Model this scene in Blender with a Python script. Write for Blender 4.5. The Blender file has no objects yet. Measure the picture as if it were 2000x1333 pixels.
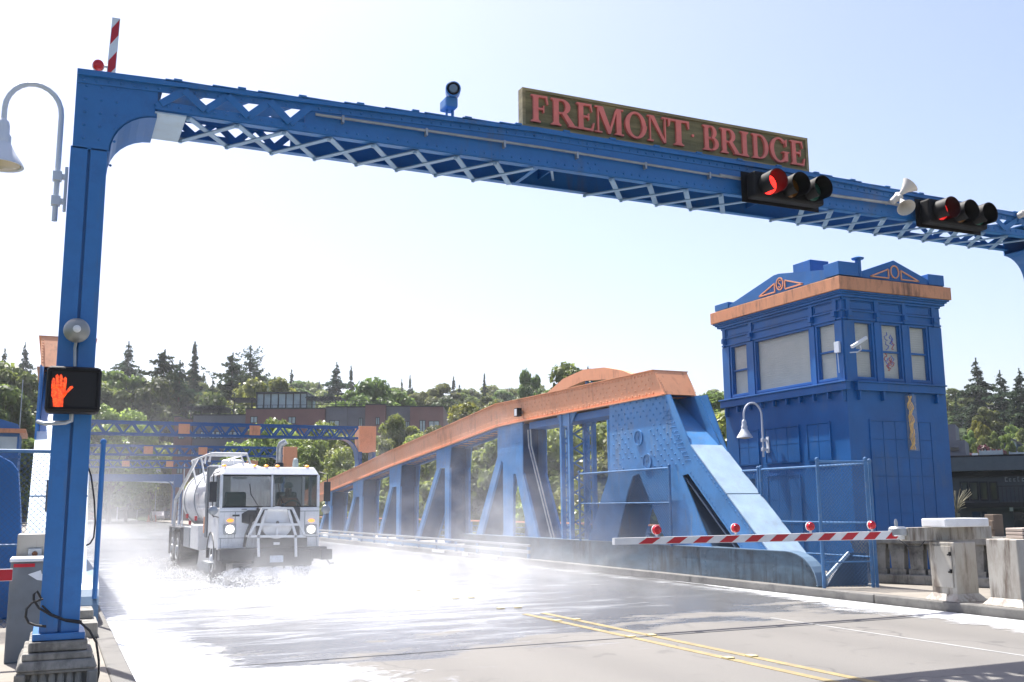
import bpy, bmesh, math, random
import numpy as np
from mathutils import Vector, Matrix
R = math.radians
random.seed(7)
rng = np.random.default_rng(7)
S = bpy.context.scene

# ------------------------------------------------------------ camera, sky, sun, exposure
F_PX, PITCH, YAW, ROLL, CAM_H = 1954.93, 0.163453, 0.426838, -0.0087895, 1.70
_fw = Vector((math.sin(YAW)*math.cos(PITCH), math.cos(YAW)*math.cos(PITCH), math.sin(PITCH)))
_r0 = Vector((math.cos(YAW), -math.sin(YAW), 0)); _u0 = _r0.cross(_fw)
_rt = _r0*math.cos(ROLL) + _u0*math.sin(ROLL); _up = -_r0*math.sin(ROLL) + _u0*math.cos(ROLL)
cam = bpy.data.cameras.new('camera'); camo = bpy.data.objects.new('camera', cam); S.collection.objects.link(camo)
cam.sensor_width = 36; cam.lens = F_PX*36/2000; cam.clip_start = .05; cam.clip_end = 6000
m = Matrix((_rt, _up, -_fw)).transposed().to_4x4(); m.translation = Vector((0, 0, CAM_H)); camo.matrix_world = m
S.camera = camo

SUN_EL, SUN_AZ = 62.0, -14.0           # azimuth measured from +Y towards +X
W = bpy.data.worlds.new('World'); S.world = W; W.use_nodes = True
nt = W.node_tree; nt.nodes.clear()
sky = nt.nodes.new('ShaderNodeTexSky'); sky.sky_type = 'NISHITA'; sky.sun_disc = False
sky.sun_elevation = R(SUN_EL); sky.sun_rotation = R(SUN_AZ); sky.air_density = 1.0; sky.dust_density = 2.6; sky.ozone_density = 1.0
bg = nt.nodes.new('ShaderNodeBackground'); bg.inputs[1].default_value = .105
ow = nt.nodes.new('ShaderNodeOutputWorld')
tint = nt.nodes.new('ShaderNodeMixRGB'); tint.blend_type = 'MULTIPLY'; tint.inputs[0].default_value = 1; tint.inputs[2].default_value = (1, .945, .985, 1)
nt.links.new(sky.outputs[0], tint.inputs[1]); nt.links.new(tint.outputs[0], bg.inputs[0]); nt.links.new(bg.outputs[0], ow.inputs[0])
sl = bpy.data.lights.new('sun', 'SUN'); sl.energy = 5.0; sl.angle = R(.5); sl.color = (1, .96, .9)
so = bpy.data.objects.new('sun', sl); S.collection.objects.link(so)
_sd = Vector((math.sin(R(SUN_AZ))*math.cos(R(SUN_EL)), math.cos(R(SUN_AZ))*math.cos(R(SUN_EL)), math.sin(R(SUN_EL))))
so.rotation_euler = _sd.to_track_quat('Z', 'Y').to_euler(); so.location = (0, 0, 60)
S.view_settings.view_transform = 'Standard'; S.view_settings.look = 'None'
S.view_settings.gamma = 1; S.view_settings.exposure = 1.18; S.view_settings.use_curve_mapping = False
S.cycles.use_denoising = True
S.cycles.max_bounces = 8; S.cycles.volume_bounces = 2; S.cycles.transparent_max_bounces = 12
S.cycles.diffuse_bounces = 3; S.cycles.glossy_bounces = 3; S.cycles.transmission_bounces = 4
S.cycles.volume_step_rate = 2.0; S.cycles.volume_max_steps = 96
S.cycles.use_adaptive_sampling = True

# ------------------------------------------------------------ measuring: a ray of the photograph met with a real plane
def P(px, py, X=None, Y=None, Z=None):
    d = _fw + _rt*((px-1000)/F_PX) - _up*((py-666.5)/F_PX)
    o = Vector((0, 0, CAM_H))
    i, v = (0, X) if X is not None else (1, Y) if Y is not None else (2, Z)
    return o + d*((v-o[i])/d[i])
def along(px, D, py=900):
    d = _fw + _rt*((px-1000)/F_PX) - _up*((py-666.5)/F_PX)
    h = math.hypot(d.x, d.y); return d.x/h*D, d.y/h*D, CAM_H + d.z/h*D

# ------------------------------------------------------------ mesh helper
class MB:
    def __init__(s): s.v = []; s.f = []; s.mi = []; s.cur = 0
    def add(s, vs, fs):
        o = len(s.v); s.v += [tuple(p) for p in vs]; s.f += [tuple(o+i for i in f) for f in fs]; s.mi += [s.cur]*len(fs); return s
    def box(s, a, b):
        x0, y0, z0 = a; x1, y1, z1 = b
        if x0 > x1: x0, x1 = x1, x0
        if y0 > y1: y0, y1 = y1, y0
        if z0 > z1: z0, z1 = z1, z0
        return s.add([(x0,y0,z0),(x1,y0,z0),(x1,y1,z0),(x0,y1,z0),(x0,y0,z1),(x1,y0,z1),(x1,y1,z1),(x0,y1,z1)],
              [(0,3,2,1),(4,5,6,7),(0,1,5,4),(1,2,6,5),(2,3,7,6),(3,0,4,7)])
    def hexa(s, p):      # 8 points: bottom 4 ccw, top 4 ccw
        return s.add(p, [(0,3,2,1),(4,5,6,7),(0,1,5,4),(1,2,6,5),(2,3,7,6),(3,0,4,7)])
    def bar(s, p0, p1, w, h, up=(0,0,1)):
        p0 = Vector(p0); p1 = Vector(p1); d = (p1-p0).normalized(); u = Vector(up)
        sd = d.cross(u)
        if sd.length < 1e-4: sd = d.cross(Vector((0,1,0)))
        sd.normalize(); u = sd.cross(d).normalized(); a = sd*w/2; b = u*h/2
        return s.hexa([p0-a-b, p0+a-b, p1+a-b, p1-a-b, p0-a+b, p0+a+b, p1+a+b, p1-a+b])
    def prism(s, poly, d):   # poly: list of 3-D points (planar), d: extrusion vector
        n = len(poly); d = Vector(d); a = [Vector(p) for p in poly]; vs = a + [p+d for p in a]
        fs = [tuple(range(n-1,-1,-1)), tuple(range(n, 2*n))] + [(i, (i+1) % n, n+(i+1) % n, n+i) for i in range(n)]
        return s.add(vs, fs)
    def tube(s, pts, r, n=8, cap=True):
        pts = [Vector(p) for p in pts]; k = len(pts); rs = r if isinstance(r, (list, tuple)) else [r]*k
        t0 = (pts[1]-pts[0]).normalized(); a = t0.orthogonal().normalized(); vs = []
        for i, p in enumerate(pts):
            t = (pts[min(i+1, k-1)]-pts[max(i-1, 0)]).normalized()
            a = (a - t*a.dot(t)).normalized(); b = t.cross(a)
            for j in range(n):
                th = 2*math.pi*j/n; vs.append(p + (a*math.cos(th)+b*math.sin(th))*rs[i])
        fs = [(i*n+j, i*n+(j+1) % n, (i+1)*n+(j+1) % n, (i+1)*n+j) for i in range(k-1) for j in range(n)]
        if cap: fs += [tuple(range(n-1,-1,-1)), tuple((k-1)*n+j for j in range(n))]
        return s.add(vs, fs)
    def lathe(s, prof, c, axis=(0,0,1), n=20):  # prof: (radius, offset along axis)
        c = Vector(c); ax = Vector(axis).normalized(); a = ax.orthogonal().normalized(); b = ax.cross(a); vs = []
        for r, h in prof:
            for j in range(n):
                th = 2*math.pi*j/n; vs.append(c+ax*h+(a*math.cos(th)+b*math.sin(th))*max(r, 1e-4))
        k = len(prof)
        fs = [(i*n+j, i*n+(j+1) % n, (i+1)*n+(j+1) % n, (i+1)*n+j) for i in range(k-1) for j in range(n)]
        fs += [tuple(range(n-1,-1,-1)), tuple((k-1)*n+j for j in range(n))]
        return s.add(vs, fs)
    def ball(s, c, r, n=12, sq=(1,1,1)):
        c = Vector(c); m = max(4, n//2); vs = []; fs = []
        for i in range(m+1):
            ph = math.pi*i/m
            for j in range(n):
                th = 2*math.pi*j/n; vs.append(c+Vector((r*sq[0]*math.sin(ph)*math.cos(th), r*sq[1]*math.sin(ph)*math.sin(th), r*sq[2]*math.cos(ph))))
        fs = [(i*n+j, (i+1)*n+j, (i+1)*n+(j+1) % n, i*n+(j+1) % n) for i in range(m) for j in range(n)]
        return s.add(vs, fs)
    def rivet(s, p, nrm, r=.017):
        p = Vector(p); n = Vector(nrm).normalized(); a = n.orthogonal().normalized(); b = n.cross(a); vs = []
        for rr, h in ((r, 0), (r*.75, r*.55)):
            for j in range(6): vs.append(p+n*h+(a*math.cos(j*math.pi/3)+b*math.sin(j*math.pi/3))*rr)
        vs.append(p+n*r*.8)
        fs = [(j, (j+1) % 6, 6+(j+1) % 6, 6+j) for j in range(6)] + [(6+j, 6+(j+1) % 6, 12) for j in range(6)]
        return s.add(vs, fs)
    def rivets(s, p0, p1, step, nrm, r=.017):
        p0 = Vector(p0); p1 = Vector(p1); L = (p1-p0).length; n = max(1, int(L/step))
        for i in range(n+1): s.rivet(p0.lerp(p1, i/n), nrm, r)
        return s
    def build(s, name, mat, parent=None, smooth=False, bevel=0, kind=None):
        off = Vector((0,0,0)); q = parent
        while q is not None: off += q.location; q = q.parent
        me = bpy.data.meshes.new(name)
        me.from_pydata([(p[0]-off.x, p[1]-off.y, p[2]-off.z) for p in s.v], [], s.f)
        mats = mat if isinstance(mat, (list, tuple)) else [mat]
        for mm in mats: me.materials.append(mm)
        if len(mats) > 1: me.polygons.foreach_set('material_index', s.mi)
        bm = bmesh.new(); bm.from_mesh(me); bmesh.ops.recalc_face_normals(bm, faces=bm.faces); bm.to_mesh(me); bm.free()
        if smooth:
            me.polygons.foreach_set('use_smooth', [True]*len(me.polygons)); me.set_sharp_from_angle(angle=R(35))
        o = bpy.data.objects.new(name, me); S.collection.objects.link(o)
        if parent is not None: o.parent = parent
        if bevel:
            b = o.modifiers.new('bevel', 'BEVEL'); b.width = bevel; b.segments = 2; b.limit_method = 'ANGLE'; b.angle_limit = R(40)
        if kind: o['kind'] = kind
        return o
def tag(o, label, cat, group=None, kind=None):
    o['label'] = label; o['category'] = cat
    if group: o['group'] = group
    if kind: o['kind'] = kind
    return o
def thing(name, loc, label, cat, group=None):
    o = bpy.data.objects.new(name, None); S.collection.objects.link(o); o.location = loc
    o.empty_display_size = .2
    return tag(o, label, cat, group)
def kids(o): return [c for c in bpy.data.objects if c.parent == o]
def copy_tree(o, parent=None, ch=None):
    c = o.copy(); S.collection.objects.link(c); c.parent = parent
    for k in (ch[o.name] if ch else kids(o)): copy_tree(k, c, ch)
    return c
def childmap(o):
    d = {}
    def rec(q):
        d[q.name] = kids(q)
        for k in d[q.name]: rec(k)
    rec(o); return d

# ------------------------------------------------------------ materials
def nodes(name):
    m = bpy.data.materials.new(name); m.use_nodes = True; t = m.node_tree
    return m, t, t.nodes['Principled BSDF']
def mat(name, col, rough=.5, metal=0., var=.12, scale=3., dirt=None, dirt_amt=.0, dirt_scale=2., bump=0., bscale=60., spec=.5, stretch=(1,1,1), coat=0., streak=None, st_amt=.6, st_thr=.6):
    m, t, b = nodes(name); L = t.links.new; N = t.nodes.new
    tc = N('ShaderNodeTexCoord'); mp = N('ShaderNodeMapping'); mp.inputs['Scale'].default_value = stretch
    geo = N('ShaderNodeNewGeometry'); L(geo.outputs['Position'], mp.inputs[0])
    n1 = N('ShaderNodeTexNoise'); n1.inputs['Scale'].default_value = scale; n1.inputs['Detail'].default_value = 6
    L(mp.outputs[0], n1.inputs['Vector'])
    r1 = N('ShaderNodeValToRGB'); r1.color_ramp.elements[0].position = .3; r1.color_ramp.elements[1].position = .7
    r1.color_ramp.elements[0].color = tuple(c*(1-var) for c in col)+(1,); r1.color_ramp.elements[1].color = tuple(min(1, c*(1+var)) for c in col)+(1,)
    L(n1.outputs['Fac'], r1.inputs[0]); out = r1.outputs[0]
    if dirt:
        n2 = N('ShaderNodeTexNoise'); n2.inputs['Scale'].default_value = dirt_scale; n2.inputs['Detail'].default_value = 8; n2.inputs['Roughness'].default_value = .65
        L(mp.outputs[0], n2.inputs['Vector'])
        r2 = N('ShaderNodeValToRGB'); r2.color_ramp.elements[0].position = .5; r2.color_ramp.elements[1].position = .72
        L(n2.outputs['Fac'], r2.inputs[0])
        mu = N('ShaderNodeMath'); mu.operation = 'MULTIPLY'; mu.inputs[1].default_value = dirt_amt; L(r2.outputs[0], mu.inputs[0])
        mx = N('ShaderNodeMixRGB'); L(mu.outputs[0], mx.inputs[0]); L(out, mx.inputs[1]); mx.inputs[2].default_value = tuple(dirt)+(1,); out = mx.outputs[0]
    if streak:
        m2 = N('ShaderNodeMapping'); m2.inputs['Scale'].default_value = (1, 1, .13); L(geo.outputs['Position'], m2.inputs[0])
        n4 = N('ShaderNodeTexNoise'); n4.inputs['Scale'].default_value = 7; n4.inputs['Detail'].default_value = 7; n4.inputs['Roughness'].default_value = .7; L(m2.outputs[0], n4.inputs['Vector'])
        n5 = N('ShaderNodeTexNoise'); n5.inputs['Scale'].default_value = 1.1; n5.inputs['Detail'].default_value = 3; L(geo.outputs['Position'], n5.inputs['Vector'])
        ml = N('ShaderNodeMath'); ml.operation = 'MULTIPLY_ADD'; ml.inputs[1].default_value = .5; L(n5.outputs['Fac'], ml.inputs[0]); s5 = N('ShaderNodeMath'); s5.operation = 'MULTIPLY'; s5.inputs[1].default_value = .72; L(n4.outputs['Fac'], s5.inputs[0]); L(s5.outputs[0], ml.inputs[2])
        r4 = N('ShaderNodeMapRange'); r4.inputs[1].default_value = st_thr; r4.inputs[2].default_value = st_thr+.12; r4.inputs[4].default_value = st_amt; L(ml.outputs[0], r4.inputs[0])
        mx = N('ShaderNodeMixRGB'); L(r4.outputs[0], mx.inputs[0]); L(out, mx.inputs[1]); mx.inputs[2].default_value = tuple(streak)+(1,); out = mx.outputs[0]
    L(out, b.inputs['Base Color'])
    rr = N('ShaderNodeMapRange'); rr.inputs[3].default_value = max(.02, rough-.1); rr.inputs[4].default_value = min(1, rough+.12); L(n1.outputs['Fac'], rr.inputs[0]); L(rr.outputs[0], b.inputs['Roughness'])
    b.inputs['Metallic'].default_value = metal; b.inputs['Specular IOR Level'].default_value = spec; b.inputs['Coat Weight'].default_value = coat
    if bump:
        n3 = N('ShaderNodeTexNoise'); n3.inputs['Scale'].default_value = bscale; n3.inputs['Detail'].default_value = 3; L(geo.outputs['Position'], n3.inputs['Vector'])
        bp = N('ShaderNodeBump'); bp.inputs['Strength'].default_value = bump; bp.inputs['Distance'].default_value = .01; L(n3.outputs['Fac'], bp.inputs['Height']); L(bp.outputs[0], b.inputs['Normal'])
    return m
def emis(name, col, st, base=(.02,.02,.02)):
    m, t, b = nodes(name); b.inputs['Base Color'].default_value = base+(1,); b.inputs['Emission Color'].default_value = col+(1,); b.inputs['Emission Strength'].default_value = st; b.inputs['Roughness'].default_value = .4
    return m
def glassm(name, col, rough=.05, alpha=.35, trans=0.):
    m, t, b = nodes(name); b.inputs['Base Color'].default_value = col+(1,); b.inputs['Roughness'].default_value = rough; b.inputs['Alpha'].default_value = alpha; b.inputs['Specular IOR Level'].default_value = .8
    b.inputs['Transmission Weight'].default_value = trans
    return m
RUST = (.16,.07,.035); GRIME = (.05,.05,.05)
M = dict(
 blue=mat('portal blue paint', (.023,.15,.41), .38, streak=(.07,.12,.2), st_amt=.6, st_thr=.66, var=.14, dirt=(.015,.06,.19), dirt_amt=.5, dirt_scale=3, bump=.15, bscale=25),
 tblue=mat('truss blue paint', (.05,.20,.45), .42, streak=(.16,.2,.24), st_amt=.5, st_thr=.66, var=.12, dirt=(.05,.12,.25), dirt_amt=.45, dirt_scale=2.5, bump=.2, bscale=20),
 dblue=mat('tower blue paint', (.011,.11,.335), .45, streak=(.05,.12,.25), st_amt=.55, st_thr=.66, var=.16, scale=1.2, dirt=(.025,.12,.34), dirt_amt=.35, dirt_scale=1.5, bump=.25, bscale=14),
 fblue=mat('far portal blue paint', (.018,.095,.27), .45),
 pale=mat('weathered and sunlit pale paint', (.34,.46,.58), .4, var=.1, dirt=(.25,.2,.15), dirt_amt=.25, dirt_scale=5),
 lace=mat('faded lacing bar paint', (.2,.33,.5), .45, var=.15, dirt=(.4,.45,.5), dirt_amt=.4, dirt_scale=5),
 orange=mat('orange paint', (.74,.34,.18), .5, streak=(.28,.12,.07), st_amt=.5, st_thr=.66, var=.1, dirt=(.58,.25,.13), dirt_amt=.6, dirt_scale=3, bump=.15, bscale=18),
 orange_dk=mat('orange underside paint', (.42,.11,.05), .5),
 fasc=mat('tower cornice orange paint', (.58,.26,.13), .5, streak=(.10,.05,.03), st_amt=.8, st_thr=.63, dirt=(.12,.06,.03), dirt_amt=.55, dirt_scale=6, stretch=(1,1,.35)),
 girder=mat('worn grey blue girder paint', (.05,.095,.14), .42, streak=(.012,.02,.03), st_amt=.8, st_thr=.62, var=.3, dirt=(.018,.035,.055), dirt_amt=.9, dirt_scale=1.6, stretch=(1,1,1.6), bump=.2, bscale=20),
 conc=mat('weathered concrete', (.25,.24,.215), .85, streak=(.05,.046,.042), st_amt=.7, st_thr=.645, var=.22, scale=2, dirt=(.05,.047,.043), dirt_amt=.85, dirt_scale=3, bump=.5, bscale=40),
 cream=mat('cream painted metal', (.36,.34,.30), .5, streak=(.08,.05,.03), st_amt=.8, st_thr=.64, var=.12, dirt=(.12,.08,.05), dirt_amt=.5, dirt_scale=4, stretch=(1,1,.4)),
 galv=mat('galvanised steel', (.36,.38,.40), .4, .6, var=.15, scale=8),
 dgrey=mat('grey cabinet paint', (.15,.165,.18), .5, var=.12, dirt=(.07,.07,.07), dirt_amt=.4),
 white=mat('white paint', (.72,.73,.74), .35, var=.05, dirt=(.4,.38,.34), dirt_amt=.3, dirt_scale=5),
 lwhite=mat('white lamp enamel', (.62,.66,.72), .4, var=.06),
 red=mat('red reflective sheeting', (.48,.008,.02), .4, var=.1),
 black=mat('black plastic', (.006,.006,.007), .6, var=.2, spec=.25),
 dark=mat('dark steel', (.035,.037,.042), .5, var=.3, dirt=(.12,.11,.1), dirt_amt=.4),
 rubber=mat('tyre rubber', (.022,.022,.024), .75, var=.3, bump=.4, bscale=50),
 wood=mat('weathered sign wood', (.2,.17,.08), .8, var=.35, scale=5, dirt=(.07,.085,.035), dirt_amt=.8, dirt_scale=4, stretch=(.35,1,3), bump=.6, bscale=30),
 woodlt=mat('sign border wood', (.28,.22,.11), .8, var=.35, scale=6, stretch=(.35,1,3), bump=.5, bscale=30),
 salmon=mat('salmon lettering paint', (.78,.2,.16), .6, var=.1, scale=9),
 blind=mat('window blind', (.74,.72,.62), .6, var=.06),
 trim=mat('far building grey cladding', (.14,.14,.165), .6, var=.1, scale=.7),
 brown=mat('far building brown cladding', (.19,.10,.095), .6, var=.1, scale=.7),
 bark=mat('bark', (.09,.065,.045), .9, var=.3, bump=.5, bscale=12),
 yellow=mat('yellow road paint', (.27,.21,.095), .75, var=.2, scale=6, dirt=(.15,.14,.125), dirt_amt=1., bump=.3, dirt_scale=12),
 mark=mat('faded white road paint', (.3,.3,.29), .6, var=.15, dirt=(.25,.25,.24), dirt_amt=.8, dirt_scale=9),
 cable=mat('black cable', (.015,.014,.014), .5),
 amber=emis('amber lamp', (1,.33,.04), .75, (.5,.2,.02)),
 headl=emis('headlight', (1,.93,.8), 5, (.6,.6,.6)),
 redlamp=mat('red plastic lens', (.55,.01,.02), .2, var=.25, scale=60),
 grass=mat('hill ground', (.028,.042,.016), .95, spec=.05, var=.4, scale=.08, bump=.3),
 roofg=mat('grey shingle roof', (.16,.15,.15), .85, var=.2, scale=1.2),
 hwhite=mat('white house siding', (.6,.58,.54), .7),
 hblue=mat('blue house siding', (.07,.12,.18), .7),
 hbeige=mat('beige house siding', (.4,.32,.25), .7),
 darkb=mat('dark slate cladding', (.035,.043,.052), .55, var=.15, scale=.7),
 green=mat('street sign green', (.01,.26,.17), .4),
)
M['bglass'] = mat('far window glass', (.3,.38,.42), .15, var=.3, scale=.5, spec=1.)
M['dglass'] = mat('dark window glass', (.02,.025,.028), .06, var=.3, scale=.5, spec=.8)
M['cabglass'] = glassm('cab windscreen glass', (.012,.04,.043), .04, .42)
M['winglass'] = glassm('tower window glass', (.25,.3,.33), .02, .16)
# ------------------------------------------------------------ SETTING: land, water, road, pavements
RX0, RX1 = .80, 12.90
def struct(mb, name, mat_, **k):
    o = mb.build(name, mat_, **k); o['kind'] = 'structure'; return o
def canal(x, y):      # signed distance from the canal centre line
    return y - (48 - .45*(x-7))
def smooth(a, b, x):
    t = min(1, max(0, (x-a)/(b-a))); return t*t*(3-2*t)
def H(x, y):
    c = abs(canal(x, y)+0) ; bank = smooth(14, 30, c)
    base = -9 + bank*8.9
    D = math.hypot(x, y)
    if canal(x, y) > 0:
        w_ = smooth(60, 90, x); base += 36*(smooth(175, 430, D)*(1-w_)+.70*smooth(80, 340, D)*w_) + 1.2*math.sin(x*.021+1)*math.cos(y*.017)*smooth(150, 250, D)
    elif canal(x, y) < -30: base = -.1
    if abs(x-7) < 11 and y > 75: base = min(base, -.15) if D < 210 else base
    return base
xs = np.concatenate([np.linspace(-3000, -330, 9), np.linspace(-300, 700, 126), np.linspace(760, 3000, 8)])
ys = np.concatenate([np.linspace(-600, -60, 6), np.linspace(-40, 600, 90), np.linspace(640, 3500, 12)])
g = MB()
g.add([(x, y, H(x, y)) for y in ys for x in xs], [(j*len(xs)+i, j*len(xs)+i+1, (j+1)*len(xs)+i+1, (j+1)*len(xs)+i) for j in range(len(ys)-1) for i in range(len(xs)-1)])
struct(g, 'ground', M['grass'], smooth=True)
wm, t_, b_ = nodes('canal water'); b_.inputs['Base Color'].default_value = (.03, .06, .06, 1); b_.inputs['Roughness'].default_value = .12
struct(MB().add([(-900, -500, -7), (900, -500, -7), (900, 600, -7), (-900, 600, -7)], [(0,1,2,3)]), 'canal_water', wm)

def roadmat():
    m, t, b = nodes('wet road'); N = t.nodes.new; L = t.links.new
    geo = N('ShaderNodeNewGeometry'); sep = N('ShaderNodeSeparateXYZ'); L(geo.outputs['Position'], sep.inputs[0])
    def mth(op, a, c=None, d=None):
        n = N('ShaderNodeMath'); n.operation = op
        for i, q in enumerate((a, c, d)):
            if q is None: continue
            if isinstance(q, (int, float)): n.inputs[i].default_value = q
            else: L(q, n.inputs[i])
        return n.outputs[0]
    def noise(sc, st, det=5, ro=.55, dist=0):
        mp = N('ShaderNodeMapping'); mp.inputs['Scale'].default_value = st; L(geo.outputs['Position'], mp.inputs[0])
        n = N('ShaderNodeTexNoise'); n.inputs['Scale'].default_value = sc; n.inputs['Detail'].default_value = det; n.inputs['Roughness'].default_value = ro; n.inputs['Distortion'].default_value = dist
        L(mp.outputs[0], n.inputs['Vector']); return n.outputs['Fac']
    def ramp(f, p0, p1, c0=(0,0,0), c1=(1,1,1)):
        r = N('ShaderNodeValToRGB'); r.color_ramp.elements[0].position = p0; r.color_ramp.elements[1].position = p1
        r.color_ramp.elements[0].color = c0+(1,); r.color_ramp.elements[1].color = c1+(1,); L(f, r.inputs[0]); return r.outputs[0]
    def mix(f, a, c):
        n = N('ShaderNodeMixRGB')
        L(f, n.inputs[0])
        for i, q in ((1, a), (2, c)):
            if isinstance(q, tuple): n.inputs[i].default_value = q+(1,)
            else: L(q, n.inputs[i])
        return n.outputs[0]
    X, Y = sep.outputs[0], sep.outputs[1]
    a = P(480, 1330, Z=0); c = P(1600, 1196, Z=0); sl_ = (c.y-a.y)/(c.x-a.x)
    edge = mth('SUBTRACT', Y, mth('ADD', mth('MULTIPLY', mth('SUBTRACT', X, a.x), sl_), a.y))      # >0: beyond the wet edge
    warp = noise(.55, (1, 1.8, 1), 6, .6)
    wet = ramp(mth('ADD', mth('MULTIPLY', edge, .16), mth('MULTIPLY', mth('SUBTRACT', warp, .5), 1.6)), .02, .16)
    agg = noise(90, (1, 1, 1), 2); big = noise(.35, (1, .35, 1), 5); fine = noise(8, (1, .3, 1), 6, .7)
    col = mix(big, (.105, .10, .09), (.17, .16, .145))
    col = mix(mth('MULTIPLY', ramp(fine, .45, .75), .35), col, (.12, .115, .105))
    col = mix(mth('MULTIPLY', ramp(agg, .4, .62), .35), col, (.26, .25, .235))
    v = N('ShaderNodeTexVoronoi'); v.feature = 'DISTANCE_TO_EDGE'; v.inputs['Scale'].default_value = .22
    wv = N('ShaderNodeTexNoise'); wv.inputs['Scale'].default_value = 1.3; L(geo.outputs['Position'], wv.inputs['Vector'])
    vm = N('ShaderNodeVectorMath'); vm.operation = 'ADD'; L(geo.outputs['Position'], vm.inputs[0]); L(wv.outputs['Color'], vm.inputs[1]); L(vm.outputs[0], v.inputs['Vector'])
    crack = ramp(v.outputs['Distance'], .0, .006, (1,1,1), (0,0,0))
    col = mix(mth('MULTIPLY', crack, .55), col, (.05, .05, .05))
    tyre = mth('MULTIPLY', mth('POWER', mth('ADD', .5, mth('MULTIPLY', mth('SINE', mth('MULTIPLY', X, 3.6)), .5)), 2.0), .22)
    col = mix(tyre, col, (.085, .08, .075))
    stain = noise(1.7, (1, .6, 1), 4, .5, 1.5); col = mix(mth('MULTIPLY', ramp(stain, .62, .70), .35), col, (.06, .058, .055))
    wetc = mix(wet, col, mix(big, (.07, .07, .072), (.15, .15, .15)))
    # milky wash water: streaky film, thickest in front of the truck and along the left kerb
    dx = mth('MULTIPLY', mth('SUBTRACT', X, 4.2), .17); dy = mth('MULTIPLY', mth('SUBTRACT', Y, 21.5), .095)
    blob = mth('POWER', 2.718, mth('MULTIPLY', mth('ADD', mth('MULTIPLY', dx, dx), mth('MULTIPLY', dy, dy)), -1))
    kerb = mth('MULTIPLY', ramp(X, 0, 1), 0)
    kl = mth('MAXIMUM', mth('SUBTRACT', 1.0, mth('MULTIPLY', mth('SUBTRACT', X, .8), .42)), 0)
    kr = mth('MULTIPLY', mth('MAXIMUM', mth('SUBTRACT', 1.0, mth('ABSOLUTE', mth('MULTIPLY', mth('SUBTRACT', X, 12.5), 1.4))), 0), .75)
    far = mth('MULTIPLY', mth('MINIMUM', mth('MAXIMUM', mth('MULTIPLY', mth('SUBTRACT', Y, 26), .02), 0), 1), .55)
    st1 = noise(.8, (.5, 1.7, 1), 9, .72, .5); st2 = noise(3.5, (.35, 2.2, 1), 8, .7)
    bias = mth('ADD', mth('MULTIPLY', mth('MAXIMUM', mth('MAXIMUM', blob, kl), mth('MAXIMUM', kr, far)), .225), mth('ADD', mth('MULTIPLY', st1, .62), mth('MULTIPLY', st2, .28)))
    foam = mth('MULTIPLY', ramp(bias, .55, .76), wet)
    col = mix(foam, wetc, (.50, .52, .54))
    L(col, b.inputs['Base Color'])
    rg = mix(wet, (.72,)*3, mix(st2, (.10,)*3, (.34,)*3)); rg = mix(mth('MULTIPLY', foam, .9), rg, (.3,)*3)
    L(rg, b.inputs['Roughness'])
    bp = N('ShaderNodeBump'); bp.inputs['Strength'].default_value = .55; bp.inputs['Distance'].default_value = .01
    hgt = mth('ADD', mth('MULTIPLY', agg, mth('SUBTRACT', 1, mth('MULTIPLY', wet, .75))), mth('MULTIPLY', st2, 1.5)); L(hgt, bp.inputs['Height']); L(bp.outputs[0], b.inputs['Normal'])
    return m
M['road'] = roadmat()
r = MB(); r.box((RX0-.05, -14, -.35), (RX1+.05, 212, 0)); struct(r, 'road', M['road'])
# cross street and forecourt beyond the bridge
r = MB(); r.box((-70, 150, -.3), (RX0-.05, 168, -.01)); r.box((RX1+.05, 150, -.3), (90, 168, -.01)); struct(r, 'cross_street', mat('far asphalt', (.2,.2,.2), .8))
# street climbing the hill
hs = MB(); pts = []
for i in range(24):
    y = 206 + i*13.5; x = -2 - max(0, (y-206))*.012; pts.append((x, y))
hv = []
for x, y in pts:
    z = max(H(x-4, y), H(x+4, y), H(x, y), -.1)+.25; hv += [(x-4.5, y, z), (x+4.5, y, z)]
hs.add(hv, [(2*i, 2*i+1, 2*i+3, 2*i+2) for i in range(len(pts)-1)]); struct(hs, 'hill_street', mat('sunlit asphalt', (.34,.33,.32), .8))
# pavements (raised 0.15 m) and kerbs
pv = mat('pavement concrete', (.22, .20, .17), .8, var=.14, scale=1.2, dirt=(.11,.10,.09), dirt_amt=.6, dirt_scale=1.5, bump=.4, bscale=50)
kb = mat('kerb concrete', (.14, .135, .125), .8, var=.2, scale=2, dirt=(.04,.04,.04), dirt_amt=.8, dirt_scale=2.5, bump=.4)
p = MB(); p.box((RX1+.22, -14, -.4), (17.0, 96, .15)); p.box((17.0, -14, -.4), (40, 12.5, .15)); struct(p, 'pavement', pv)
p = MB(); p.box((-3.0, -14, -.4), (RX0-.22, 150, .15)); struct(p, 'pavement', pv)
k1 = MB()
for i in range(20):
    y = -14+i*5.5; k1.box((RX1+.0, y+.008, -.3), (RX1+.215, y+5.492, .152))
struct(k1, 'kerb', kb, bevel=.02)
k1 = MB()
for i in range(29):
    y = -14+i*5.5; k1.box((RX0-.215, y+.008, -.3), (RX0, y+5.492, .152))
struct(k1, 'kerb', kb, bevel=.02)
p = MB(); p.box((RX1+.22, 96, -.4), (60, 149.5, .12)); struct(p, 'pavement', pv)
# kerb block step beside the left post
p = MB(); p.box((.32, 13.7, .152), (.60, 14.5, .33)); p.box((.36, 14.2, .33), (.56, 14.8, .44)); o = p.build('concrete_kerb_block', M['conc'], bevel=.015)
tag(o, 'small stepped concrete block on the kerb behind the left blue column', 'block')
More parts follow.
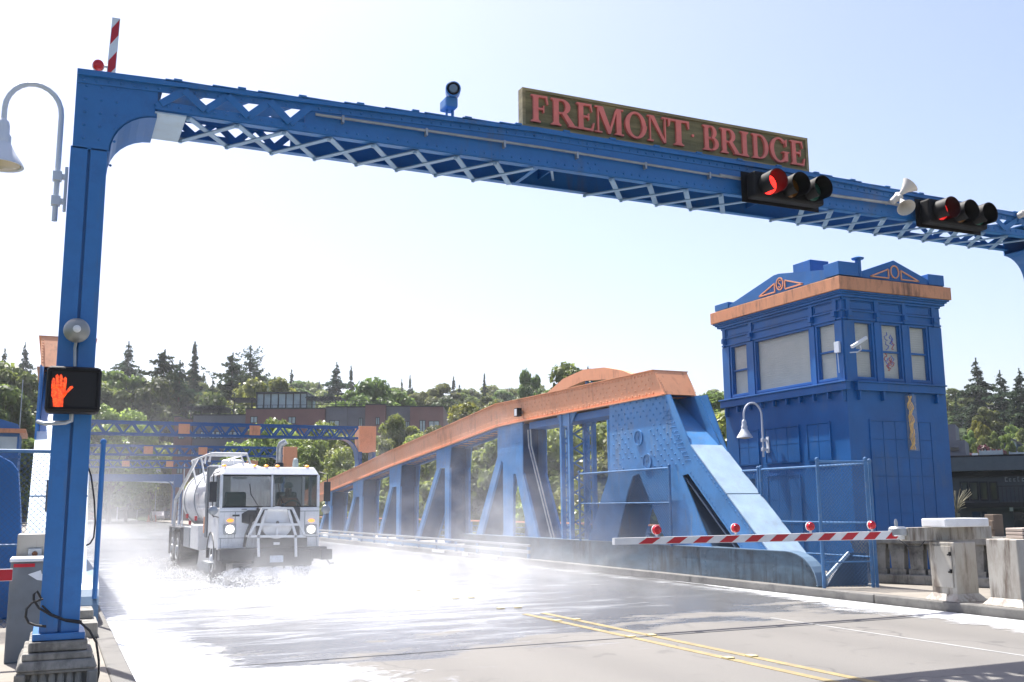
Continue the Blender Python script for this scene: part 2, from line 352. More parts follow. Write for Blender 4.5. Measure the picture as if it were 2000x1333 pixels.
# painted markings and joints, each a few millimetres proud
ln = MB()
for dx in (-.16, .16):
    ln.box((7.12+dx-.055, -14, .0), (7.12+dx+.055, 14.9, .005))
struct(ln, 'centre_line', M['yellow'])
ln = MB()
for i in range(9):
    for dx in (-.16, .16): ln.box((7.12+dx*1.0-.05, 7.4+i*2.1, .004), (7.12+dx+.05, 7.52+i*2.1, .02))
struct(ln, 'road_studs', mat('road stud', (.6,.5,.25), .5))
ln = MB(); ln.box((9.95, 7, 0), (10.01, 12.6, .004)); struct(ln, 'lane_line', M['mark'])
ln = MB()
for y in (11.6, 44.5, 62.0): ln.box((RX0, y, 0), (RX1, y+.05, .004))
struct(ln, 'expansion_joint', M['dark'])
# white wash water standing in both gutters
wf = mat('foamy wash water', (.74,.76,.78), .18, var=.03, scale=3, spec=.8, bump=.2, bscale=6)
_t = wf.node_tree; _b = _t.nodes['Principled BSDF']; _N = _t.nodes.new; _L = _t.links.new
_a = _N('ShaderNodeAttribute'); _a.attribute_name = 'edge'; _g = _N('ShaderNodeNewGeometry'); _m = _N('ShaderNodeMapping'); _m.inputs['Scale'].default_value = (1.0, 1.25, 1); _L(_g.outputs['Position'], _m.inputs[0])
_n = _N('ShaderNodeTexNoise'); _n.inputs['Scale'].default_value = 2.2; _n.inputs['Detail'].default_value = 9; _n.inputs['Roughness'].default_value = .7; _L(_m.outputs[0], _n.inputs['Vector'])
_s = _N('ShaderNodeMath'); _s.operation = 'MULTIPLY_ADD'; _s.inputs[1].default_value = 1.5; _L(_n.outputs['Fac'], _s.inputs[0]); _L(_a.outputs['Fac'], _s.inputs[2])
_r = _N('ShaderNodeMapRange'); _r.inputs[1].default_value = 1.32; _r.inputs[2].default_value = 1.62; _r.inputs[3].default_value = 1; _r.inputs[4].default_value = 0; _L(_s.outputs[0], _r.inputs[0]); _L(_r.outputs[0], _b.inputs['Alpha'])
def sheet(name, pl, pr, z=.008):
    q = MB(); n = len(pl); q.add([(x, y, z) for x, y in pl]+[(x, y, z) for x, y in pr], [(i, i+1, n+i+1, n+i) for i in range(n-1)])
    o = struct(q, name, wf); at_r = o.data.attributes.new('edge', 'FLOAT', 'POINT'); at_r.data.foreach_set('value', [0.0]*n+[1.0]*n); return o
rr = random.Random(3)
ys_ = [9.0+.16*i for i in range(75)]
def wob(y, a=.12): return a*(math.sin(y*2.1)+.6*math.sin(y*5.3+1)+.35*math.sin(y*11+2))
sheet('gutter_water', [(RX1-.04, y) for y in ys_], [(RX1-.04 - max(.05, (1.3 if y < 13.2 else 1.3-.24*(y-13.2)))-wob(y, .06)*(1 if y < 15 else .5), y) for y in ys_])
A0 = P(225, 1290, Z=0)
ys_ = [7.5+.12*i for i in range(64)]
sheet('gutter_water', [(RX0+.01, y) for y in ys_], [(RX0+.01 + max(.1, 1.6 + 1.35*smooth(12.2, 10.6, y) if y < 11.3 else 1.6-.13*(y-11.3)) + wob(y, .1), y) for y in ys_])

# ------------------------------------------------------------ BRIDGE: parapet girders, rails, trusses
def tr(p): return Vector(p)
def girder(x0, x1, label):
    t = thing('parapet_girder', (x0, 15.1, .13), label, 'girder', 'riveted kerb girders of the bridge')
    s = -1 if x0 > x1 else 1
    prof = [(15.12, .13)]
    for i in range(9):
        a = math.pi/2*i/8; prof.append((15.97-.85*math.cos(a), .13+.0+.64*math.sin(a)**.9 if i else .16))
    prof += [(33.0, .75), (33.0, .13)]
    mb = MB(); mb.prism([(x0, y, z) for y, z in prof], (x1-x0, 0, 0))
    face = x0-s*.0
    for y in np.arange(16.2, 33, .20):
        mb.rivet((face, y, .70), (-s, 0, 0), .016)
    for y in np.arange(16.4, 33, 1.15):
        mb.rivets((face, y, .2), (face, y, .66), .085, (-s, 0, 0), .016)
        mb.rivets((face, y+.12, .2), (face, y+.12, .66), .17, (-s, 0, 0), .013)
    for i in range(7):
        a = math.pi/2*(i+.5)/7; mb.rivet((face, 15.97-.77*math.cos(a), .13+.57*math.sin(a)), (-s, 0, 0), .016)
    mb.build('web_plate', M['girder'], t, smooth=True)
    fl = MB(); pr2 = [(y, z) for y, z in prof[1:-1]]
    for (ya, za), (yb, zb) in zip(pr2, pr2[1:]):
        fl.hexa([(x0-s*.035, ya, za+.004), (x1+s*.035, ya, za+.004), (x1+s*.035, yb, zb+.004), (x0-s*.035, yb, zb+.004),
                 (x0-s*.035, ya-(.018 if za < .7 else 0), za+.02), (x1+s*.035, ya-(.018 if za < .7 else 0), za+.02), (x1+s*.035, yb-(.018 if zb < .7 else 0), zb+.02), (x0-s*.035, yb-(.018 if zb < .7 else 0), zb+.02)])
    fl.build('cap_flange', mat('cap flange paint '+('r' if s > 0 else 'l'), (.13,.2,.28), .35), t)
    return t
girder(13.12, 13.30, 'worn grey-blue riveted girder with a rounded nose beside the right kerb')
girder(.62, .44, 'riveted blue girder with a rounded nose behind the left portal column')
def guardrail(x, label):
    t = thing('guard_rail', (x, 33, .15), label, 'guard rail', 'steel guard rails beside the roadway')
    for z, h in ((.50, .07), (.30, .1)):
        MB().box((x-.03, 27.4, z), (x+.03, 84, z+h)).build('rail', M['galv'], t, bevel=.01)
    if x > 5:
        for pa_, pb_, py_ in ((632, 641, 1046), (688, 699, 1053), (757, 770, 1064), (845, 868, 1076), (905, 914, 1083), (955, 972, 1089)):
            q0, q1 = P(pa_, py_, X=12.895), P(pb_, py_, X=12.895); MB().box((12.86, q1.y, q0.z-.04), (12.897, q0.y, q0.z+.05)).build('kerb_gap_light', M['white'], t)  # white blocks stand for light showing through openings in the kerb
    for i in range(29):
        y = 27.6+i*2.0; MB().box((x+.03 if x > 5 else x-.09, y-.05, .14), (x+.09 if x > 5 else x-.03, y+.05, .55)).build('post', M['tblue'], t)
    return t
guardrail(12.98, 'long pale steel guard rail along the foot of the right truss')

M['webshade'] = mat('shade-darkened web paint', (.022,.08,.19), .5, dirt=(.015,.04,.09), dirt_amt=.5)  # blue darkened to carry the shade between the leg plates
TOP = [(20.59, 4.93), (28.67, 4.99), (30.2, 5.02), (35.8, 4.56), (41.8, 4.08), (47.0, 3.60), (53.3, 3.05), (60.0, 2.45)]
BOT = [(20.18, 4.31), (28.4, 4.31), (30.2, 4.28), (35.8, 3.86), (41.8, 3.42), (47.0, 2.98), (53.2, 2.47), (60.0, 1.9)]
def truss(xf, xb, label, full=True):
    """xf: road-side plane, xb: pavement-side plane"""
    s = 1 if xb > xf else -1
    t = thing('bridge_truss', ((xf+xb)/2, 38, .1), label, 'bridge truss', 'steel trusses of the drawbridge')
    n = len(TOP)
    # top chord: orange box, closed, with its slanted end
    mb = MB()
    vs = []
    for (yt, zt), (yb_, zb_) in zip(TOP, BOT): vs += [(xf-s*.06, yt, zt), (xb+s*.06, yt, zt), (xf-s*.03, yb_, zb_), (xb+s*.03, yb_, zb_)]
    fs = []
    for i in range(n-1):
        a, b = 4*i, 4*(i+1)
        fs += [(a, a+1, b+1, b), (a+2, b+2, b+3, a+3), (a, b, b+2, a+2), (a+1, a+3, b+3, b+1)]
    mb.add(vs, fs); mb.add(vs[:4], [(0, 2, 3, 1)]); mb.add(vs[-4:], [(0, 1, 3, 2)])
    for (a, b), (c, d) in zip(zip(TOP, TOP[1:]), zip(BOT, BOT[1:])):
        L_ = b[0]-a[0]
        if a[0] > 47: break
        for k in range(int(L_/.16)):
            f = (k+.5)/int(L_/.16); yt = a[0]+(b[0]-a[0])*f; zt = a[1]+(b[1]-a[1])*f; zb_ = c[1]+(d[1]-c[1])*f
            mb.rivet((xf-s*.058, yt, zt-.07), (-s, 0, 0), .028); mb.rivet((xf-s*.035, yt, zb_+.06), (-s, 0, 0), .028)
            if a[0] < 34:
                for w_ in ((.2, .42) if k % 2 else (.31, .53)): mb.rivet((xf-s*(.058-.04*w_), yt, zt-w_), (-s, 0, 0), .024)
    for k in range(9):
        f = (k+.5)/9; mb.rivet(Vector((xf-s*.02, 20.54, 4.88)).lerp(Vector((xf, 20.14, 4.36)), f), (0, -1, .4), .018); mb.rivet(Vector((xb+s*.02, 20.54, 4.88)).lerp(Vector((xb, 20.14, 4.36)), f), (0, -1, .4), .018)
    # proud flange lips
    ch = mb.build('top_chord', M['orange'], t, smooth=False)
    lip = MB()
    for i in range(n-1):
        for (ya, za), (yb_, zb_) in (((TOP[i][0], TOP[i][1]+.012), (TOP[i+1][0], TOP[i+1][1]+.012)),):
            lip.bar(((xf+xb)/2, ya, za), ((xf+xb)/2, yb_, zb_), abs(xb-xf)+.2, .02)
        lip.bar((xf-s*.03, BOT[i][0], BOT[i][1]-.012), (xf-s*.03, BOT[i+1][0], BOT[i+1][1]-.012), .12, .02)
        lip.bar((xb+s*.03, BOT[i][0], BOT[i][1]-.012), (xb+s*.03, BOT[i+1][0], BOT[i+1][1]-.012), .12, .02)
    lip.build('flange_plate', M['orange'], ch)
    # lacing under the chord
    lac = MB()
    y = 29.0
    def zc(y_):
        for (a, za), (b, zb_) in zip(BOT, BOT[1:]):
            if a <= y_ <= b: return za+(zb_-za)*(y_-a)/(b-a)
        return BOT[-1][1]
    while y < 52:
        lac.bar((xf, y, zc(y)-.03), (xb, y+.5, zc(y+.5)-.03), .07, .012); lac.bar((xb, y, zc(y)-.035), (xf, y+.5, zc(y+.5)-.035), .07, .012); y += .5
    for x in (xf+s*.06, xb-s*.06):
        for (a, za), (b, zb_) in list(zip(BOT, BOT[1:]))[1:6]: lac.bar((x, a, za-.06), (x, b, zb_-.06), .1, .07)
    lac.build('chord_lacing', M['dblue'], t)
    # big end gusset with legs, both planes; profile measured on the road-side plane
    G = [(20.0, 4.29), (22.87, 4.29), (22.95, 2.55), (24.4, .45), (22.85, .45), (22.05, 2.05), (21.78, 2.42), (21.47, 2.46), (20.1, .45), (18.35, .45), (19.59, 2.36), (19.36, 2.40), (19.12, 2.75), (19.2, 3.01)]
    TH = .03
    for x, sd in ((xf, -s), (xb, s)):
        mb = MB(); mb.prism([(x, y, z) for y, z in G], (-sd*TH, 0, 0))
        r_ = random.Random(5)
        for i in range(15):
            for j in range(11):
                y = 19.55+j*.30+(.15 if i % 2 else 0); z = 2.62+i*.125
                if y > 22.75 or y < 19.45+(z-3.0)*.62: continue
                if (y-21.35)**2+((z-3.35)*1.0)**2 < .22: continue
                if z < 2.75 and 21.2 < y < 22.2: continue
                mb.rivet((x, y, z), (sd, 0, 0), .030)
        for o_ in (.12, .24, .36, .48):
            mb.rivets((x, 20.0+o_*.6, 3.9), (x, 19.2+o_*.5, 2.7), .12, (sd, 0, 0), .022)
        for a, b in (((20.0, 2.2), (19.0, .8)), ((20.35, 2.2), (19.5, .8)), ((22.9, 2.3), (24.0, .7)), ((22.6, 2.3), (23.4, .7)), ((21.2, 2.2), (20.3, .8)), ((20.8, 2.3), (19.95, .8))):
            mb.rivets((x, *a), (x, *b), .13, (sd, 0, 0), .016)
        # cast round badges
        mb.lathe([(.2, 0), (.2, .03), (.165, .03), (.165, .01)], (x, 21.45, 3.35), (sd, 0, 0), 20)
        mb.lathe([(.2, 0), (.2, .03), (.165, .03), (.165, .01)], (x, 21.08, 2.75), (sd, 0, 0), 20)
        for cy, cz, dy in ((21.45, 3.35, .05), (21.08, 2.75, .09)):
            mb.bar((x+sd*.01, cy-dy, cz-.12), (x+sd*.01, cy+dy, cz+.12), .03, .02, (1,0,0)); mb.bar((x+sd*.01, cy+dy, cz-.12), (x+sd*.01, cy-dy, cz+.12), .03, .02, (1,0,0))
            mb.bar((x+sd*.01, cy, cz-.14), (x+sd*.01, cy, cz+.14), .03, .02, (1,0,0))
        mb.build('gusset_plate', M['tblue'], t)
    # inner diaphragm in shade-darkened paint between the planes behind the top of the end post
    dia = MB(); dia.hexa([(xf+s*.04, 20.25, 4.28), (xb-s*.04, 20.25, 4.28), (xb-s*.04, 20.4, 4.28), (xf+s*.04, 20.4, 4.28), (xf+s*.04, 20.3, 4.3), (xb-s*.04, 20.3, 4.3), (xb-s*.04, 20.45, 4.3), (xf+s*.04, 20.45, 4.3)])
    def bay(pts, w=.03):
        pass
    for a, b in (((22.9, 2.55), (24.35, .5)),): dia.hexa([(xf+s*.04, a[0], a[1]), (xb-s*.04, a[0], a[1]), (xb-s*.04, b[0], b[1]), (xf+s*.04, b[0], b[1]), (xf+s*.04, a[0]-.03, a[1]), (xb-s*.04, a[0]-.03, a[1]), (xb-s*.04, b[0]-.03, b[1]), (xf+s*.04, b[0]-.03, b[1])])
    dia.build('leg_web', M['webshade'], t)
    # end post: two side plates and a cover plate (sunlight painted in as pale colour)
    for x, sd in ((xf, -s), (xb, s)):
        mb = MB(); mb.prism([(x+sd*.004, y, z) for y, z in [(19.36, 2.40), (19.12, 2.75), (19.2, 3.01), (16.5, .64), (16.3, .45), (17.15, .45)]], (-sd*TH, 0, 0))
        mb.rivets((x+sd*.004, 19.05, 2.78), (x+sd*.004, 16.75, .76), .13, (sd, 0, 0), .022); mb.rivets((x+sd*.004, 19.25, 2.42), (x+sd*.004, 17.5, .85), .13, (sd, 0, 0), .022)
        mb.build('end_post_side', M['tblue'], t)
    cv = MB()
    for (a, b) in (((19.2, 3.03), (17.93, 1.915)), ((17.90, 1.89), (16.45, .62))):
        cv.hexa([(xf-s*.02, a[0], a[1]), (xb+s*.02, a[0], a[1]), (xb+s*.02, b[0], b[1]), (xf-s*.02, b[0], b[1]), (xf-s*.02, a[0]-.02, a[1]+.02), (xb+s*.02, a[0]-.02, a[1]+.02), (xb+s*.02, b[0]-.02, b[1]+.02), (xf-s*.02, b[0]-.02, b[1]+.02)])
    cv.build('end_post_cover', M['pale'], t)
    # inclined web from the cover up to the chord, seen dark inside
    iw = MB(); iw.hexa([(xf+s*.04, 19.25, 3.0), (xb-s*.04, 19.25, 3.0), (xb-s*.04, 21.0, 4.3), (xf+s*.04, 21.0, 4.3), (xf+s*.04, 19.22, 3.03), (xb-s*.04, 19.22, 3.03), (xb-s*.04, 20.97, 4.33), (xf+s*.04, 20.97, 4.33)]); iw.build('inner_web', M['tblue'], t)
    # road-side wing plate that frames the dark gap under the chord end
    wg = MB(); wg.prism([(xb-s*.0, y, z) for y, z in [(20.0, 4.28), (19.2, 3.03), (19.0, 2.9), (19.72, 4.28)]], (s*.03, 0, 0)); wg.build('wing_plate', M['tblue'], t)
    # inner webs between leg and end post, gap's shade put into their paint
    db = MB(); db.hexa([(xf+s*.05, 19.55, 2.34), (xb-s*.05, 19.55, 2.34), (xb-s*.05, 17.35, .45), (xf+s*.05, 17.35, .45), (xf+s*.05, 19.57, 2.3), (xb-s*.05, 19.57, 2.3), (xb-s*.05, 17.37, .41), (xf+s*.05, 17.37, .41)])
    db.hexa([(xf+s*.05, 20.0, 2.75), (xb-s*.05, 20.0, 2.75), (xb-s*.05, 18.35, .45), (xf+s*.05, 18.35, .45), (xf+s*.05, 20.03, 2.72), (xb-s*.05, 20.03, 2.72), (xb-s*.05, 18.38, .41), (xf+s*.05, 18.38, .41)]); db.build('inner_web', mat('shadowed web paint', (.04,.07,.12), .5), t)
    # slender lattice hanger between end gusset and the first big tower leg
    hg = MB()
    for x in (xf+s*.05, xb-s*.05):
        hg.box((x-.06, 25.15, .3), (x+.06, 25.25, 4.31)); hg.box((x-.06, 25.65, .3), (x+.06, 25.75, 4.31))
        hg.prism([(x-.02, 24.8, 4.31), (x-.02, 26.0, 4.31), (x-.02, 25.7, 3.95), (x-.02, 25.15, 3.95)], (.04, 0, 0))
    z = .6
    while z < 3.9:
        hg.bar((xb-s*.05, 25.2, z), (xb-s*.05, 25.7, z+.42), .05, .012, (1,0,0)); hg.bar((xb-s*.05, 25.7, z), (xb-s*.05, 25.2, z+.42), .05, .012, (1,0,0))
        hg.bar((xf+s*.05, 25.7, z), (xb-s*.05, 25.7, z+.42), .05, .012, (0,1,0)); hg.bar((xb-s*.05, 25.7, z), (xf+s*.05, 25.7, z+.42), .05, .012, (0,1,0)); z += .42
    hg.build('hanger', M['tblue'], t)
    # deep floor beams under chord between hanger and legs
    fb = MB(); fb.box((xf+s*.1, 23.0, 4.05), (xb-s*.1, 28.0, 4.25)); fb.build('chord_stiffener', M['dblue'], t)
    # V-shaped posts: head plate, raked strut, vertical strut, and the solid box leg behind
    posts = [(28.3, 30.25, 2.70, 32.4, True), (34.5, 36.08, 3.12, 38.5, False), (40.3, 41.95, 2.55, 43.6, False), (46.0, 47.75, 2.2, 49.4, False), (51.7, 53.2, 1.8, 54.6, False)]
    for (yn, yf, zk, yr, big) in posts:
        for x, sd in ((xf, -s), (xb, s)):
            mb = MB(); w_ = yf-yn
            pts = [(yf, zc(yf)-.01), (yn, zc(yn)-.01), (yn+.18 if not big else yn, zk), (yf-.02, zk)] if not big else [(yf, zc(yf)-.01), (yn, zc(yn)-.01), (yn, zk), (yn+.75, zk), (yn+.8, zk+.02), (yf, zk+.62)]
            mb.prism([(x, y, z) for y, z in pts], (-sd*.03, 0, 0))
            for q in range(14 if big else 7):
                for w2 in range(7 if big else 5):
                    yy = yn+.22+(w_-.4)*w2/(6 if big else 4); z = (zk+.7 if big else zk+.1)+q*.13
                    if z < zc(yy)-.08: mb.rivet((x, yy, z), (sd, 0, 0), .02)
            mb.build('head_plate', M['tblue'], t)
            st = MB()
            if big: st.prism([(x-sd*.004, yf-.45, zk+.66), (x-sd*.004, yf, zk+.62), (x-sd*.004, yr, .4), (x-sd*.004, yr-.55, .4)], (-sd*.08, 0, 0))
            else: st.prism([(x-sd*.004, yf-.38, zk), (x-sd*.004, yf-.02, zk), (x-sd*.004, yr, .4), (x-sd*.004, yr-.4, .4)], (-sd*.08, 0, 0))
            st.build('raked_strut', M['tblue'], t)
            st = MB()
            if big: st.prism([(x-sd*.004, yn+.72, zk+.05), (x-sd*.004, yf-.42, zk+.68), (x-sd*.004, yf-.42, .4), (x-sd*.004, yn+.78, .4)], (-sd*.08, 0, 0))
            else: st.prism([(x-sd*.004, yn+.18, zk), (x-sd*.004, yn+.66, zk), (x-sd*.004, yn+.66, .4), (x-sd*.004, yn+.22, .4)], (-sd*.08, 0, 0))
            st.build('strut', M['tblue'], t)
            if big:
                st = MB(); st.prism([(x-sd*.004, yn, zk), (x-sd*.004, yn+.55, zk), (x-sd*.004, yn-.55, .4), (x-sd*.004, yn-1.25, .4)], (-sd*.08, 0, 0)); st.build('raked_strut', M['tblue'], t)
        lw = MB(); ya, yb_ = yn+.55, yn+.6
        if big:
            lw.box((xf+s*.04, ya, zk), (xb-s*.04, yb_, zc(yn)-.02)); lw.hexa([(xf+s*.05, yn-.75, .35), (xb-s*.05, yn-.75, .35), (xb-s*.05, yn-.7, .35), (xf+s*.05, yn-.7, .35), (xf+s*.05, ya-.05, zk), (xb-s*.05, ya-.05, zk), (xb-s*.05, yb_-.05, zk), (xf+s*.05, yb_-.05, zk)])
        else: lw.box((xf+s*.09, ya, .35), (xb-s*.04, yb_, zc(yn+.6)-.02))
        lw.build('leg_web', M['webshade'], t)
        rw = MB(); y1, z1, y2 = (yf-.40, zk+.6, yr-.5) if big else (yf-.34, zk, yr-.36)
        rw.hexa([(xf+s*.09, y2, .4), (xb-s*.06, y2, .4), (xb-s*.06, y2+.04, .4), (xf+s*.09, y2+.04, .4), (xf+s*.09, y1, z1), (xb-s*.06, y1, z1), (xb-s*.06, y1+.04, z1), (xf+s*.09, y1+.04, z1)])
        rw.build('leg_web', M['webshade'], t)
    # bottom chord (behind the guard rail)
    bc = MB(); bc.box((xf+s*.0, 33.0, .16), (xb, 60, .30)); bc.box((xf+s*.2, 17.2, .155), (xb, 33.0, .33)); bc.build('bottom_chord', M['tblue'], t)
    return t
right_truss = truss(13.2, 14.05, 'tall blue steel truss with salmon orange top chord on the right of the road')
left_truss = truss(.5, -.32, 'blue truss with orange top chord mostly hidden behind the left portal column')
# conduits on the big leg, flood lamp on the chord
t = MB(); a = P(1031, 840, X=13.14); b = P(1033, 872, X=13.14); c = P(1077, 1050, X=13.14)
t.tube([a, b, c], .022, 6); t.tube([a+Vector((0, -.18, 0)), b+Vector((0, -.18, 0)), c+Vector((0, -.18, 0))], .022, 6)
tag(t.build('conduit_pair', M['galv']), 'pair of pale conduits running down the wide blue truss leg', 'conduit')
a = P(1016, 806, X=13.08)
t = thing('flood_lamp', a, 'small boxy floodlight fixed to the orange chord of the right truss', 'floodlight')
MB().box((a.x-.16, a.y-.13, a.z-.13), (a.x, a.y+.13, a.z+.13)).build('housing', M['black'], t, bevel=.015)
MB().box((a.x-.175, a.y-.10, a.z-.11), (a.x-.161, a.y+.06, a.z+.1)).build('lens', M['white'], t)
MB().box((a.x, a.y-.03, a.z-.05), (13.15, a.y+.03, a.z+.05)).build('bracket', M['galv'], t)
# arch of the neighbouring walkway frame seen above the chord
ar = thing('arched_frame', (17.4, 36, .15), 'salmon orange arched girder rising behind the right truss', 'arch')
pa = [P(x, y, X=17.3) for x, y in ((1068, 768), (1100, 740), (1140, 722), (1180, 718), (1215, 724), (1250, 738), (1285, 760))]
mb = MB(); 
up_ = [q+Vector((0, 0, .0)) for q in pa]; dn_ = [q-Vector((0, 0, .42)) for q in pa]
mb.prism(up_+dn_[::-1], (.25, 0, 0)); mb.build('arch_rib', M['orange'], ar)
mb = MB()
for i in (1, 2, 3, 4, 5): mb.bar(pa[i]-Vector((-.12, 0, .05)), (pa[i].x+.12, pa[i].y, .15), .09, .09)
for i in (1, 2, 3): mb.tube([pa[i]+Vector((.1, 0, -.1)), (pa[i+1].x+.1, pa[i+1].y, 5.0)], .03, 5)
mb.build('hanger_rod', M['tblue'], ar)
# pavement hand rail on the outer edge
hr = thing('pavement_railing', (16.9, 24, .15), 'orange topped railing on the outer edge of the right pavement behind the truss', 'railing')
MB().box((16.86, 23.5, 1.05), (16.94, 90, 1.11)).build('top_rail', M['orange'], hr)
mb = MB()
for z in (.35, .6, .85): mb.box((16.89, 23.5, z), (16.91, 90, z+.03))
mb.build('lower_rail', M['tblue'], hr)
for i in range(23): MB().box((16.87, 23.6+3*i, .15), (16.93, 23.66+3*i, 1.05)).build('post', M['tblue'], hr)
hr = thing('pavement_railing', (-2.9, 24, .15), 'railing on the outer edge of the left pavement behind the chain link', 'railing')
MB().box((-2.94, 20, 1.05), (-2.86, 90, 1.11)).build('top_rail', M['orange'], hr)
mb = MB()
for z in (.35, .6, .85): mb.box((-2.91, 20, z), (-2.89, 90, z+.03))
mb.build('lower_rail', M['tblue'], hr)
# ------------------------------------------------------------ NEAR PORTAL
YF, YB, ZB, XL, XR = 10.1, 10.85, 5.64, -.03, 14.28
def ztop(x):
    if x < 4.9: return 5.90 + (x-XL)/(4.9-XL)*.16
    if x > 8.8: return 6.06 - (x-8.8)/(XR-8.8)*.16
    return 6.06
po = thing('portal_frame', (6.86, 10.5, .15), 'big blue riveted portal frame spanning the road in the foreground, carrying the sign', 'portal frame')
def col(x0, x1, first=True):
    # two channels with a dark slot, on a stepped foot
    zb = .62
    xm = (x0+x1)/2
    mb = MB(); mb.box((x0, YF, zb), (xm-.012, YB, 5.16)); mb.box((xm+.012, YF, zb), (x1, YB, 5.16)); mb.box((xm-.02, YF+.04, zb), (xm+.02, YB-.04, 5.16))
    mb.box((x0-.05, YF-.05, zb-.06), (x1+.05, YB+.05, zb+.0))
    o = mb.build('column', M['blue'], po, bevel=.006)
    return o
c1 = col(-.045, .285); c2 = col(XR-.30, XR+.03)
slot = MB(); slot.box((.108, YF-.0, 4.2), (.132, YF+.02, 4.21))
def web(y, sd):
    mb = MB()
    th = .02*sd
    # end corner plates with curved knee
    def knee(flip):
        f = (lambda x: x) if not flip else (lambda x: XL+XR-x)
        pts = [(XL, 5.14), (XL, 5.90), (.72, ztop(.72)-.0), (.72, 5.56)]
        pts += [(.72-.42*math.sin(a), 5.14+.42*math.cos(a)*1.0) for a in [math.pi/2*i/8 for i in range(9)]][0:]
        return [(f(x), z) for x, z in pts]
    for fl_ in (False, True):
        pts = knee(fl_); mb.prism([(x, y, z) for x, z in pts], (0, -th, 0))
    # solid mid web
    x0, x1 = 2.2, 11.5
    xs_ = [x0, 4.9, 8.8, x1]
    mb.prism([(x0, y, ZB), (x1, y, ZB)]+[(x, y, ztop(x)) for x in xs_[::-1]], (0, -th, 0))
    # chord angles above and below
    for a, b in ((XL, 4.9), (4.9, 8.8), (8.8, XR)):
        mb.hexa([(a, y, ztop(a)-.10), (b, y, ztop(b)-.10), (b, y+.012*sd, ztop(b)-.10), (a, y+.012*sd, ztop(a)-.10), (a, y, ztop(a)), (b, y, ztop(b)), (b, y+.012*sd, ztop(b)), (a, y+.012*sd, ztop(a))])
        mb.hexa([(a, y, ztop(a)-.03), (b, y, ztop(b)-.03), (b, y+.05*sd, ztop(b)-.03), (a, y+.05*sd, ztop(a)-.03), (a, y, ztop(a)+.012), (b, y, ztop(b)+.012), (b, y+.05*sd, ztop(b)+.012), (a, y+.05*sd, ztop(a)+.012)])
    mb.box((.7, min(y, y+.012*sd), ZB), (XR-.73, max(y, y+.012*sd), ZB+.09))
    mb.box((.7, min(y, y-.09*sd), ZB-.012), (XR-.73, max(y, y-.09*sd), ZB))
    # W lattice in the open ends
    for a, b, st in ((.75, 2.25, 1), (11.45, XR-.75, 1)):
        n = 7; w = (b-a)/n
        for i in range(n):
            p0 = (a+i*w, y+.006*sd, ZB+.06 if i % 2 == 0 else ztop(a+i*w)-.06); p1 = (a+(i+1)*w, y+.006*sd, ztop(a+(i+1)*w)-.06 if i % 2 == 0 else ZB+.06)
            p0 = (p0[0], p0[1]+(.016+.014*(i % 2))*sd, p0[2]); p1 = (p1[0], p1[1]+(.016+.014*(i % 2))*sd, p1[2]); mb.bar(p0, p1, .012, .075, (0,0,1))
    # rivets
    nrm = (0, sd, 0)
    for a, b in ((XL+.06, 4.9), (4.9, 8.8), (8.8, XR-.06)):
        mb.rivets((a, y+.012*sd, ztop(a)-.065), (b, y+.012*sd, ztop(b)-.065), .115, nrm, .017)
    mb.rivets((.7, y+.012*sd, ZB+.05), (XR-.7, y+.012*sd, ZB+.05), .115, nrm, .017)
    for xq in (.06, .2, .34, 5.62, 5.72, 8.05, 8.15, XR-.1, XR-.25): mb.rivets((xq, y+.001*sd, 5.25 if xq < .5 or xq > 13 else ZB+.12), (xq, y+.001*sd, ztop(xq)-.12), .12, nrm, .016)
    return mb
web(YF, -1).build('front_web', M['blue'], po); web(YB, 1).build('rear_web', M['blue'], po)
mb = MB()
for a, b in ((XL, .78), (4.9, 5.9), (8.1, 8.85), (XR-.8, XR)): mb.hexa([(a, YF-.05, ztop(a)+.013), (b, YF-.05, ztop(b)+.013), (b, YB+.05, ztop(b)+.013), (a, YB+.05, ztop(a)+.013), (a, YF-.05, ztop(a)+.027), (b, YF-.05, ztop(b)+.027), (b, YB+.05, ztop(b)+.027), (a, YB+.05, ztop(a)+.027)])
for a0, b0, n_ in ((.78, 4.9, 9), (5.9, 8.1, 5), (8.85, XR-.8, 9)):
    for i in range(n_):
        a = a0+(b0-a0)*i/n_; b = a0+(b0-a0)*(i+1)/n_; mb.bar((a, YF, ztop(a)+.018), (b, YB, ztop(b)+.018), .17, .012); mb.bar((a, YB, ztop(a)+.006), (b, YF, ztop(b)+.006), .17, .012); mb.box((a, YF-.05, (ztop(a)+ztop(b))/2+.016), (b, YF+.12, (ztop(a)+ztop(b))/2+.03)); mb.box((a, YB-.12, (ztop(a)+ztop(b))/2+.016), (b, YB+.05, (ztop(a)+ztop(b))/2+.03))
for i in range(20): x = .9+i*.63; mb.box((x-.04, YF-.06, ztop(x)+.024), (x+.04, YF+.03, ztop(x)+.045))
mb.build('top_plate', M['blue'], po)
# curved soffit of the knees
for fl_ in (False, True):
    mb = MB()
    f = (lambda x: x) if not fl_ else (lambda x: XL+XR-x)
    q = [(f(.72-.42*math.sin(a)), 5.14+.42*math.cos(a)) for a in [math.pi/2*i/8 for i in range(9)]]
    for (xa, za), (xb_, zb_) in zip(q, q[1:]): mb.bar((xa, (YF+YB)/2, za), (xb_, (YF+YB)/2, zb_), YB-YF, .015)
    mb.box((f(XL)+(.004 if not fl_ else -.004), YF+.004, 5.17), (f(XL)+(.02 if not fl_ else -.02), YB-.004, 5.88))
    mb.build('knee_soffit', M['dblue'], po)
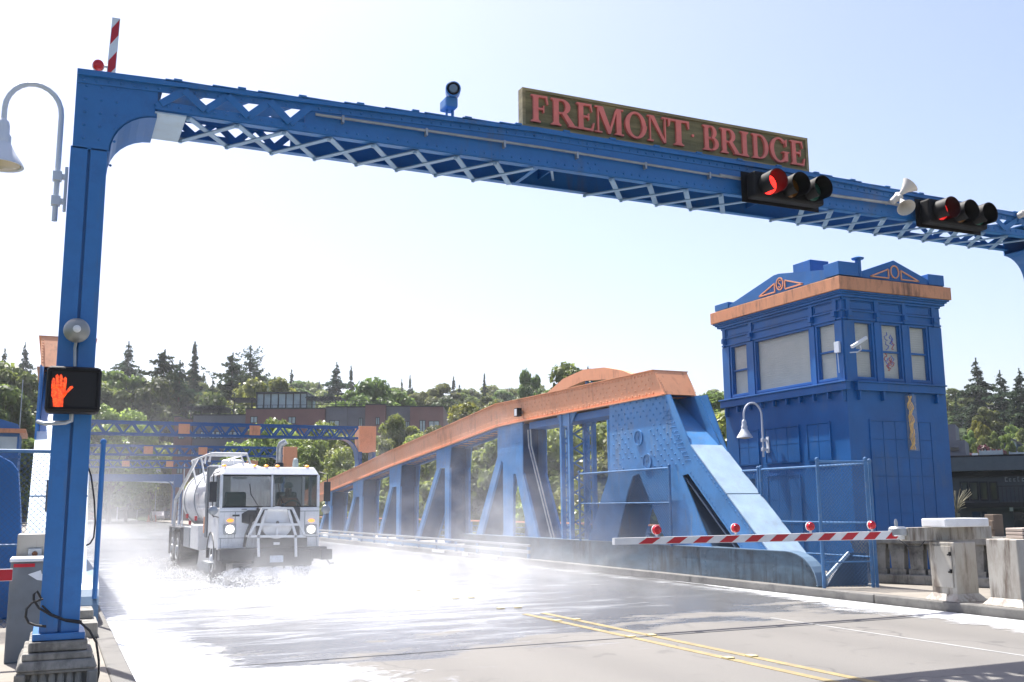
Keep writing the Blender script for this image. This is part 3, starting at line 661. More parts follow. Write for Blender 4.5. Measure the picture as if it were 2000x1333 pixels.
# underside lacing bars, pale where weathered
mb = MB()
def lace(x0, x1, n, z):
    global mb
    w = (x1-x0)/n
    for i in range(n):
        a = x0+i*w; b = a+w*1.0
        mb.bar((a, YF+.03, z), (b, YB-.03, z), .065, .012); mb.bar((a, YB-.03, z-.013), (b, YF+.03, z-.013), .065, .012)
        for q in ((a, YF+.04), (a, YB-.04)): mb.lathe([(.025, 0), (.02, -.02)], (q[0], q[1], z-.015), n=8)
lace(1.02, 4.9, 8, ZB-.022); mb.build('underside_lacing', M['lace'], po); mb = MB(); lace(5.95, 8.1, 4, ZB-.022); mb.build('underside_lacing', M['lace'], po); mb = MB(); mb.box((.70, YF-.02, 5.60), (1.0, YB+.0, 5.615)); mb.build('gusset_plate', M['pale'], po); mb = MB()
lace(8.9, 13.2, 9, ZB-.022)
mb.build('underside_lacing', M['lace'], po)
mb = MB(); mb.box((4.95, YF+.02, ZB-.01), (5.0, YB-.02, ZB)); mb.build('batten', M['blue'], po); mb = MB(); mb.box((5.3, YF+.02, ZB+.1), (5.32, YB-.02, 5.9)); mb.build('diaphragm', M['dblue'], po); mb = MB(); mb.box((8.5, YF+.02, ZB+.1), (8.52, YB-.02, 5.9)); mb.build('diaphragm', M['dblue'], po); mb = MB(); mb.bar((5.15, YF+.05, ZB), (5.5, YB-.05, ZB+.1), .03, .01); mb.build('tie_bar', M['lace'], po); mb = MB()
if 0: mb.box((4.95, YF+.02, ZB-.01), (5.0, YB-.02, ZB)); mb.box((5.3, YF+.02, ZB+.1), (5.32, YB-.02, 5.9)); mb.box((8.5, YF+.02, ZB+.1), (8.52, YB-.02, 5.9)); mb.bar((5.15, YF+.05, ZB), (5.5, YB-.05, ZB+.1), .03, .01); mb.build('diaphragm', M['dblue'], po)
# conduit pipe along the front of the web
mb = MB(); mb.tube([(2.3, YF-.04, 5.83), (5, YF-.04, 5.85), (7.6, YF-.04, 5.83)], .016, 6)
for x in np.arange(2.6, 7.6, .95): mb.box((x-.012, YF-.06, 5.78), (x+.012, YF, 5.86))
mb.tube([(7.5, YF-.05, 5.84), (8.0, YF-.06, 5.83), (8.25, YF-.06, 5.82)], .022, 6); mb.tube([(9.3, YF-.05, 5.80), (10.3, YF-.06, 5.81), (11.3, YF-.06, 5.80)], .022, 6)
mb.build('conduit', M['galv'], po)
# concrete pedestals
def pedestal(xc, label):
    yc = (YF+YB)/2
    t = thing('pedestal', (xc, yc, .15), label, 'pedestal', 'concrete pedestals of the portal')
    def ring(w, d, z0, z1, mb): mb.box((xc-w, yc-d, z0), (xc+w, yc+d, z1))
    mb = MB(); ring(.24, .47, .47, .555, mb); ring(.285, .5, .40, .465, mb)
    for z0, z1, wa, wb in ((.32, .40, .33, .30),):
        mb.hexa([(xc-wa, yc-.55, z0), (xc+wa, yc-.55, z0), (xc+wa, yc+.55, z0), (xc-wa, yc+.55, z0), (xc-wb, yc-.52, z1), (xc+wb, yc-.52, z1), (xc+wb, yc+.52, z1), (xc-wb, yc+.52, z1)])
    ring(.31, .53, .29, .32, mb); ring(.25, .46, .15, .30, mb)
    for x in (xc-.29, xc+.29):
        for y in (yc-.5, yc+.5): mb.box((x-.045, y-.045, .15), (x+.045, y+.045, .30))
    mb.build('plinth', M['conc'], t, bevel=.02)
    mb = MB()
    for i in range(6): mb.lathe([(.025, 0), (.034, .04), (.03, .1), (.022, .135)], (xc-.18+i*.072, yc-.475, .155), n=10)
    mb.build('fluting', M['conc'], t, smooth=True)
pedestal(.12, 'stained concrete pedestal with small balusters under the left blue column')
pedestal(XR-.13, 'concrete pedestal under the right column of the portal')

# ------------------------------------------------------------ SIGN
sg = thing('bridge_sign', (7.0, 10.28, 6.18), 'weathered wooden sign with salmon serif letters on top of the portal', 'sign')
SY = 10.24
s0 = P(1020, 173, Y=SY); s1 = P(1020, 250, Y=SY); s2 = P(1576, 270, Y=SY); s3 = P(1577, 336, Y=SY)
sz0, sz1 = (s1.z+s3.z)/2, (s0.z+s2.z)/2; sx0, sx1 = (s0.x+s1.x)/2, (s2.x+s3.x)/2
MB().box((sx0, SY, sz0), (sx1, SY+.09, sz1)).build('board', M['wood'], sg)
mb = MB(); bw = .035
mb.box((sx0-.005, SY-.018, sz0), (sx1+.005, SY+.1, sz0+bw)); mb.box((sx0-.005, SY-.018, sz1-bw), (sx1+.005, SY+.1, sz1)); mb.box((sx0-.005, SY-.018, sz0+bw), (sx0+bw, SY+.1, sz1-bw)); mb.box((sx1-bw, SY-.018, sz0+bw), (sx1+.005, SY+.1, sz1-bw))
mb.build('border', M['woodlt'], sg)
mb = MB()
for x in np.linspace(sx0+.35, sx1-.3, 6): mb.box((x-.025, SY+.02, 6.06), (x+.025, SY+.07, sz0+.001)); mb.box((x-.02, SY-.03, sz0-.05), (x+.02, SY+.05, sz0-.002))
mb.build('mounting_foot', M['dark'], sg)
# serif capitals, drawn in a unit cap height; each list holds polygons
def arc(cx, cy, rx, ry, a0, a1, n=14): return [(cx+rx*math.cos(R(a0+(a1-a0)*i/n)), cy+ry*math.sin(R(a0+(a1-a0)*i/n))) for i in range(n+1)]
def rectp(x0, y0, x1, y1): return [(x0, y0), (x1, y0), (x1, y1), (x0, y1)]
def band(o, i): return [[o[k], o[k+1], i[k+1], i[k]] for k in range(len(o)-1)]
def stem(x, w=.2): return [rectp(x, 0, x+w, 1), rectp(x-.09, 0, x+w+.09, .055), rectp(x-.09, .945, x+w+.09, 1), [(x-.04, .055), (x+w+.04, .055), (x+w, .12), (x, .12)], [(x-.04, .945), (x, .88), (x+w, .88), (x+w+.04, .945)]]
def bowl(x, y0, y1, rx, t=.19): cy = (y0+y1)/2; ry = (y1-y0)/2; return band(arc(x, cy, rx, ry, 90, -90), arc(x, cy, rx-t, ry-.065, 90, -90))
GL = {
 'F': (.72, stem(.12) + [rectp(.3, .925, .68, 1), [(.6, .925), (.68, .925), (.72, .70), (.67, .70)], rectp(.3, .47, .52, .54), rectp(.5, .38, .55, .63)]),
 'E': (.78, stem(.12) + [rectp(.3, .925, .68, 1), [(.6, .925), (.68, .925), (.72, .72), (.67, .72)], rectp(.3, .47, .54, .54), rectp(.52, .38, .57, .63), rectp(.3, 0, .74, .075), [(.66, .075), (.74, .075), (.80, .30), (.74, .30)]]),
 'R': (.95, stem(.12) + [rectp(.3, .935, .46, 1), rectp(.3, .44, .46, .51)] + bowl(.44, .44, 1, .32) + [[(.40, .47), (.60, .47), (.92, .055), (.70, .055)], rectp(.68, 0, 1.02, .055)]),
 'B': (.86, stem(.12) + [rectp(.3, .935, .46, 1), rectp(.3, .48, .46, .545), rectp(.3, 0, .46, .065)] + bowl(.44, .48, 1, .29) + bowl(.44, 0, .545, .36)),
 'I': (.42, stem(.11)), 'T': (.86, stem(.33) + [rectp(.02, .925, .84, 1), [(.02, .7), (.07, .7), (.12, .925), (.02, .925)], [(.84, .7), (.79, .7), (.74, .925), (.84, .925)]]),
 'D': (.98, stem(.12) + [rectp(.3, .935, .46, 1), rectp(.3, 0, .46, .065)] + bowl(.44, 0, 1, .48, .2)),
 'O': (1.0, band(arc(.5, .5, .5, .52, 0, 360, 28), arc(.5, .5, .3, .45, 0, 360, 28))),
 'G': (1.0, band(arc(.52, .5, .5, .52, 40, 330, 24), arc(.52, .5, .3, .45, 40, 330, 24)) + [rectp(.76, .05, .94, .42), rectp(.66, .40, 1.02, .45), [(.83, .66), (.9, .66), (.9, .96), (.83, .85)]]),
 'M': (1.25, [rectp(.13, 0, .19, .95), rectp(.02, 0, .32, .055), rectp(.02, .945, .3, 1), [(.12, 1), (.36, 1), (.70, .12), (.56, 0)], [(.56, 0), (.66, 0), (.96, .95), (.90, .95)], rectp(.92, 0, 1.12, 1), rectp(.84, 0, 1.22, .055), rectp(.95, .945, 1.22, 1)]),
 'N': (1.1, [rectp(.13, 0, .19, .95), rectp(.02, 0, .32, .055), rectp(.02, .945, .3, 1), [(.12, 1), (.36, 1), (.98, 0), (.86, 0)], rectp(.90, 0, .97, 1), rectp(.78, .945, 1.08, 1)]),
}
def letter(mb, ch, x0, x1, z0, z1, y, d=.03):
    wd, polys = GL[ch]; sx = (x1-x0)/wd; sz = z1-z0
    for k_, pl in enumerate(polys): mb.prism([(x0+px_*sx, y, z0+py_*sz) for px_, py_ in pl], (0, -d-.0007*k_, 0))
spans = [('F',1034,1069),('R',1073,1121),('E',1123,1158),('M',1159,1217),('O',1218.5,1260),('N',1262,1303),('T',1302,1345),('B',1370,1402),('R',1404,1441),('I',1444,1461),('D',1466,1500),('G',1501,1537),('E',1541,1569)]
lz0 = sz0+.075; lz1 = sz1-.075
for ch, a, b in spans:
    k = 1290
    xa = P(a, 225+(a-1034)*.18, Y=SY).x; xb_ = P(b, 225+(b-1034)*.18, Y=SY).x
    mb = MB(); letter(mb, ch, xa, xb_, lz0, lz1, SY-.004); mb.build('letter', M['salmon'], sg)
q = P(1352, 268, Y=SY); mb = MB(); mb.lathe([(.02, 0), (.02, .02)], (q.x, SY, (lz0+lz1)/2), (0, -1, 0), 8); mb.build('dot', M['salmon'], sg)

# ------------------------------------------------------------ SIGNALS, HORNS, CCTV on the portal
def signal(px_l, px_r, py, label, lit='siglit'):
    a = P(px_l, py, Y=9.93); b = P(px_r, py, Y=9.93); zc_ = 5.71
    L_ = 1.12; xc = (a.x+b.x)/2 - .18
    t = thing('traffic_signal', (xc, 10.0, zc_), label, 'traffic light', 'horizontal traffic signals on the portal')
    MB().box((xc-L_/2, 9.80, zc_-.17), (xc+L_/2, 9.98, zc_+.17)).build('housing', M['black'], t, bevel=.03)
    MB().box((xc-L_/2-.06, 9.985, zc_-.2), (xc+L_/2+.06, 10.0, zc_+.2)).build('backplate', M['black'], t)
    MB().box((xc-.3, 9.99, zc_-.09), (xc-.2, 10.09, zc_+.09)).box((xc+.2, 9.99, zc_-.09), (xc+.3, 10.09, zc_+.09)).build('bracket', M['dark'], t)
    for i, (nm, mm) in enumerate((('red_lens', M[lit]), ('amber_lens', M['sigamb']), ('green_lens', M['siggrn']))):
        x = xc+(i-1)*.36; v = MB(); n = 18; vs = []
        for k in range(n+1):
            th = R(-62+304*k/n)       # open at the bottom
            for rr_, yy in ((.145, 9.80), (.15, 9.80-.22), (.142, 9.80-.22), (.137, 9.80)):
                vs.append((x+rr_*math.cos(th), yy+(.0), zc_+rr_*math.sin(th)))
        fs = [(4*k+j, 4*(k+1)+j, 4*(k+1)+(j+1) % 4, 4*k+(j+1) % 4) for k in range(n) for j in range(4)]
        v.add(vs, fs); v.build('visor', M['black'], t, smooth=True)
        l = MB(); l.lathe([(.13, 0), (.125, .02), (.09, .035), (.03, .045)], (x, 9.80, zc_), (0, -1, 0), 20); l.build(nm, mm, t, smooth=True)
    return t
def ledmat(name, col, st, base):
    m, t, b = nodes(name); N = t.nodes.new; L = t.links.new
    geo = N('ShaderNodeNewGeometry'); v = N('ShaderNodeTexVoronoi'); v.inputs['Scale'].default_value = 55; L(geo.outputs['Position'], v.inputs['Vector'])
    r = N('ShaderNodeMapRange'); r.inputs[1].default_value = .2; r.inputs[2].default_value = .6; r.inputs[3].default_value = st; r.inputs[4].default_value = st*.25; L(v.outputs['Distance'], r.inputs[0])
    b.inputs['Base Color'].default_value = base+(1,); b.inputs['Emission Color'].default_value = col+(1,); L(r.outputs[0], b.inputs['Emission Strength']); b.inputs['Roughness'].default_value = .3
    return m
M['siglit'] = ledmat('lit red signal', (1, .02, .015), 4.5, (.3, .01, .01)); M['sigamb'] = mat('unlit amber lens', (.12, .05, .01), .25); M['siggrn'] = mat('unlit green lens', (.01, .07, .05), .25)
M['sigdim'] = ledmat('dim red signal', (1, .02, .015), .8, (.2, .01, .01))
signal(1500, 1600, 360, 'black horizontal traffic signal showing red below the end of the sign')
signal(1838, 1912, 412, 'black horizontal traffic signal nearest the right end of the portal, beyond the horns', 'sigdim')
def horn(c, d, label_parts, t, name='horn_bell', s=1.0):
    mb = MB(); mb.lathe([(.02*s, 0), (.03*s, .06*s), (.055*s, .13*s), (.10*s, .2*s), (.125*s, .23*s), (.12*s, .235*s), (.06*s, .15*s), (.02*s, .1*s)], c, d, 18); mb.build(name, M['cream2'], t, smooth=True)
    mb = MB(); d = Vector(d).normalized(); mb.lathe([(.045*s, -.12*s), (.05*s, -.02*s), (.02*s, .01*s)], c, d, 12); mb.build('driver', M['cream2'], t, smooth=True)
M['cream2'] = mat('horn paint', (.5, .48, .45), .45)
hc = P(1757, 388, Y=9.85)
t = thing('horn_loudspeaker', hc, 'pair of grey-white horn loudspeakers between the two traffic signals', 'loudspeaker')
horn(hc+Vector((-.02, 0, .03)), (.55, -.35, .6), None, t); horn(hc+Vector((-.02, -.03, -.02)), (-.25, -.65, -.75), None, t)
MB().tube([hc, (hc.x, 10.1, hc.z)], .025, 6).build('bracket', M['galv'], t)
hc = P(2003, 415, Y=9.9)
t = thing('horn_loudspeaker', hc, 'white horn at the right edge of the photo on top of the portal', 'loudspeaker'); horn(hc, (.0, -1, .2), None, t)
q = P(876, 184, Y=10.3)
t = thing('surveillance_camera', (q.x, 10.3, 6.05), 'camera with dark round lens on a short post left of the bridge sign', 'camera')
mb = MB(); mb.lathe([(.075, .20), (.085, .15), (.088, -.02), (.075, -.03), (.07, .0)], (q.x, 10.15, q.z), (.3, .9, .12), 18); mb.build('housing', M['tblue'], t, smooth=True)
mb = MB(); mb.lathe([(.076, 0), (.06, .012), (.055, .0)], (q.x-.008, 10.125, q.z-.004), (-.3, -.9, -.12), 18); mb.build('rim', M['black'], t, smooth=True)
mb = MB(); mb.lathe([(.052, 0), (.045, .02), (.02, .03)], (q.x-.008, 10.125, q.z-.004), (-.3, -.9, -.12), 16); mb.build('lens', mat('blue grey lens', (.15,.22,.3), .1), t, smooth=True)
mb = MB(); mb.box((q.x-.075, 10.18, q.z-.2), (q.x+.075, 10.4, q.z-.075)); mb.build('body', M['tblue'], t, bevel=.02)
mb = MB(); mb.tube([(q.x-.03, 10.3, 6.05), (q.x-.02, 10.3, q.z-.2)], .014, 6); mb.tube([(q.x+.05, 10.3, 6.05), (q.x+.05, 10.3, q.z-.16)], .018, 6); mb.build('post', M['tblue'], t)

# ------------------------------------------------------------ LEFT COLUMN FITTINGS
# hand signal
a = P(143, 760, Y=9.9)
t = thing('pedestrian_signal', a, 'black pedestrian signal with a lit red hand on the left column', 'pedestrian signal')
x0 = P(89, 760, Y=9.78).x; x1 = P(198, 760, Y=9.78).x; z1 = P(143, 715, Y=9.78).z; z0 = P(143, 806, Y=9.78).z
mb = MB(); mb.box((x0, 9.80, z0), (x1, 10.02, z1)); mb.build('housing', M['black'], t, bevel=.04)
xm, zm = (x0+x1)/2, (z0+z1)/2
fr = MB(); fr.box((x0+.02, 9.775, z0+.02), (x1-.02, 9.795, z0+.05)); fr.box((x0+.02, 9.775, z1-.05), (x1-.02, 9.795, z1-.02)); fr.box((x0+.02, 9.775, z0+.05), (x0+.045, 9.795, z1-.05)); fr.box((x1-.045, 9.775, z0+.05), (x1-.02, 9.795, z1-.05)); fr.build('bezel', M['black'], t, bevel=.008)
fc = MB(); fc.box((x0+.03, 9.785, z0+.03), (x1-.03, 9.799, z1-.03)); fc.build('face', mat('signal face', (.006,.006,.007), .7), t)
M['handled'] = ledmat('lit orange hand', (1, .07, .01), 1.15, (.4, .05, .01))
hd = MB()
hw = (x1-x0)
def HP(u, v): return (P(u, v, Y=9.782).x, 9.782, P(u, v, Y=9.782).z)   # measured on the signal's face
parts = [[(103.5,795),(122.5,795),(124,778),(130,768),(128,757),(101,757),(100,772),(103,779)],
         [(100.5,759),(107,759),(108,742),(104.5,738),(101,744)], [(108,759),(115,759),(115,734),(112,731.5),(109,734)],
         [(115.5,759),(122,759),(122.5,735),(119.5,731),(116.5,734)], [(122.5,759),(129,759),(130.5,740),(127.5,736),(124.5,739)],
         [(124,778),(130,770),(143,757),(141,754),(136,756),(128,766),(123,770)]]
for pl in parts: hd.prism([HP(*p_) for p_ in pl], (0, -.005, 0))
hd.build('hand_symbol', M['handled'], t)
mb = MB(); mb.tube([P(140, 806, Y=9.95), P(139, 822, Y=9.95), P(128, 826, Y=9.95), P(88, 828, Y=10.0), P(74, 824, Y=10.15)], .02, 8); mb.build('conduit', M['galv'], t, smooth=True)
# gong
a = P(150, 645, Y=9.95)
t = thing('warning_gong', a, 'round grey warning bell on the left column above the hand signal', 'bell')
mb = MB(); mb.lathe([(.115, 0), (.112, .03), (.09, .07), (.05, .095), (.03, .1)], (a.x, 9.98, a.z), (0, -1, 0), 24); mb.build('gong', mat('gong metal', (.3,.31,.3), .45, .4), t, smooth=True)
mb = MB(); mb.lathe([(.035, 0), (.03, .012), (.012, .02)], (a.x, 9.88, a.z), (0, -1, 0), 14); mb.build('boss', M['white'], t, smooth=True)
mb = MB(); mb.tube([(a.x, 9.99, a.z-.1), P(146, 680, Y=10.0), P(146, 716, Y=10.0)], .014, 6); mb.box((a.x-.05, 9.98, a.z-.05), (a.x+.05, 10.1, a.z+.05)); mb.build('conduit', M['galv'], t)
# gooseneck lamps
def goose(anchor, width, rise, drop, wall_dx, label, sc=1.0, wallmat=None):
    """anchor: top-side clamp point on pole; bends towards -X"""
    a = Vector(anchor); t = thing('gooseneck_lamp', a, label, 'street lamp', 'gooseneck lamps on brackets')
    r_ = width/2; pts = [a+Vector((0, 0, -drop)), a]; pts += [a+Vector((0, 0, rise))]
    for i in range(1, 12): th = math.pi*i/12; pts.append(a+Vector((-r_+r_*math.cos(th), 0, rise+r_*math.sin(th)*1.15)))
    pts += [a+Vector((-width, 0, rise)), a+Vector((-width, 0, rise-.18*sc))]
    MB().tube(pts, .028*sc, 10).build('pole', M['lwhite'], t, smooth=True)
    e = pts[-1]
    mb = MB(); mb.lathe([(.03*sc, .06*sc), (.055*sc, .03*sc), (.065*sc, -.02*sc), (.065*sc, -.1*sc), (.085*sc, -.13*sc), (.085*sc, -.2*sc), (.07*sc, -.22*sc)], e, n=20); mb.build('ballast_neck', M['lwhite'], t, smooth=True)
    mb = MB(); mb.lathe([(.08*sc, -.19*sc), (.10*sc, -.235*sc), (.155*sc, -.33*sc), (.215*sc, -.42*sc), (.225*sc, -.45*sc), (.20*sc, -.445*sc), (.1*sc, -.30*sc), (.05*sc, -.25*sc)], e, n=24); mb.build('shade', M['lwhite'], t, smooth=True)
    mb = MB(); mb.lathe([(.19*sc, -.435*sc), (.12*sc, -.47*sc), (.02*sc, -.485*sc)], e, n=20); mb.build('diffuser', mat('yellowed lamp glass', (.5,.42,.26), .25), t, smooth=True)
    mb = MB()
    for dz in (0.0, -drop*.55): mb.box((a.x-.045*sc, a.y-.045*sc, a.z+dz-.05*sc), (a.x+.045*sc, a.y+.045*sc, a.z+dz+.05*sc)); mb.box((a.x+.04*sc, a.y-.025*sc, a.z+dz-.03*sc), (a.x+wall_dx, a.y+.025*sc, a.z+dz+.03*sc))
    mb.box((a.x+wall_dx-.03, a.y-.06*sc, a.z-drop*.75), (a.x+wall_dx, a.y+.06*sc, a.z+.1*sc)); mb.build('bracket', M['lwhite'], t, bevel=.004)
    return t
ga = P(112, 345, Y=10.35)
goose(ga, .50, .62, .45, -.052-ga.x, 'white gooseneck lamp hanging from the upper left column', .92)

# ------------------------------------------------------------ BARRIER ARMS, CABINETS
def arm(p0, p1, label, lamps, n_str=12, lampside=Vector((0, 0, 1)), ph=0):
    p0 = Vector(p0); p1 = Vector(p1); d = (p1-p0); L_ = d.length; d.normalize(); up = lampside
    t = thing('boom_barrier', p0, label, 'barrier arm', 'red and white barrier arms')
    def hh(f): return .068-.022*f
    def sect(f, off): c = p0+d*L_*f; return c+up*off*hh(f)
    dp = Vector((0, .035, 0))
    mb = MB(); mb.hexa([sect(0,-1)-dp, sect(0,-1)+dp, sect(0,1)+dp, sect(0,1)-dp, sect(1,-1)-dp, sect(1,-1)+dp, sect(1,1)+dp, sect(1,1)-dp]); mb.build('boom', M['white'], t)
    for sgn in (-1,):
        mb = MB()
        for i in range(n_str):
            f0 = (i+.35+ph)/n_str; f1 = f0+.5/n_str; sk = .32/n_str
            if f1+sk > 1.0: continue
            y = dp*1.08*sgn
            pts = [sect(f0+sk, -.86)+y, sect(f1+sk, -.86)+y, sect(f1, .86)+y, sect(f0, .86)+y]
            mb.prism(pts, (0, .003*sgn*-1, 0))
        mb.build('red_stripes', M['red'], t)
    for f in lamps:
        c = sect(f, 1)+up*.10
        l = MB(); l.lathe([(.062, -.03), (.068, 0), (.06, .03), (.03, .045)], c, (0, -1, 0), 16); l.build('warning_lamp', M['redlamp'], t, smooth=True)
        l = MB(); l.tube([sect(f, .9), c-up*.05], .02, 6); l.lathe([(.07, -.035), (.07, -.02)], c, (0, -1, 0), 16); l.build('lamp_mount', M['white'], t)
    return t
pa_ = P(1775, 1045, Y=12.4); pb_ = P(1198, 1058, Y=12.4)
arm(pa_, pb_, 'lowered red and white striped barrier arm reaching from the right to the road centre', (.14, .365, .62, .87))
pl_, pu_ = Vector((.22, 12.4, 2.6)), P(227, 38, Y=12.4)
pl_.x = pu_.x-.16
arm(pl_, pu_, 'raised red and white barrier arm standing above the left end of the portal', (.875,), 12, Vector((-1, 0, 0)), -.2)
# housing beam of the right gate
def gate_cab(x, y, w, d, h, label, mt, door=True):
    t = thing('control_cabinet', (x, y, .15), label, 'cabinet', 'metal cabinets at the barriers')
    mb = MB(); mb.box((x, y, .24), (x+w, y+d, h)); mb.hexa([(x-.1, y-.1, .15), (x+w+.1, y-.1, .15), (x+w+.1, y+d+.1, .15), (x-.1, y+d+.1, .15), (x, y, .27), (x+w, y, .27), (x+w, y+d, .27), (x, y+d, .27)])
    mb.build('body', mt, t, bevel=.015)
    if door:
        mb = MB(); mb.box((x-.022, y+.05, .36), (x-.002, y+d-.06, h-.06)); mb.build('door', M['cream'], t, bevel=.006)
        mb = MB()
        for z in (.62, h-.18): mb.box((x-.05, y+.045, z-.03), (x-.022, y+.075, z+.03)); mb.bar((x-.035, y+.06, z), (x-.035, y+.11, z-.02), .02, .02)
        mb.build('latch', M['black'], t)
    return t
def rot_about(t, ang): t.rotation_euler = (0, 0, R(ang))
gb = P(1868, 1180, Z=.15)
g1 = gate_cab(13.08, 11.88, .48, .50, 1.07, 'cream metal gate cabinet with latched door under the barrier arm', M['cream'])
bm_ = thing('gate_machine', (13.6, 12.2, 1.1), 'long grey steel beam housing holding the barrier arm on top of the cream cabinet', 'gate housing')
MB().box((12.55, 12.28, 1.09), (14.42, 12.52, 1.30)).build('counterweight_beam', M['cream'], bm_, bevel=.01)
mb = MB(); mb.lathe([(.12, -.10), (.14, -.08), (.14, .02), (.11, .05)], (12.42, 12.38, 1.27), (0, 0, 1), 18); mb.lathe([(.025, 0), (.03, .08), (.015, .13)], (12.40, 12.38, 1.31), n=10); mb.build('pivot_head', M['galv'], bm_, smooth=True)
mb = MB(); mb.box((13.07, 12.0, 1.302), (14.05, 12.5, 1.44)); mb.build('motor_cover', M['white'], bm_, bevel=.02)
mb = MB(); mb.tube([(12.35, 12.30, 1.12), (12.5, 12.25, 1.0), (12.75, 12.25, 1.0), (12.95, 12.3, 1.12)], .008, 5); mb.build('cable', M['cable'], bm_)
gate_cab(13.12, 10.75, .75, .55, 1.14, 'large cream cabinet cut off by the right edge of the photo', M['cream'], False)
pb2 = P(1945, 1060, Y=13.5)
t = MB(); t.box((pb2.x-.12, 13.4, .15), (pb2.x+.12, 13.6, P(1945, 1005, Y=13.5).z)); t.box((pb2.x-.18, 13.38, 1.2), (pb2.x-.12, 13.5, 1.36)); o = t.build('wooden_post', mat('brown post', (.16,.12,.09), .8), bevel=.01); tag(o, 'short square brown post standing behind the right cabinets', 'post')
t = MB()
for k in range(3): t.box((13.45, 10.9, 1.145+.055*k), (14.4, 11.2, 1.19+.055*k))
o = t.build('stacked_planks', mat('pinkish plank', (.5,.42,.36), .7), bevel=.008); tag(o, 'stack of pale planks lying on top of the large cabinet at the right edge', 'planks')

# balustrade
def balustrade(p0, p1, label):
    p0 = Vector((p0[0], p0[1], .15)); p1 = Vector((p1[0], p1[1], .15)); d = p1-p0; L_ = d.length; d.normalize(); nn = Vector((-d.y, d.x, 0))
    t = thing('balustrade', p0, label, 'balustrade', 'concrete balustrades at the bridge ends')
    up = Vector((0, 0, 1))
    MB().bar(p0+up*.09, p1+up*.09, .42, .18).build('base_rail', M['conc'], t, bevel=.02)
    MB().bar(p0+up*.84, p1+up*.84, .40, .16).build('top_rail', M['conc'], t, bevel=.025)
    n = int(L_/.36)
    for i in range(n):
        c = p0+d*(L_*(i+.5)/n)
        mb = MB()
        w_, q_ = d*.155, nn*.14; w2, q2 = d*.125, nn*.12
        def ringp(z, a, b): return [c-a-b+up*z, c+a-b+up*z, c+a+b+up*z, c-a+b+up*z]
        for za, zb_, a, b, a2, b2 in ((.18, .28, w_, q_, w_, q_), (.28, .66, w2*.95, q2, w2*1.1, q2), (.66, .76, w_, q_, w_, q_)):
            mb.hexa(ringp(za, a, b)+ringp(zb_, a2, b2))
        mb.build('baluster', M['conc'], t)
balustrade((14.75, 15.9), (16.9, 11.3), 'weathered concrete balustrade between the blue tower and the cabinets')

# ------------------------------------------------------------ CHAIN-LINK PANELS
M['fencepaint'] = mat('fence frame paint', (.045,.14,.3), .45, dirt=(.2,.25,.32), dirt_amt=.4, dirt_scale=7)
def chain(p0, p1, z0, z1, label, rails=(), mesh=True, pm='fencepaint', caps=True, step=.058):
    p0 = Vector(p0); p1 = Vector(p1); d = p1-p0; L_ = d.length; d.normalize(); up = Vector((0, 0, 1))
    t = thing('chain_link_panel', (p0.x, p0.y, z0), label, 'fence', 'blue chain-link fence panels')
    for q in (p0, p1):
        mb = MB(); mb.tube([(q.x, q.y, z0), (q.x, q.y, z1+.03)], .032, 8); mb.ball((q.x, q.y, z1+.05), .042, 10); mb.build('post', M[pm], t, smooth=True)
    for z in (z1,)+tuple(rails): MB().tube([(p0.x, p0.y, z), (p1.x, p1.y, z)], .024 if z == z1 else .016, 8).build('rail', M[pm], t, smooth=True)
    h = z1-z0-.05; mb = MB(); r_ = .0026
    za = z0+.05
    for s_ in (1, -1):
        o = -h if s_ == 1 else 0
        k = o
        while k < (L_ if s_ == 1 else L_+h):
            # line u = k + s*(v), v in 0..h
            v0, v1 = 0, h
            if s_ == 1: v0 = max(0, -k); v1 = min(h, L_-k); f = lambda v: k+v
            else: v0 = max(0, k-L_); v1 = min(h, k); f = lambda v: k-v
            if v1-v0 > .03: mb.bar(p0+d*f(v0)+up*(za+v0), p0+d*f(v1)+up*(za+v1), r_*2, r_*2)
            k += step*1.3
    mb.build('wire_mesh', M['wire'], t)
    return t
M['wire'] = mat('blue coated wire', (.03,.09,.2), .4, .2)
chain((13.09, 14.93, 0), (13.98, 14.62, 0), .12, 2.47, 'near chain-link gate panel at the nose of the right girder', (1.33, .62))
chain((14.06, 14.6, 0), (14.06, 17.85, 0), .12, 2.44, 'long chain-link run in front of the blue tower door, right half', (1.33, .7))
chain((14.06, 17.93, 0), (14.06, 20.6, 0), .15, 2.43, 'chain-link run in front of the blue tower, farther half beside the end post', (1.33, .7))
chain((13.08, 19.95, 0), (13.08, 24.4, 0), .75, 2.55, 'pale chain-link panel across the foot of the right truss', (1.75,))
chain((-1.6, 14.9, 0), (-.0, 14.9, 0), .15, 2.48, 'chain-link panel left of the left column, in front of the white end post', (1.25,))
mb = MB(); mb.tube([(.60, 15.2, .5), (.60, 15.2, 2.62)], .034, 8); mb.ball((.60, 15.2, 2.64), .045, 10); o = mb.build('blue_pipe_post', M['blue'], smooth=True); tag(o, 'blue steel pipe post with ball cap just right of the left column', 'post')
# solid triangular guard plate with brace behind the gate panel
t = thing('guard_plate', (13.6, 15.3, .15), 'dark blue steel guard plate with a pale diagonal edge behind the chain-link gate', 'guard plate')
ga_ = P(1608, 1150, Y=15.2); 
mb = MB(); q = [P(1612, 1150, Y=15.2), P(1655, 1080, Y=15.2), P(1692, 1080, Y=15.2), P(1697, 1155, Y=15.2)]; mb.prism(q, (0, .03, 0)); mb.build('plate', mat('dark guard paint', (.03,.06,.11), .5), t)
mb = MB(); mb.bar(P(1597, 1147, Y=15.16), P(1658, 1080, Y=15.16), .06, .04, (0,1,0)); mb.build('edge_bar', M['pale'], t)

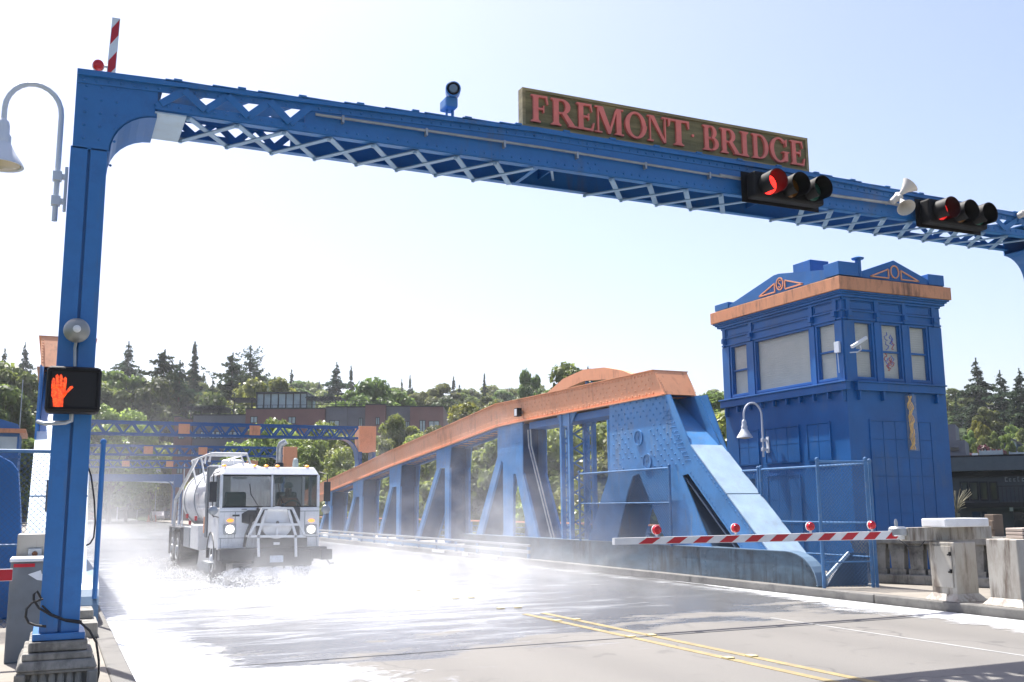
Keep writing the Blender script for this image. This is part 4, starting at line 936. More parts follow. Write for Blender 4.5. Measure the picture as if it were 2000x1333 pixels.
# ------------------------------------------------------------ LEFT SIDE BITS
t = thing('control_cabinet', (-.2, 11.9, .15), 'grey metal cabinet with a red strip and torn stickers left of the left column', 'cabinet', 'metal cabinets at the barriers')
cz = 1.17
mb = MB(); mb.box((-.36, 11.85, .15), (.18, 12.4, cz)); mb.build('body', M['dgrey'], t, bevel=.012)
mb = MB(); mb.box((-.33, 11.842, cz-.055), (-.13, 11.849, cz-.02)); mb.build('red_strip', M['red'], t)
mb = MB(); mb.prism([(-.19, 11.846, cz-.13), (-.07, 11.846, cz-.09), (-.04, 11.846, cz-.2), (-.1, 11.846, cz-.19)], (0, -.002, 0)); mb.prism([(-.07, 11.845, cz-.13), (.02, 11.845, cz-.12), (.03, 11.845, cz-.22), (-.03, 11.845, cz-.2)], (0, -.002, 0)); mb.build('torn_sticker', M['white'], t)
mb = MB(); mb.box((-.37, 11.83, cz), (.19, 12.42, cz+.035)); mb.build('lid', M['white'], t, bevel=.008)
t = thing('junction_box', (-.15, 12.9, 1.2), 'pale box with a rusty round fitting standing on the grey cabinet', 'box')
mb = MB(); mb.box((-.33, 12.5, .15), (.1, 13.0, 1.44)); mb.build('body', M['cream'], t, bevel=.012)
q = P(68, 1082, Y=12.49); mb = MB(); mb.box((q.x-.07, 12.47, q.z-.06), (q.x+.07, 12.499, q.z+.06)); mb.build('flange', M['galv'], t, bevel=.005)
mb = MB(); mb.lathe([(.03, 0), (.02, .03), (.008, .035)], (q.x, 12.47, q.z), (0, -1, 0), 12); mb.build('rusty_fitting', mat('rust', RUST, .9), t)
q = P(5, 1124, Y=11.7)
t = thing('boom_barrier', (q.x-.4, 11.7, q.z), 'end of a red and white barrier arm at the left edge of the photo', 'barrier arm', 'red and white barrier arms')
mb = MB(); mb.box((q.x-1.2, 11.7, q.z-.06), (q.x+.09, 11.75, q.z+.06)); mb.build('boom', M['white'], t)
mb = MB(); mb.prism([(q.x-.12, 11.698, q.z+.055), (q.x+.09, 11.698, q.z+.055), (q.x+.09, 11.698, q.z-.055), (q.x-.04, 11.698, q.z-.055)], (0, -.003, 0)); mb.prism([(q.x-.5, 11.698, q.z+.055), (q.x-.3, 11.698, q.z+.055), (q.x-.22, 11.698, q.z-.055), (q.x-.42, 11.698, q.z-.055)], (0, -.003, 0)); mb.build('red_stripes', M['red'], t)
t = MB(); q = P(20, 900, Y=17); 
prof = [P(44, 1240, Y=16.6), P(42, 1100, Y=16.6), P(40, 990, Y=16.6), P(36, 920, Y=16.6), P(24, 903, Y=16.6), P(0, 890, Y=16.6)]
pts = [(p_.x, 16.6, p_.z) for p_ in prof]; pts[0] = (pts[0][0], 16.6, .15); pts += [(-2.2, 16.6, pts[-1][2]+.1), (-2.2, 16.6, .15)]
t.prism(pts, (0, .5, 0)); o = t.build('blue_enclosure', M['dblue'], bevel=.03); tag(o, 'dark blue steel enclosure behind the chain link at the left edge', 'enclosure')
# cable looped round the column foot
cb = MB()
def cpath(pp, y): return [P(a, b, Y=y) for a, b in pp]
cb.tube(cpath([(82, 1172), (72, 1155), (66, 1162), (66, 1172), (76, 1188), (100, 1202), (130, 1213), (158, 1217), (175, 1232), (188, 1255), (193, 1290), (193, 1315), (186, 1345)], 10.03), .011, 6)
cb.tube(cpath([(84, 1170), (62, 1178), (52, 1190), (50, 1205), (56, 1217), (70, 1222), (90, 1224)], 10.02), .011, 6)
cb.tube(cpath([(82, 1183), (100, 1200), (125, 1210), (160, 1214)], 10.04), .010, 6)
o = cb.build('black_cable', M['cable'], smooth=True); tag(o, 'loops of black cable wrapped round the foot of the left column', 'cable')
cb = MB(); cb.tube(cpath([(172, 912), (178, 930), (184, 975), (186, 1020), (183, 1050), (176, 1062), (168, 1066)], 10.6), .008, 6)
o = cb.build('hanging_cable', M['cable'], smooth=True); tag(o, 'thin black cable hanging in a bow right of the left column', 'cable')
t = MB(); q = P(90, 960, Y=10.3); t.box((P(90, 960, Y=10.3).x, 10.25, P(90, 1000, Y=10.3).z), (-.046, 10.3, P(90, 938, Y=10.3).z)); o = t.build('edge_plate', M['dgrey']); tag(o, 'narrow grey plate bolted to the left side of the left column', 'plate')
# ------------------------------------------------------------ CONTROL TOWER
TX, TY, TW, TL = 16.5, 17.69, 3.10, 4.62
tw = thing('control_tower', (18.05, 20, .15), 'two-storey blue bridge control tower with orange cornice and blinds, right of the truss', 'control tower', 'blue control towers of the bridge')
FL = (Vector((TX, TY, 0)), Vector((0, 1, 0)), Vector((-1, 0, 0)))      # left facade
FR = (Vector((TX, TY, 0)), Vector((1, 0, 0)), Vector((0, -1, 0)))      # right facade
def fbox(mb, F, u0, u1, z0, z1, n0, n1):
    o, u, n = F; a = o+u*u0+n*n0; b = o+u*u1+n*n1; mb.box((a.x, a.y, z0), (b.x, b.y, z1)); return mb
T = tw; dB = M['dblue']
MB().box((TX+.16, TY+.16, -8), (TX+TW-.02, TY+TL-.02, 6.5)).build('core_wall', dB, T)
def wall_holes(F, L_, z0, z1, holes, th=.15, skip0=0.):
    mb = MB(); us = sorted({skip0, L_}|{h[0] for h in holes}|{h[1] for h in holes}); zs_ = sorted({z0, z1}|{h[2] for h in holes}|{h[3] for h in holes})
    for a, b in zip(us, us[1:]):
        run = None
        for c, d in zip(zs_, zs_[1:]):
            inside = any(h[0] <= (a+b)/2 <= h[1] and h[2] <= (c+d)/2 <= h[3] for h in holes)
            if not inside:
                if run is None: run = [c, d]
                else: run[1] = d
            if inside or d == zs_[-1]:
                if run: fbox(mb, F, a, b, run[0], run[1], -th, 0); run = None
    return mb
LW = [(.22, .92, 4.54, 5.93), (1.11, 3.26, 4.54, 5.93), (3.54, 4.28, 4.54, 5.93)]
RW = [(.30, .92, 4.54, 5.93), (1.13, 1.79, 4.54, 5.93), (2.02, 2.66, 4.54, 5.93)]
door = (3.45, 4.25, .15, 2.35)
wall_holes(FL, TL, -8, 6.5, LW+[door]).build('wall', dB, T); wall_holes(FR, TW, -8, 6.5, RW, skip0=.15).build('wall', dB, T)
def window(F, h, blinds=True, split=True, slats=0):
    u0, u1, z0, z1 = h; zm = (z0+z1)/2
    f = MB()
    for a, b, c, d in ((u0, u0+.05, z0, z1), (u1-.05, u1, z0, z1), (u0+.05, u1-.05, z1-.05, z1), (u0+.05, u1-.05, z0, z0+.06)): fbox(f, F, a, b, c, d, -.10, .012)
    for a, b, c, d in ((u0+.05, u0+.075, z0+.06, z1-.05), (u1-.075, u1-.05, z0+.06, z1-.05)): fbox(f, F, a, b, c, d, -.09, -.03)
    if split: fbox(f, F, u0+.075, u1-.075, zm-.025, zm+.02, -.088, -.025)
    w = f.build('window', dB, T, bevel=.004)
    g_ = fbox(MB(), F, u0+.06, u1-.06, z0+.05, z1-.05, -.062, -.058).build('pane', M['winglass'], w)
    bl = MB(); n = max(4, int((z1-z0)/.06)); dz = (z1-z0-.11)/n
    for i in range(n):
        z = z0+.06+dz*i; o, u, nn = F; A = o+u*(u0+.07); B = o+u*(u1-.07)
        p, q, r_ = A+nn*-.098, B+nn*-.098, nn*.012
        bl.add([(p.x, p.y, z+dz), (q.x, q.y, z+dz), (q.x+r_.x, q.y+r_.y, z+.001), (p.x+r_.x, p.y+r_.y, z+.001)], [(0,1,2,3)])
        bl.add([(p.x+r_.x, p.y+r_.y, z+.001), (q.x+r_.x, q.y+r_.y, z+.001), (q.x, q.y, z-.0), (p.x, p.y, z-.0)], [(0,1,2,3)])
    bl.build('blind', M['blind'], w)
    return w
for h in LW: window(FL, h, split=(h[1]-h[0]) < 1)
wins = [window(FR, h) for h in RW]
# coloured glass-tube decoration hanging in the middle window (plain abstract curves)
rn = random.Random(4)
for nm, col, n, (zl, zh) in (('red_tube_ornament', (.7,.05,.05), 6, (4.7, 5.7)), ('blue_tube_ornament', (.12,.2,.75), 6, (4.8, 5.8))):
    mb = MB()
    for i in range(n):
        u = rn.uniform(1.32, 1.62); z = rn.uniform(zl, zh-.25); pts = []
        for k in range(7): pts.append((TX+u+.05*math.sin(k*1.3+i), TY+.06, z+k*.035+.02*math.cos(k*2)))
        mb.tube([(x_, TY+.08, z_) for x_, y_, z_ in pts], .010, 5)
    mb.build(nm, mat(nm, col, .3), T)
# sills, brackets, frieze, corbels
def pr(F, items, name, bev=.006):
    if name in ('pilaster', 'sill_bracket'):
        for it in items: fbox(MB(), F, *it).build(name, dB, T, bevel=bev)
        return
    mb = MB()
    for it in items: fbox(mb, F, *it)
    return mb.build(name, dB, T, bevel=bev)
pr(FL, [(-.13, TL+.05, 4.27, 4.45, 0, .13), (-.16, TL+.08, 4.45, 4.485, 0, .17)], 'sill'); pr(FR, [(.22, TW-.12, 4.27, 4.45, 0, .13), (.2, TW-.1, 4.45, 4.485, 0, .17)], 'sill')
pr(FL, [(u, u+.06, 4.12 if i not in (0, 9) else 4.02, 4.27, 0, .10) for i, u in enumerate(np.linspace(.02, TL-.15, 10))], 'sill_bracket')
pr(FR, [(u, u+.06, 4.05, 4.27, 0, .10) for u in (.3, 1.02, 1.9, 2.72)], 'sill_bracket')
def frieze(F, L_, divs):
    it = []
    for d_ in divs: it += [(d_-.06, d_+.06, 5.96, 6.47, 0, .05), (d_-.05, d_+.05, 6.02, 6.14, .05, .1), (d_-.035, d_+.035, 5.93, 6.02, .0, .07)]
    it += [(-.0, L_, 6.40, 6.459, 0, .045), (0, L_, 6.14, 6.18, 0, .035), (0, L_, 5.94, 5.985, 0, .04)]
    for a, b in zip(divs, divs[1:]):
        if b-a > .3: it += [(a+.09, b-.09, 6.20, 6.22, 0, .02), (a+.09, b-.09, 6.37, 6.39, 0, .02), (a+.09, a+.11, 6.22, 6.37, 0, .02), (b-.11, b-.09, 6.22, 6.37, 0, .02)]
    pr(F, it, 'frieze', .004)
frieze(FL, TL, [.2, 1.02, 3.36, 4.5]); frieze(FR, TW, [.16, 1.02, 1.9, 2.86])
pr(FL, [(.0, .20, 4.485, 5.92, 0, .035), (.94, 1.09, 4.485, 5.92, 0, .03), (3.28, 3.52, 4.485, 5.92, 0, .03), (4.32, TL, 4.485, 5.92, 0, .03)], 'pilaster'); pr(FR, [(0.0, .28, 4.485, 5.92, 0, .035), (.94, 1.11, 4.485, 5.92, 0, .03), (1.81, 2.0, 4.485, 5.92, 0, .03), (2.68, TW, 4.485, 5.92, 0, .03)], 'pilaster')
# blank gridded panels below
def grid(F, u0, u1, z0, z1, nu, nz, name='blank_window'):
    mb = MB(); g_ = .014
    fbox(mb, F, u0-.03, u0, z0-.03, z1+.03, 0, .03); fbox(mb, F, u1, u1+.03, z0-.03, z1+.03, 0, .03); fbox(mb, F, u0, u1, z1, z1+.03, 0, .03); fbox(mb, F, u0, u1, z0-.03, z0, 0, .03)
    for i in range(nu):
        for j in range(nz):
            a = u0+(u1-u0)*i/nu; b = u0+(u1-u0)*(i+1)/nu; c = z0+(z1-z0)*j/nz; d = z0+(z1-z0)*(j+1)/nz
            fbox(mb, F, a+g_/2, b-g_/2, c+g_/2, d-g_/2, 0, .018)
    return mb.build(name, dB, T)
grid(FL, 3.28, 4.07, 2.73, 3.57, 2, 2); grid(FL, 1.72, 2.97, 2.73, 3.57, 3, 2); grid(FL, .63, 1.39, 2.73, 3.57, 2, 2); grid(FL, 1.75, 2.95, .6, 2.38, 3, 3)
grid(FR, .63, 2.50, -1.1, 3.58, 5, 11, 'gridded_panel')
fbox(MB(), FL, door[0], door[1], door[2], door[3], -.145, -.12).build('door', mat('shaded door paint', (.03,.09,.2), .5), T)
fbox(fbox(MB(), FL, 3.38, 3.44, .15, 2.42, 0, .03), FL, 4.26, 4.32, .15, 2.42, 0, .03).build('door_frame', dB, T)
# cornice
mb = MB(); ov = .22
mb.box((TX-ov, TY-ov, 6.60), (TX+TW+ov, TY+TL+ov, 6.91)); mb.build('cornice', M['fasc'], T, bevel=.01)
mb = MB()
for o_, z0, z1 in ((.18, 6.56, 6.599), (.14, 6.52, 6.559), (.10, 6.46, 6.519)): mb.box((TX-o_, TY-o_, z0), (TX+TW+o_, TY+TL+o_, z1))
mb.build('cornice_moulding', dB, T, bevel=.006)
mb = MB(); mb.box((TX-.1, TY-.1, 6.911), (TX+TW+.1, TY+TL+.1, 6.95)); mb.build('roof', dB, T)
# pediments with orange outlines
for F, L_, s0, s1, ap, base in ((FL, TL, .55, 4.05, 2.1, 6.90), (FR, TW, .45, 2.75, 1.6, 6.90)):
    o, u, n = F; zt = 7.44 if F is FL else 7.46
    def pt(a, z, k): v = o+u*a+n*k; return (v.x, v.y, z)
    mb = MB(); k0, k1 = .12, -.06
    pl = [(s0-.2, 6.951), (s0-.2, 7.06), (s0+.0, 7.06), (ap, zt), (s1, 7.05), (s1+.2, 7.05), (s1+.2, 6.951)] if F is FR else [(s0-.3, 6.951), (s0-.3, 7.16), (ap-.1, zt), (ap+.1, zt), (s1, 7.03), (s1+.2, 7.03), (s1+.2, 6.951)]
    mb.prism([pt(a, z, k0) for a, z in pl], tuple(n*(k1-k0)))
    w = mb.build('pediment', dB, T)
    mb = MB()
    def outline(poly, r=.014):
        for (a, za), (b, zb_) in zip(poly, poly[1:]+poly[:1]): mb.bar(pt(a, za, k0+.012), pt(b, zb_, k0+.012), .024, .03, (u.x*.2, u.y*.2, 1))
    c = 1.97 if F is FL else 1.6
    hs_ = .62 if F is FL else .55
    outline([(c-.22-hs_, 7.0), (c-.2, 7.0), (c-.2, 7.22)]); outline([(c+.22+hs_, 7.0), (c+.2, 7.0), (c+.2, 7.22)])
    e = [(c+.125*math.cos(q*math.pi/10), 7.17+.15*math.sin(q*math.pi/10)) for q in range(20)]; outline(e)
    if F is FL:
        e = [(c-.045+.0, 7.24), (c-.02, 7.26), (c+.03, 7.25), (c+.045, 7.22), (c+.02, 7.18), (c-.02, 7.16), (c-.045, 7.12), (c-.02, 7.085), (c+.03, 7.085), (c+.05, 7.11)]
        for (a, za), (b, zb_) in zip(e, e[1:]): mb.bar(pt(a, za, k0+.012), pt(b, zb_, k0+.012), .02, .02)
    mb.build('orange_emblem', M['orange'], w)
MB().box((TX+TW-.42, TY-.14, 6.951), (TX+TW+.1, TY+.4, 7.22)).build('parapet_block', dB, T, bevel=.008); MB().box((TX-.14, TY+TL-.5, 6.951), (TX+.4, TY+TL+.1, 7.12)).build('parapet_block', dB, T, bevel=.008)
mb = MB(); mb.box((TX-.18, TY-.18, 6.951), (TX+.42, TY+.32, 7.27)); mb.hexa([(TX-.18, TY-.18, 7.27), (TX+.42, TY-.18, 7.27), (TX+.42, TY+.32, 7.27), (TX-.18, TY+.32, 7.27), (TX+.08, TY+.05, 7.34), (TX+.16, TY+.05, 7.34), (TX+.16, TY+.1, 7.34), (TX+.08, TY+.1, 7.34)])
mb.build('parapet_block', dB, T, bevel=.008)
q = P(1600, 509, X=17.3); MB().box((17.0, q.y-.0, 6.95), (17.6, q.y+.65, q.z)).build('roof_box', dB, T, bevel=.01)
q = P(1675, 505, X=17.0); mb = MB(); mb.lathe([(.07, 6.95-q.z), (.07, -.05), (.13, -.03), (.15, .0), (.03, .05)], (17.0, q.y+.0, q.z), n=16); mb.build('vent_pipe', dB, T, smooth=True)
# yellow neon strands in a clear case hanging down the right facade
t = thing('neon_strand_case', (TX+1.86, TY-.06, 2.9), 'tall narrow clear case of wavy yellow glass tubes on the right face of the tower', 'neon ornament')
mb = MB(); fbox(mb, FR, 1.74, 1.99, 2.90, 4.22, .03, .12); mb.build('clear_case', glassm('acrylic', (.6,.62,.62), .1, .18), t)
mb = MB()
for k in range(4):
    pts = []
    for i in range(60):
        z = 4.19-1.26*i/59; pts.append((TX+1.80+.037*k+.018*math.sin(i*.5+k*.5)+.006*math.sin(i*1.3+k), TY-.07-.02*math.sin(i*.4+k), z))
    mb.tube(pts, .0125, 6)
mb.build('wavy_tube', mat('yellow glass tube', (.9,.5,.1), .25, var=.15), t, smooth=True)
# cctv and junction boxes on the tower corner
q = P(1677, 672, Y=17.3)
t = thing('surveillance_camera', q, 'white tube camera on a curved bracket at the corner of the blue tower', 'camera')
mb = MB(); mb.bar(P(1664, 678, Y=17.15), P(1692, 660, Y=17.3), .075, .075); mb.build('housing', M['white'], t, bevel=.015)
mb = MB(); mb.tube([P(1680, 676, Y=17.3), P(1682, 683, Y=17.35), P(1675, 688, Y=17.5), P(1660, 689, Y=17.66)], .016, 8); mb.build('bracket', M['lwhite'], t, smooth=True)
q = P(1636, 679, X=16.45); t = MB(); t.box((16.40, q.y-.09, q.z-.13), (16.46, q.y+.07, q.z+.13)); t.tube([(16.44, q.y, q.z-.13), (16.45, q.y, q.z-.6)], .01, 5); tag(t.build('white_box', M['lwhite'], bevel=.01), 'small white electrical box beside the right window on the tower corner', 'electrical box')
q = P(1492, 862, X=16.36)
goose(Vector((16.33, q.y, q.z+.02)), .56, .62, .42, .165, 'white gooseneck lamp bracketed to the left face of the blue tower', .9)
# the matching tower far across on the left
lt = P(46, 842, Y=60)
t = thing('control_tower', (lt.x-2, 61, .15), 'small far blue control tower with an orange eave beyond the left edge fence', 'control tower', 'blue control towers of the bridge')
x1 = P(46, 850, Y=60).x; zt = P(30, 838, Y=60).z; zb_ = P(30, 846, Y=60).z
MB().box((x1-4, 60.15, -8), (x1-.2, 64.5, zb_)).build('wall', M['dblue'], t)
MB().box((x1-4.4, 59.8, zb_), (x1+.1, 64.9, zt)).build('cornice', M['fasc'], t)
mb = MB(); mb.prism([(x1-4.1, 60, zt), (x1-.2, 60, zt), (x1-.3, 60, zt+.25), (x1-2.0, 60, zt+.75), (x1-3.9, 60, zt+.25)], (0, .3, 0)); mb.build('pediment', M['dblue'], t)
for a in (-3.6, -2.4, -1.2): MB().box((x1+a, 60.12, zb_-1.05), (x1+a+.9, 60.149, zb_-.2)).build('window', M['bglass'], t)
MB().box((x1-4.1, 60.0, zb_-1.35), (x1-.1, 60.149, zb_-1.2)).build('sill', M['dblue'], t)

# ------------------------------------------------------------ FAR PORTALS
def far_portal(Y, px_r, pyt, dep, blocks, label, solid=False, lip=True):
    xl, xr = .1, P(px_r, 860, Y=Y).x
    zt = P(330, pyt, Y=Y).z; zb_ = zt-dep; d = .7
    t = thing('portal_frame', ((xl+xr)/2, Y, .15), label, 'portal frame', 'blue portal frames over the far half of the bridge')
    for y, nm in ((Y, 'front_lattice'), (Y+d, 'rear_lattice')):
        mb = MB(); mb.box((xl, y-.03, zt-.11), (xr-.9, y+.03, zt)); mb.box((xl, y-.03, zb_), (xr-.9, y+.03, zb_+.09))
        if solid: mb.box((xl, y-.01, zb_+.09), (xr-.9, y+.01, zt-.11))
        else:
            n = int((xr-1-xl)/.36)
            for i in range(n):
                a = xl+(xr-.9-xl)*i/n; b = xl+(xr-.9-xl)*(i+1)/n
                mb.bar((a, y, zb_+.05 if i % 2 else zt-.06), (b, y, zt-.06 if i % 2 else zb_+.05), .03, .075, (0,0,1))
        mb.build(nm, M['fblue'], t)
    mb = MB(); n = int((xr-1-xl)/.5)
    for i in range(n): a = xl+(xr-.9-xl)*i/n; mb.bar((a, Y, zb_-.01), (a+.5, Y+d, zb_-.01), .06, .01); mb.bar((a, Y+d, zb_-.02), (a+.5, Y, zb_-.02), .06, .01); mb.bar((a, Y+d, zt+.01), (a+.5, Y, zt+.01), .06, .01)
    mb.build('lacing', M['fblue'], t)
    for a, b in blocks:
        xa, xb_ = P(a, 870, Y=Y).x, P(b, 870, Y=Y).x
        mb = MB(); mb.box((xa, Y-.06, zt-.12-(dep-.2)), (xb_, Y-.031, zt-.09)); mb.build('orange_panel', M['orange'], t)
    mb = MB(); k = .85; zk = zb_-.62
    mb.box((xr-k, Y-.06, zk), (xr, Y+d+.06, zt+.02)); mb.build('end_gusset', M['orange'] if not solid else M['fblue'], t, bevel=.01)
    mb = MB()
    q = [(xr-k-.9*math.cos(a)*.9+.0, zk-.75+1.2*math.sin(a)) for a in [0]]
    pts = [(xr-k-.75*(1-math.sin(a)), zb_-1.0+1.0*math.cos(a)) for a in [math.pi/2*i/8 for i in range(9)]]
    for (xa, za), (xb_, zc_) in zip(pts, pts[1:]): mb.bar((xa, Y+d/2, za), (xb_, Y+d/2, zc_), d, .05)
    mb.box((xr-k, Y, .15), (xr-k+.16, Y+d, zk)); mb.box((xr-.16, Y, .15), (xr, Y+d, zk))
    z = .6
    while z < zk-.6: mb.bar((xr-k+.1, Y, z), (xr-.1, Y, z+.6), .04, .05, (0,1,0)); z += .6
    mb.box((xl-.35, Y, .15), (xl, Y+d, zt)); mb.build('column', M['fblue'], t)
    return t
far_portal(48.0, 734, 824, .62, [(347, 369), (486, 507)], 'nearest of the far blue lattice portals, with two orange panels and an orange end block')
far_portal(64.0, 581, 870, .62, [(281, 299), (388, 405)], 'second far lattice portal, its orange end block just behind the truck exhaust')
far_portal(84.0, 505, 899, .62, [(240, 255), (326, 340)], 'third far lattice portal, partly veiled by spray left of the truck')
far_portal(112.0, 360, 927, .72, [], 'farthest plain blue portal beam behind the spray', solid=True)

# ------------------------------------------------------------ TRUCK
TXc, YF0 = 4.68, 24.1
tk = thing('tanker_truck', (TXc, 29, 0), 'white cab-over street flusher tanker spraying water, headlights on, coming over the bridge', 'truck')
cabm = mat('truck white paint', (.82,.83,.84), .3, var=.03, dirt=(.55,.53,.5), dirt_amt=.35, dirt_scale=2.5, streak=(.3,.28,.25), st_amt=.5, st_thr=.66, coat=.3)
X0, X1 = TXc-1.17, TXc+1.17; ZR = 2.67; ZC = .78; CL = 1.75
def V(px_, py_, y=YF0): q = P(px_, py_, Y=y); return q.x, q.z
# body shell: lower nose, roof, pillars, sides and back with window openings
body = MB()
wz0, wz1 = 1.72, 2.48
body.box((X0, YF0, ZC), (X1, YF0+.10, wz0))                      # nose
body.hexa([(X0+.02, YF0+.02, wz1), (X1-.02, YF0+.02, wz1), (X1-.02, YF0+CL, wz1), (X0+.02, YF0+CL, wz1), (X0+.12, YF0+.16, ZR), (X1-.12, YF0+.16, ZR), (X1-.12, YF0+CL-.05, ZR), (X0+.12, YF0+CL-.05, ZR)])
for x, w in ((X0, .07), (X1-.07, .07), (TXc-.025+.03, .05)): body.hexa([(x, YF0, wz0), (x+w, YF0, wz0), (x+w, YF0+.08, wz0), (x, YF0+.08, wz0), (x, YF0+.03, wz1), (x+w, YF0+.03, wz1), (x+w, YF0+.1, wz1), (x, YF0+.1, wz1)])
body.box((X0+.07, YF0+CL-.08, ZC), (X1-.07, YF0+CL, wz0)); body.box((X0+.07, YF0+CL-.08, wz0), (X0+.5, YF0+CL, wz1)); body.box((X1-.5, YF0+CL-.08, wz0), (X1-.07, YF0+CL, wz1))
body.box((X0+.07, YF0+.1, ZC), (X1-.07, YF0+CL-.08, ZC+.08))
cb_ = body.build('cab', cabm, tk, bevel=.035)
for x0_, x1_, sd in ((X0, X0+.07, -1), (X1-.07, X1, 1)):
    d = MB(); d.box((x0_, YF0+.10, ZC-.02), (x1_, YF0+CL, wz0)); d.box((x0_, YF0+CL-.12, wz0), (x1_, YF0+CL, wz1)); d.box((x0_, YF0+.85, wz0), (x1_, YF0+.93, wz1))
    dd = d.build('side_door', cabm, tk, bevel=.012)
    MB().box((x0_+.03, YF0+.08, wz0), (x1_-.03, YF0+.85, wz1)).build('side_window', M['cabglass'], dd)
    xh = x0_-.03 if sd < 0 else x1_+.01
    MB().box((xh, YF0+.65, 1.5), (xh+.02, YF0+.8, 1.54)).build('handle', M['dark'], dd)
    mb = MB(); xx = X0-.0 if sd < 0 else X1
    mb.tube([(xx, YF0+.1, 2.55), (xx+sd*.16, YF0-.05, 2.5), (xx+sd*.16, YF0-.05, 1.55), (xx, YF0+.1, 1.5)], .014, 6); mb.build('mirror_arm', M['dark'], tk)
    mb = MB(); mb.box((xx+sd*.08, YF0-.07, 1.85), (xx+sd*.24, YF0-.02, 2.32)); mb.build('mirror', M['dark'], tk, bevel=.015)
    mb = MB(); mb.lathe([(.11, 0), (.10, -.03), (.04, -.06)], (xx+sd*.14, YF0-.03, 1.66), (0, 1, 0), 16); mb.build('round_mirror', M['galv'], tk, smooth=True)
for a, b in ((X0+.07, TXc+.005), (TXc+.055, X1-.07)):
    gk = MB(); gk.box((a, YF0+.03, wz0), (b, YF0+.045, wz0+.03)); gk.build('window_gasket', M['black'], tk); gk = MB(); gk.box((a, YF0+.05, wz1-.03), (b, YF0+.065, wz1))
    gk.build('window_gasket', M['black'], tk)
for a, b in ((X0+.07, TXc+.005), (TXc+.055, X1-.07)):
    MB().hexa([(a, YF0+.045, wz0), (b, YF0+.045, wz0), (b, YF0+.05, wz0), (a, YF0+.05, wz0), (a, YF0+.07, wz1), (b, YF0+.07, wz1), (b, YF0+.075, wz1), (a, YF0+.075, wz1)]).build('windscreen', M['cabglass'], tk)
for x, l_ in ((TXc-.25, -.35), (TXc+.35, -.25)):
    mb = MB(); mb.tube([(x, YF0-.02, wz0-.03), (x+l_*.6, YF0+.0, wz0+.3), (x+l_*.7, YF0+.02, wz0+.55)], .009, 5); mb.build('wiper', M['black'], tk)
mb = MB(); mb.box((X0+.3, YF0+.08, wz1-.1), (X0+.62, YF0+.1, wz1-.05)); mb.build('visor_sticker', M['white'], tk)
# interior: seats, wheel, dash
MB().box((X0+.1, YF0+.15, wz0-.25), (X1-.1, YF0+.5, wz0-.02)).build('dashboard', M['dark'], tk, bevel=.04)
for x in (TXc-.62, TXc+.62):
    mb = MB(); mb.box((x-.25, YF0+1.15, 1.25), (x+.25, YF0+1.35, 2.1)); mb.box((x-.25, YF0+.75, 1.2), (x+.25, YF0+1.2, 1.35)); mb.build('seat', M['black'], tk, bevel=.05)
mb = MB()
pts = [(TXc+.62+.22*math.cos(q*math.pi/8), YF0+.58-.1*math.sin(q*math.pi/8), 1.68+.2*math.sin(q*math.pi/8)) for q in range(17)]; mb.tube(pts, .016, 6, cap=False); mb.build('steering_wheel', M['black'], tk, smooth=True)
# lamps
for px_ in (448.5, 607):
    x, z = V(px_, 1034); b = MB(); b.box((x-.14, YF0-.035, z-.115), (x+.14, YF0, z+.115)); o = b.build('headlight_bezel', M['galv'], tk, bevel=.02)
    l = MB(); l.lathe([(.09, 0), (.085, .02), (.03, .03)], (x, YF0-.035, z), (0, -1, 0), 18); l.build('headlight', M['headl'], tk, smooth=True)
    x, z = V(px_+1, 1017); l = MB(); l.ball((x, YF0-.01, z), .08, 14, (1, .35, .5)); l.build('turn_signal', M['amber'], tk, smooth=True)
for i, px_ in enumerate((440, 500, 523, 545, 603)):
    x, z = V(px_, 914); mb = MB(); mb.ball((x, YF0+.2, ZR+.03), .045, 10, (1.2, .8, .6)); mb.build('marker_lamp', M['amber'], tk, smooth=True)
x, z = V(586, 905); mb = MB(); mb.lathe([(.07, -.08), (.075, 0), (.06, .12), (.02, .16)], (x, YF0+.5, ZR+.08), n=16); mb.build('beacon', mat('beacon', (.3,.36,.36), .2), tk, smooth=True)
mb = MB()
for z in (wz0-.10, 1.02): mb.box((X0+.02, YF0-.0035, z), (X1-.02, YF0+.01, z+.012))
for x in (X0+.36, X1-.36): mb.box((x, YF0-.0035, 1.032), (x+.012, YF0+.01, wz0-.10))
for x in (X0+.05, X1-.06): mb.box((x, YF0-.0035, ZC+.02), (x+.01, YF0+.01, 1.02))
mb.build('panel_seam', M['dgrey'], tk)
mb = MB()
for x in (X0+.5, X1-.62): mb.box((x, YF0-.03, wz0-.06), (x+.12, YF0-.001, wz0-.03))
mb.build('grab_handle', M['galv'], tk, bevel=.006)
# black trims on the nose
mb = MB(); mb.box((X0+.3, YF0-.012, wz0-.2), (X0+.46, YF0-.001, wz0-.16)); mb.build('nameplate', M['dark'], tk)
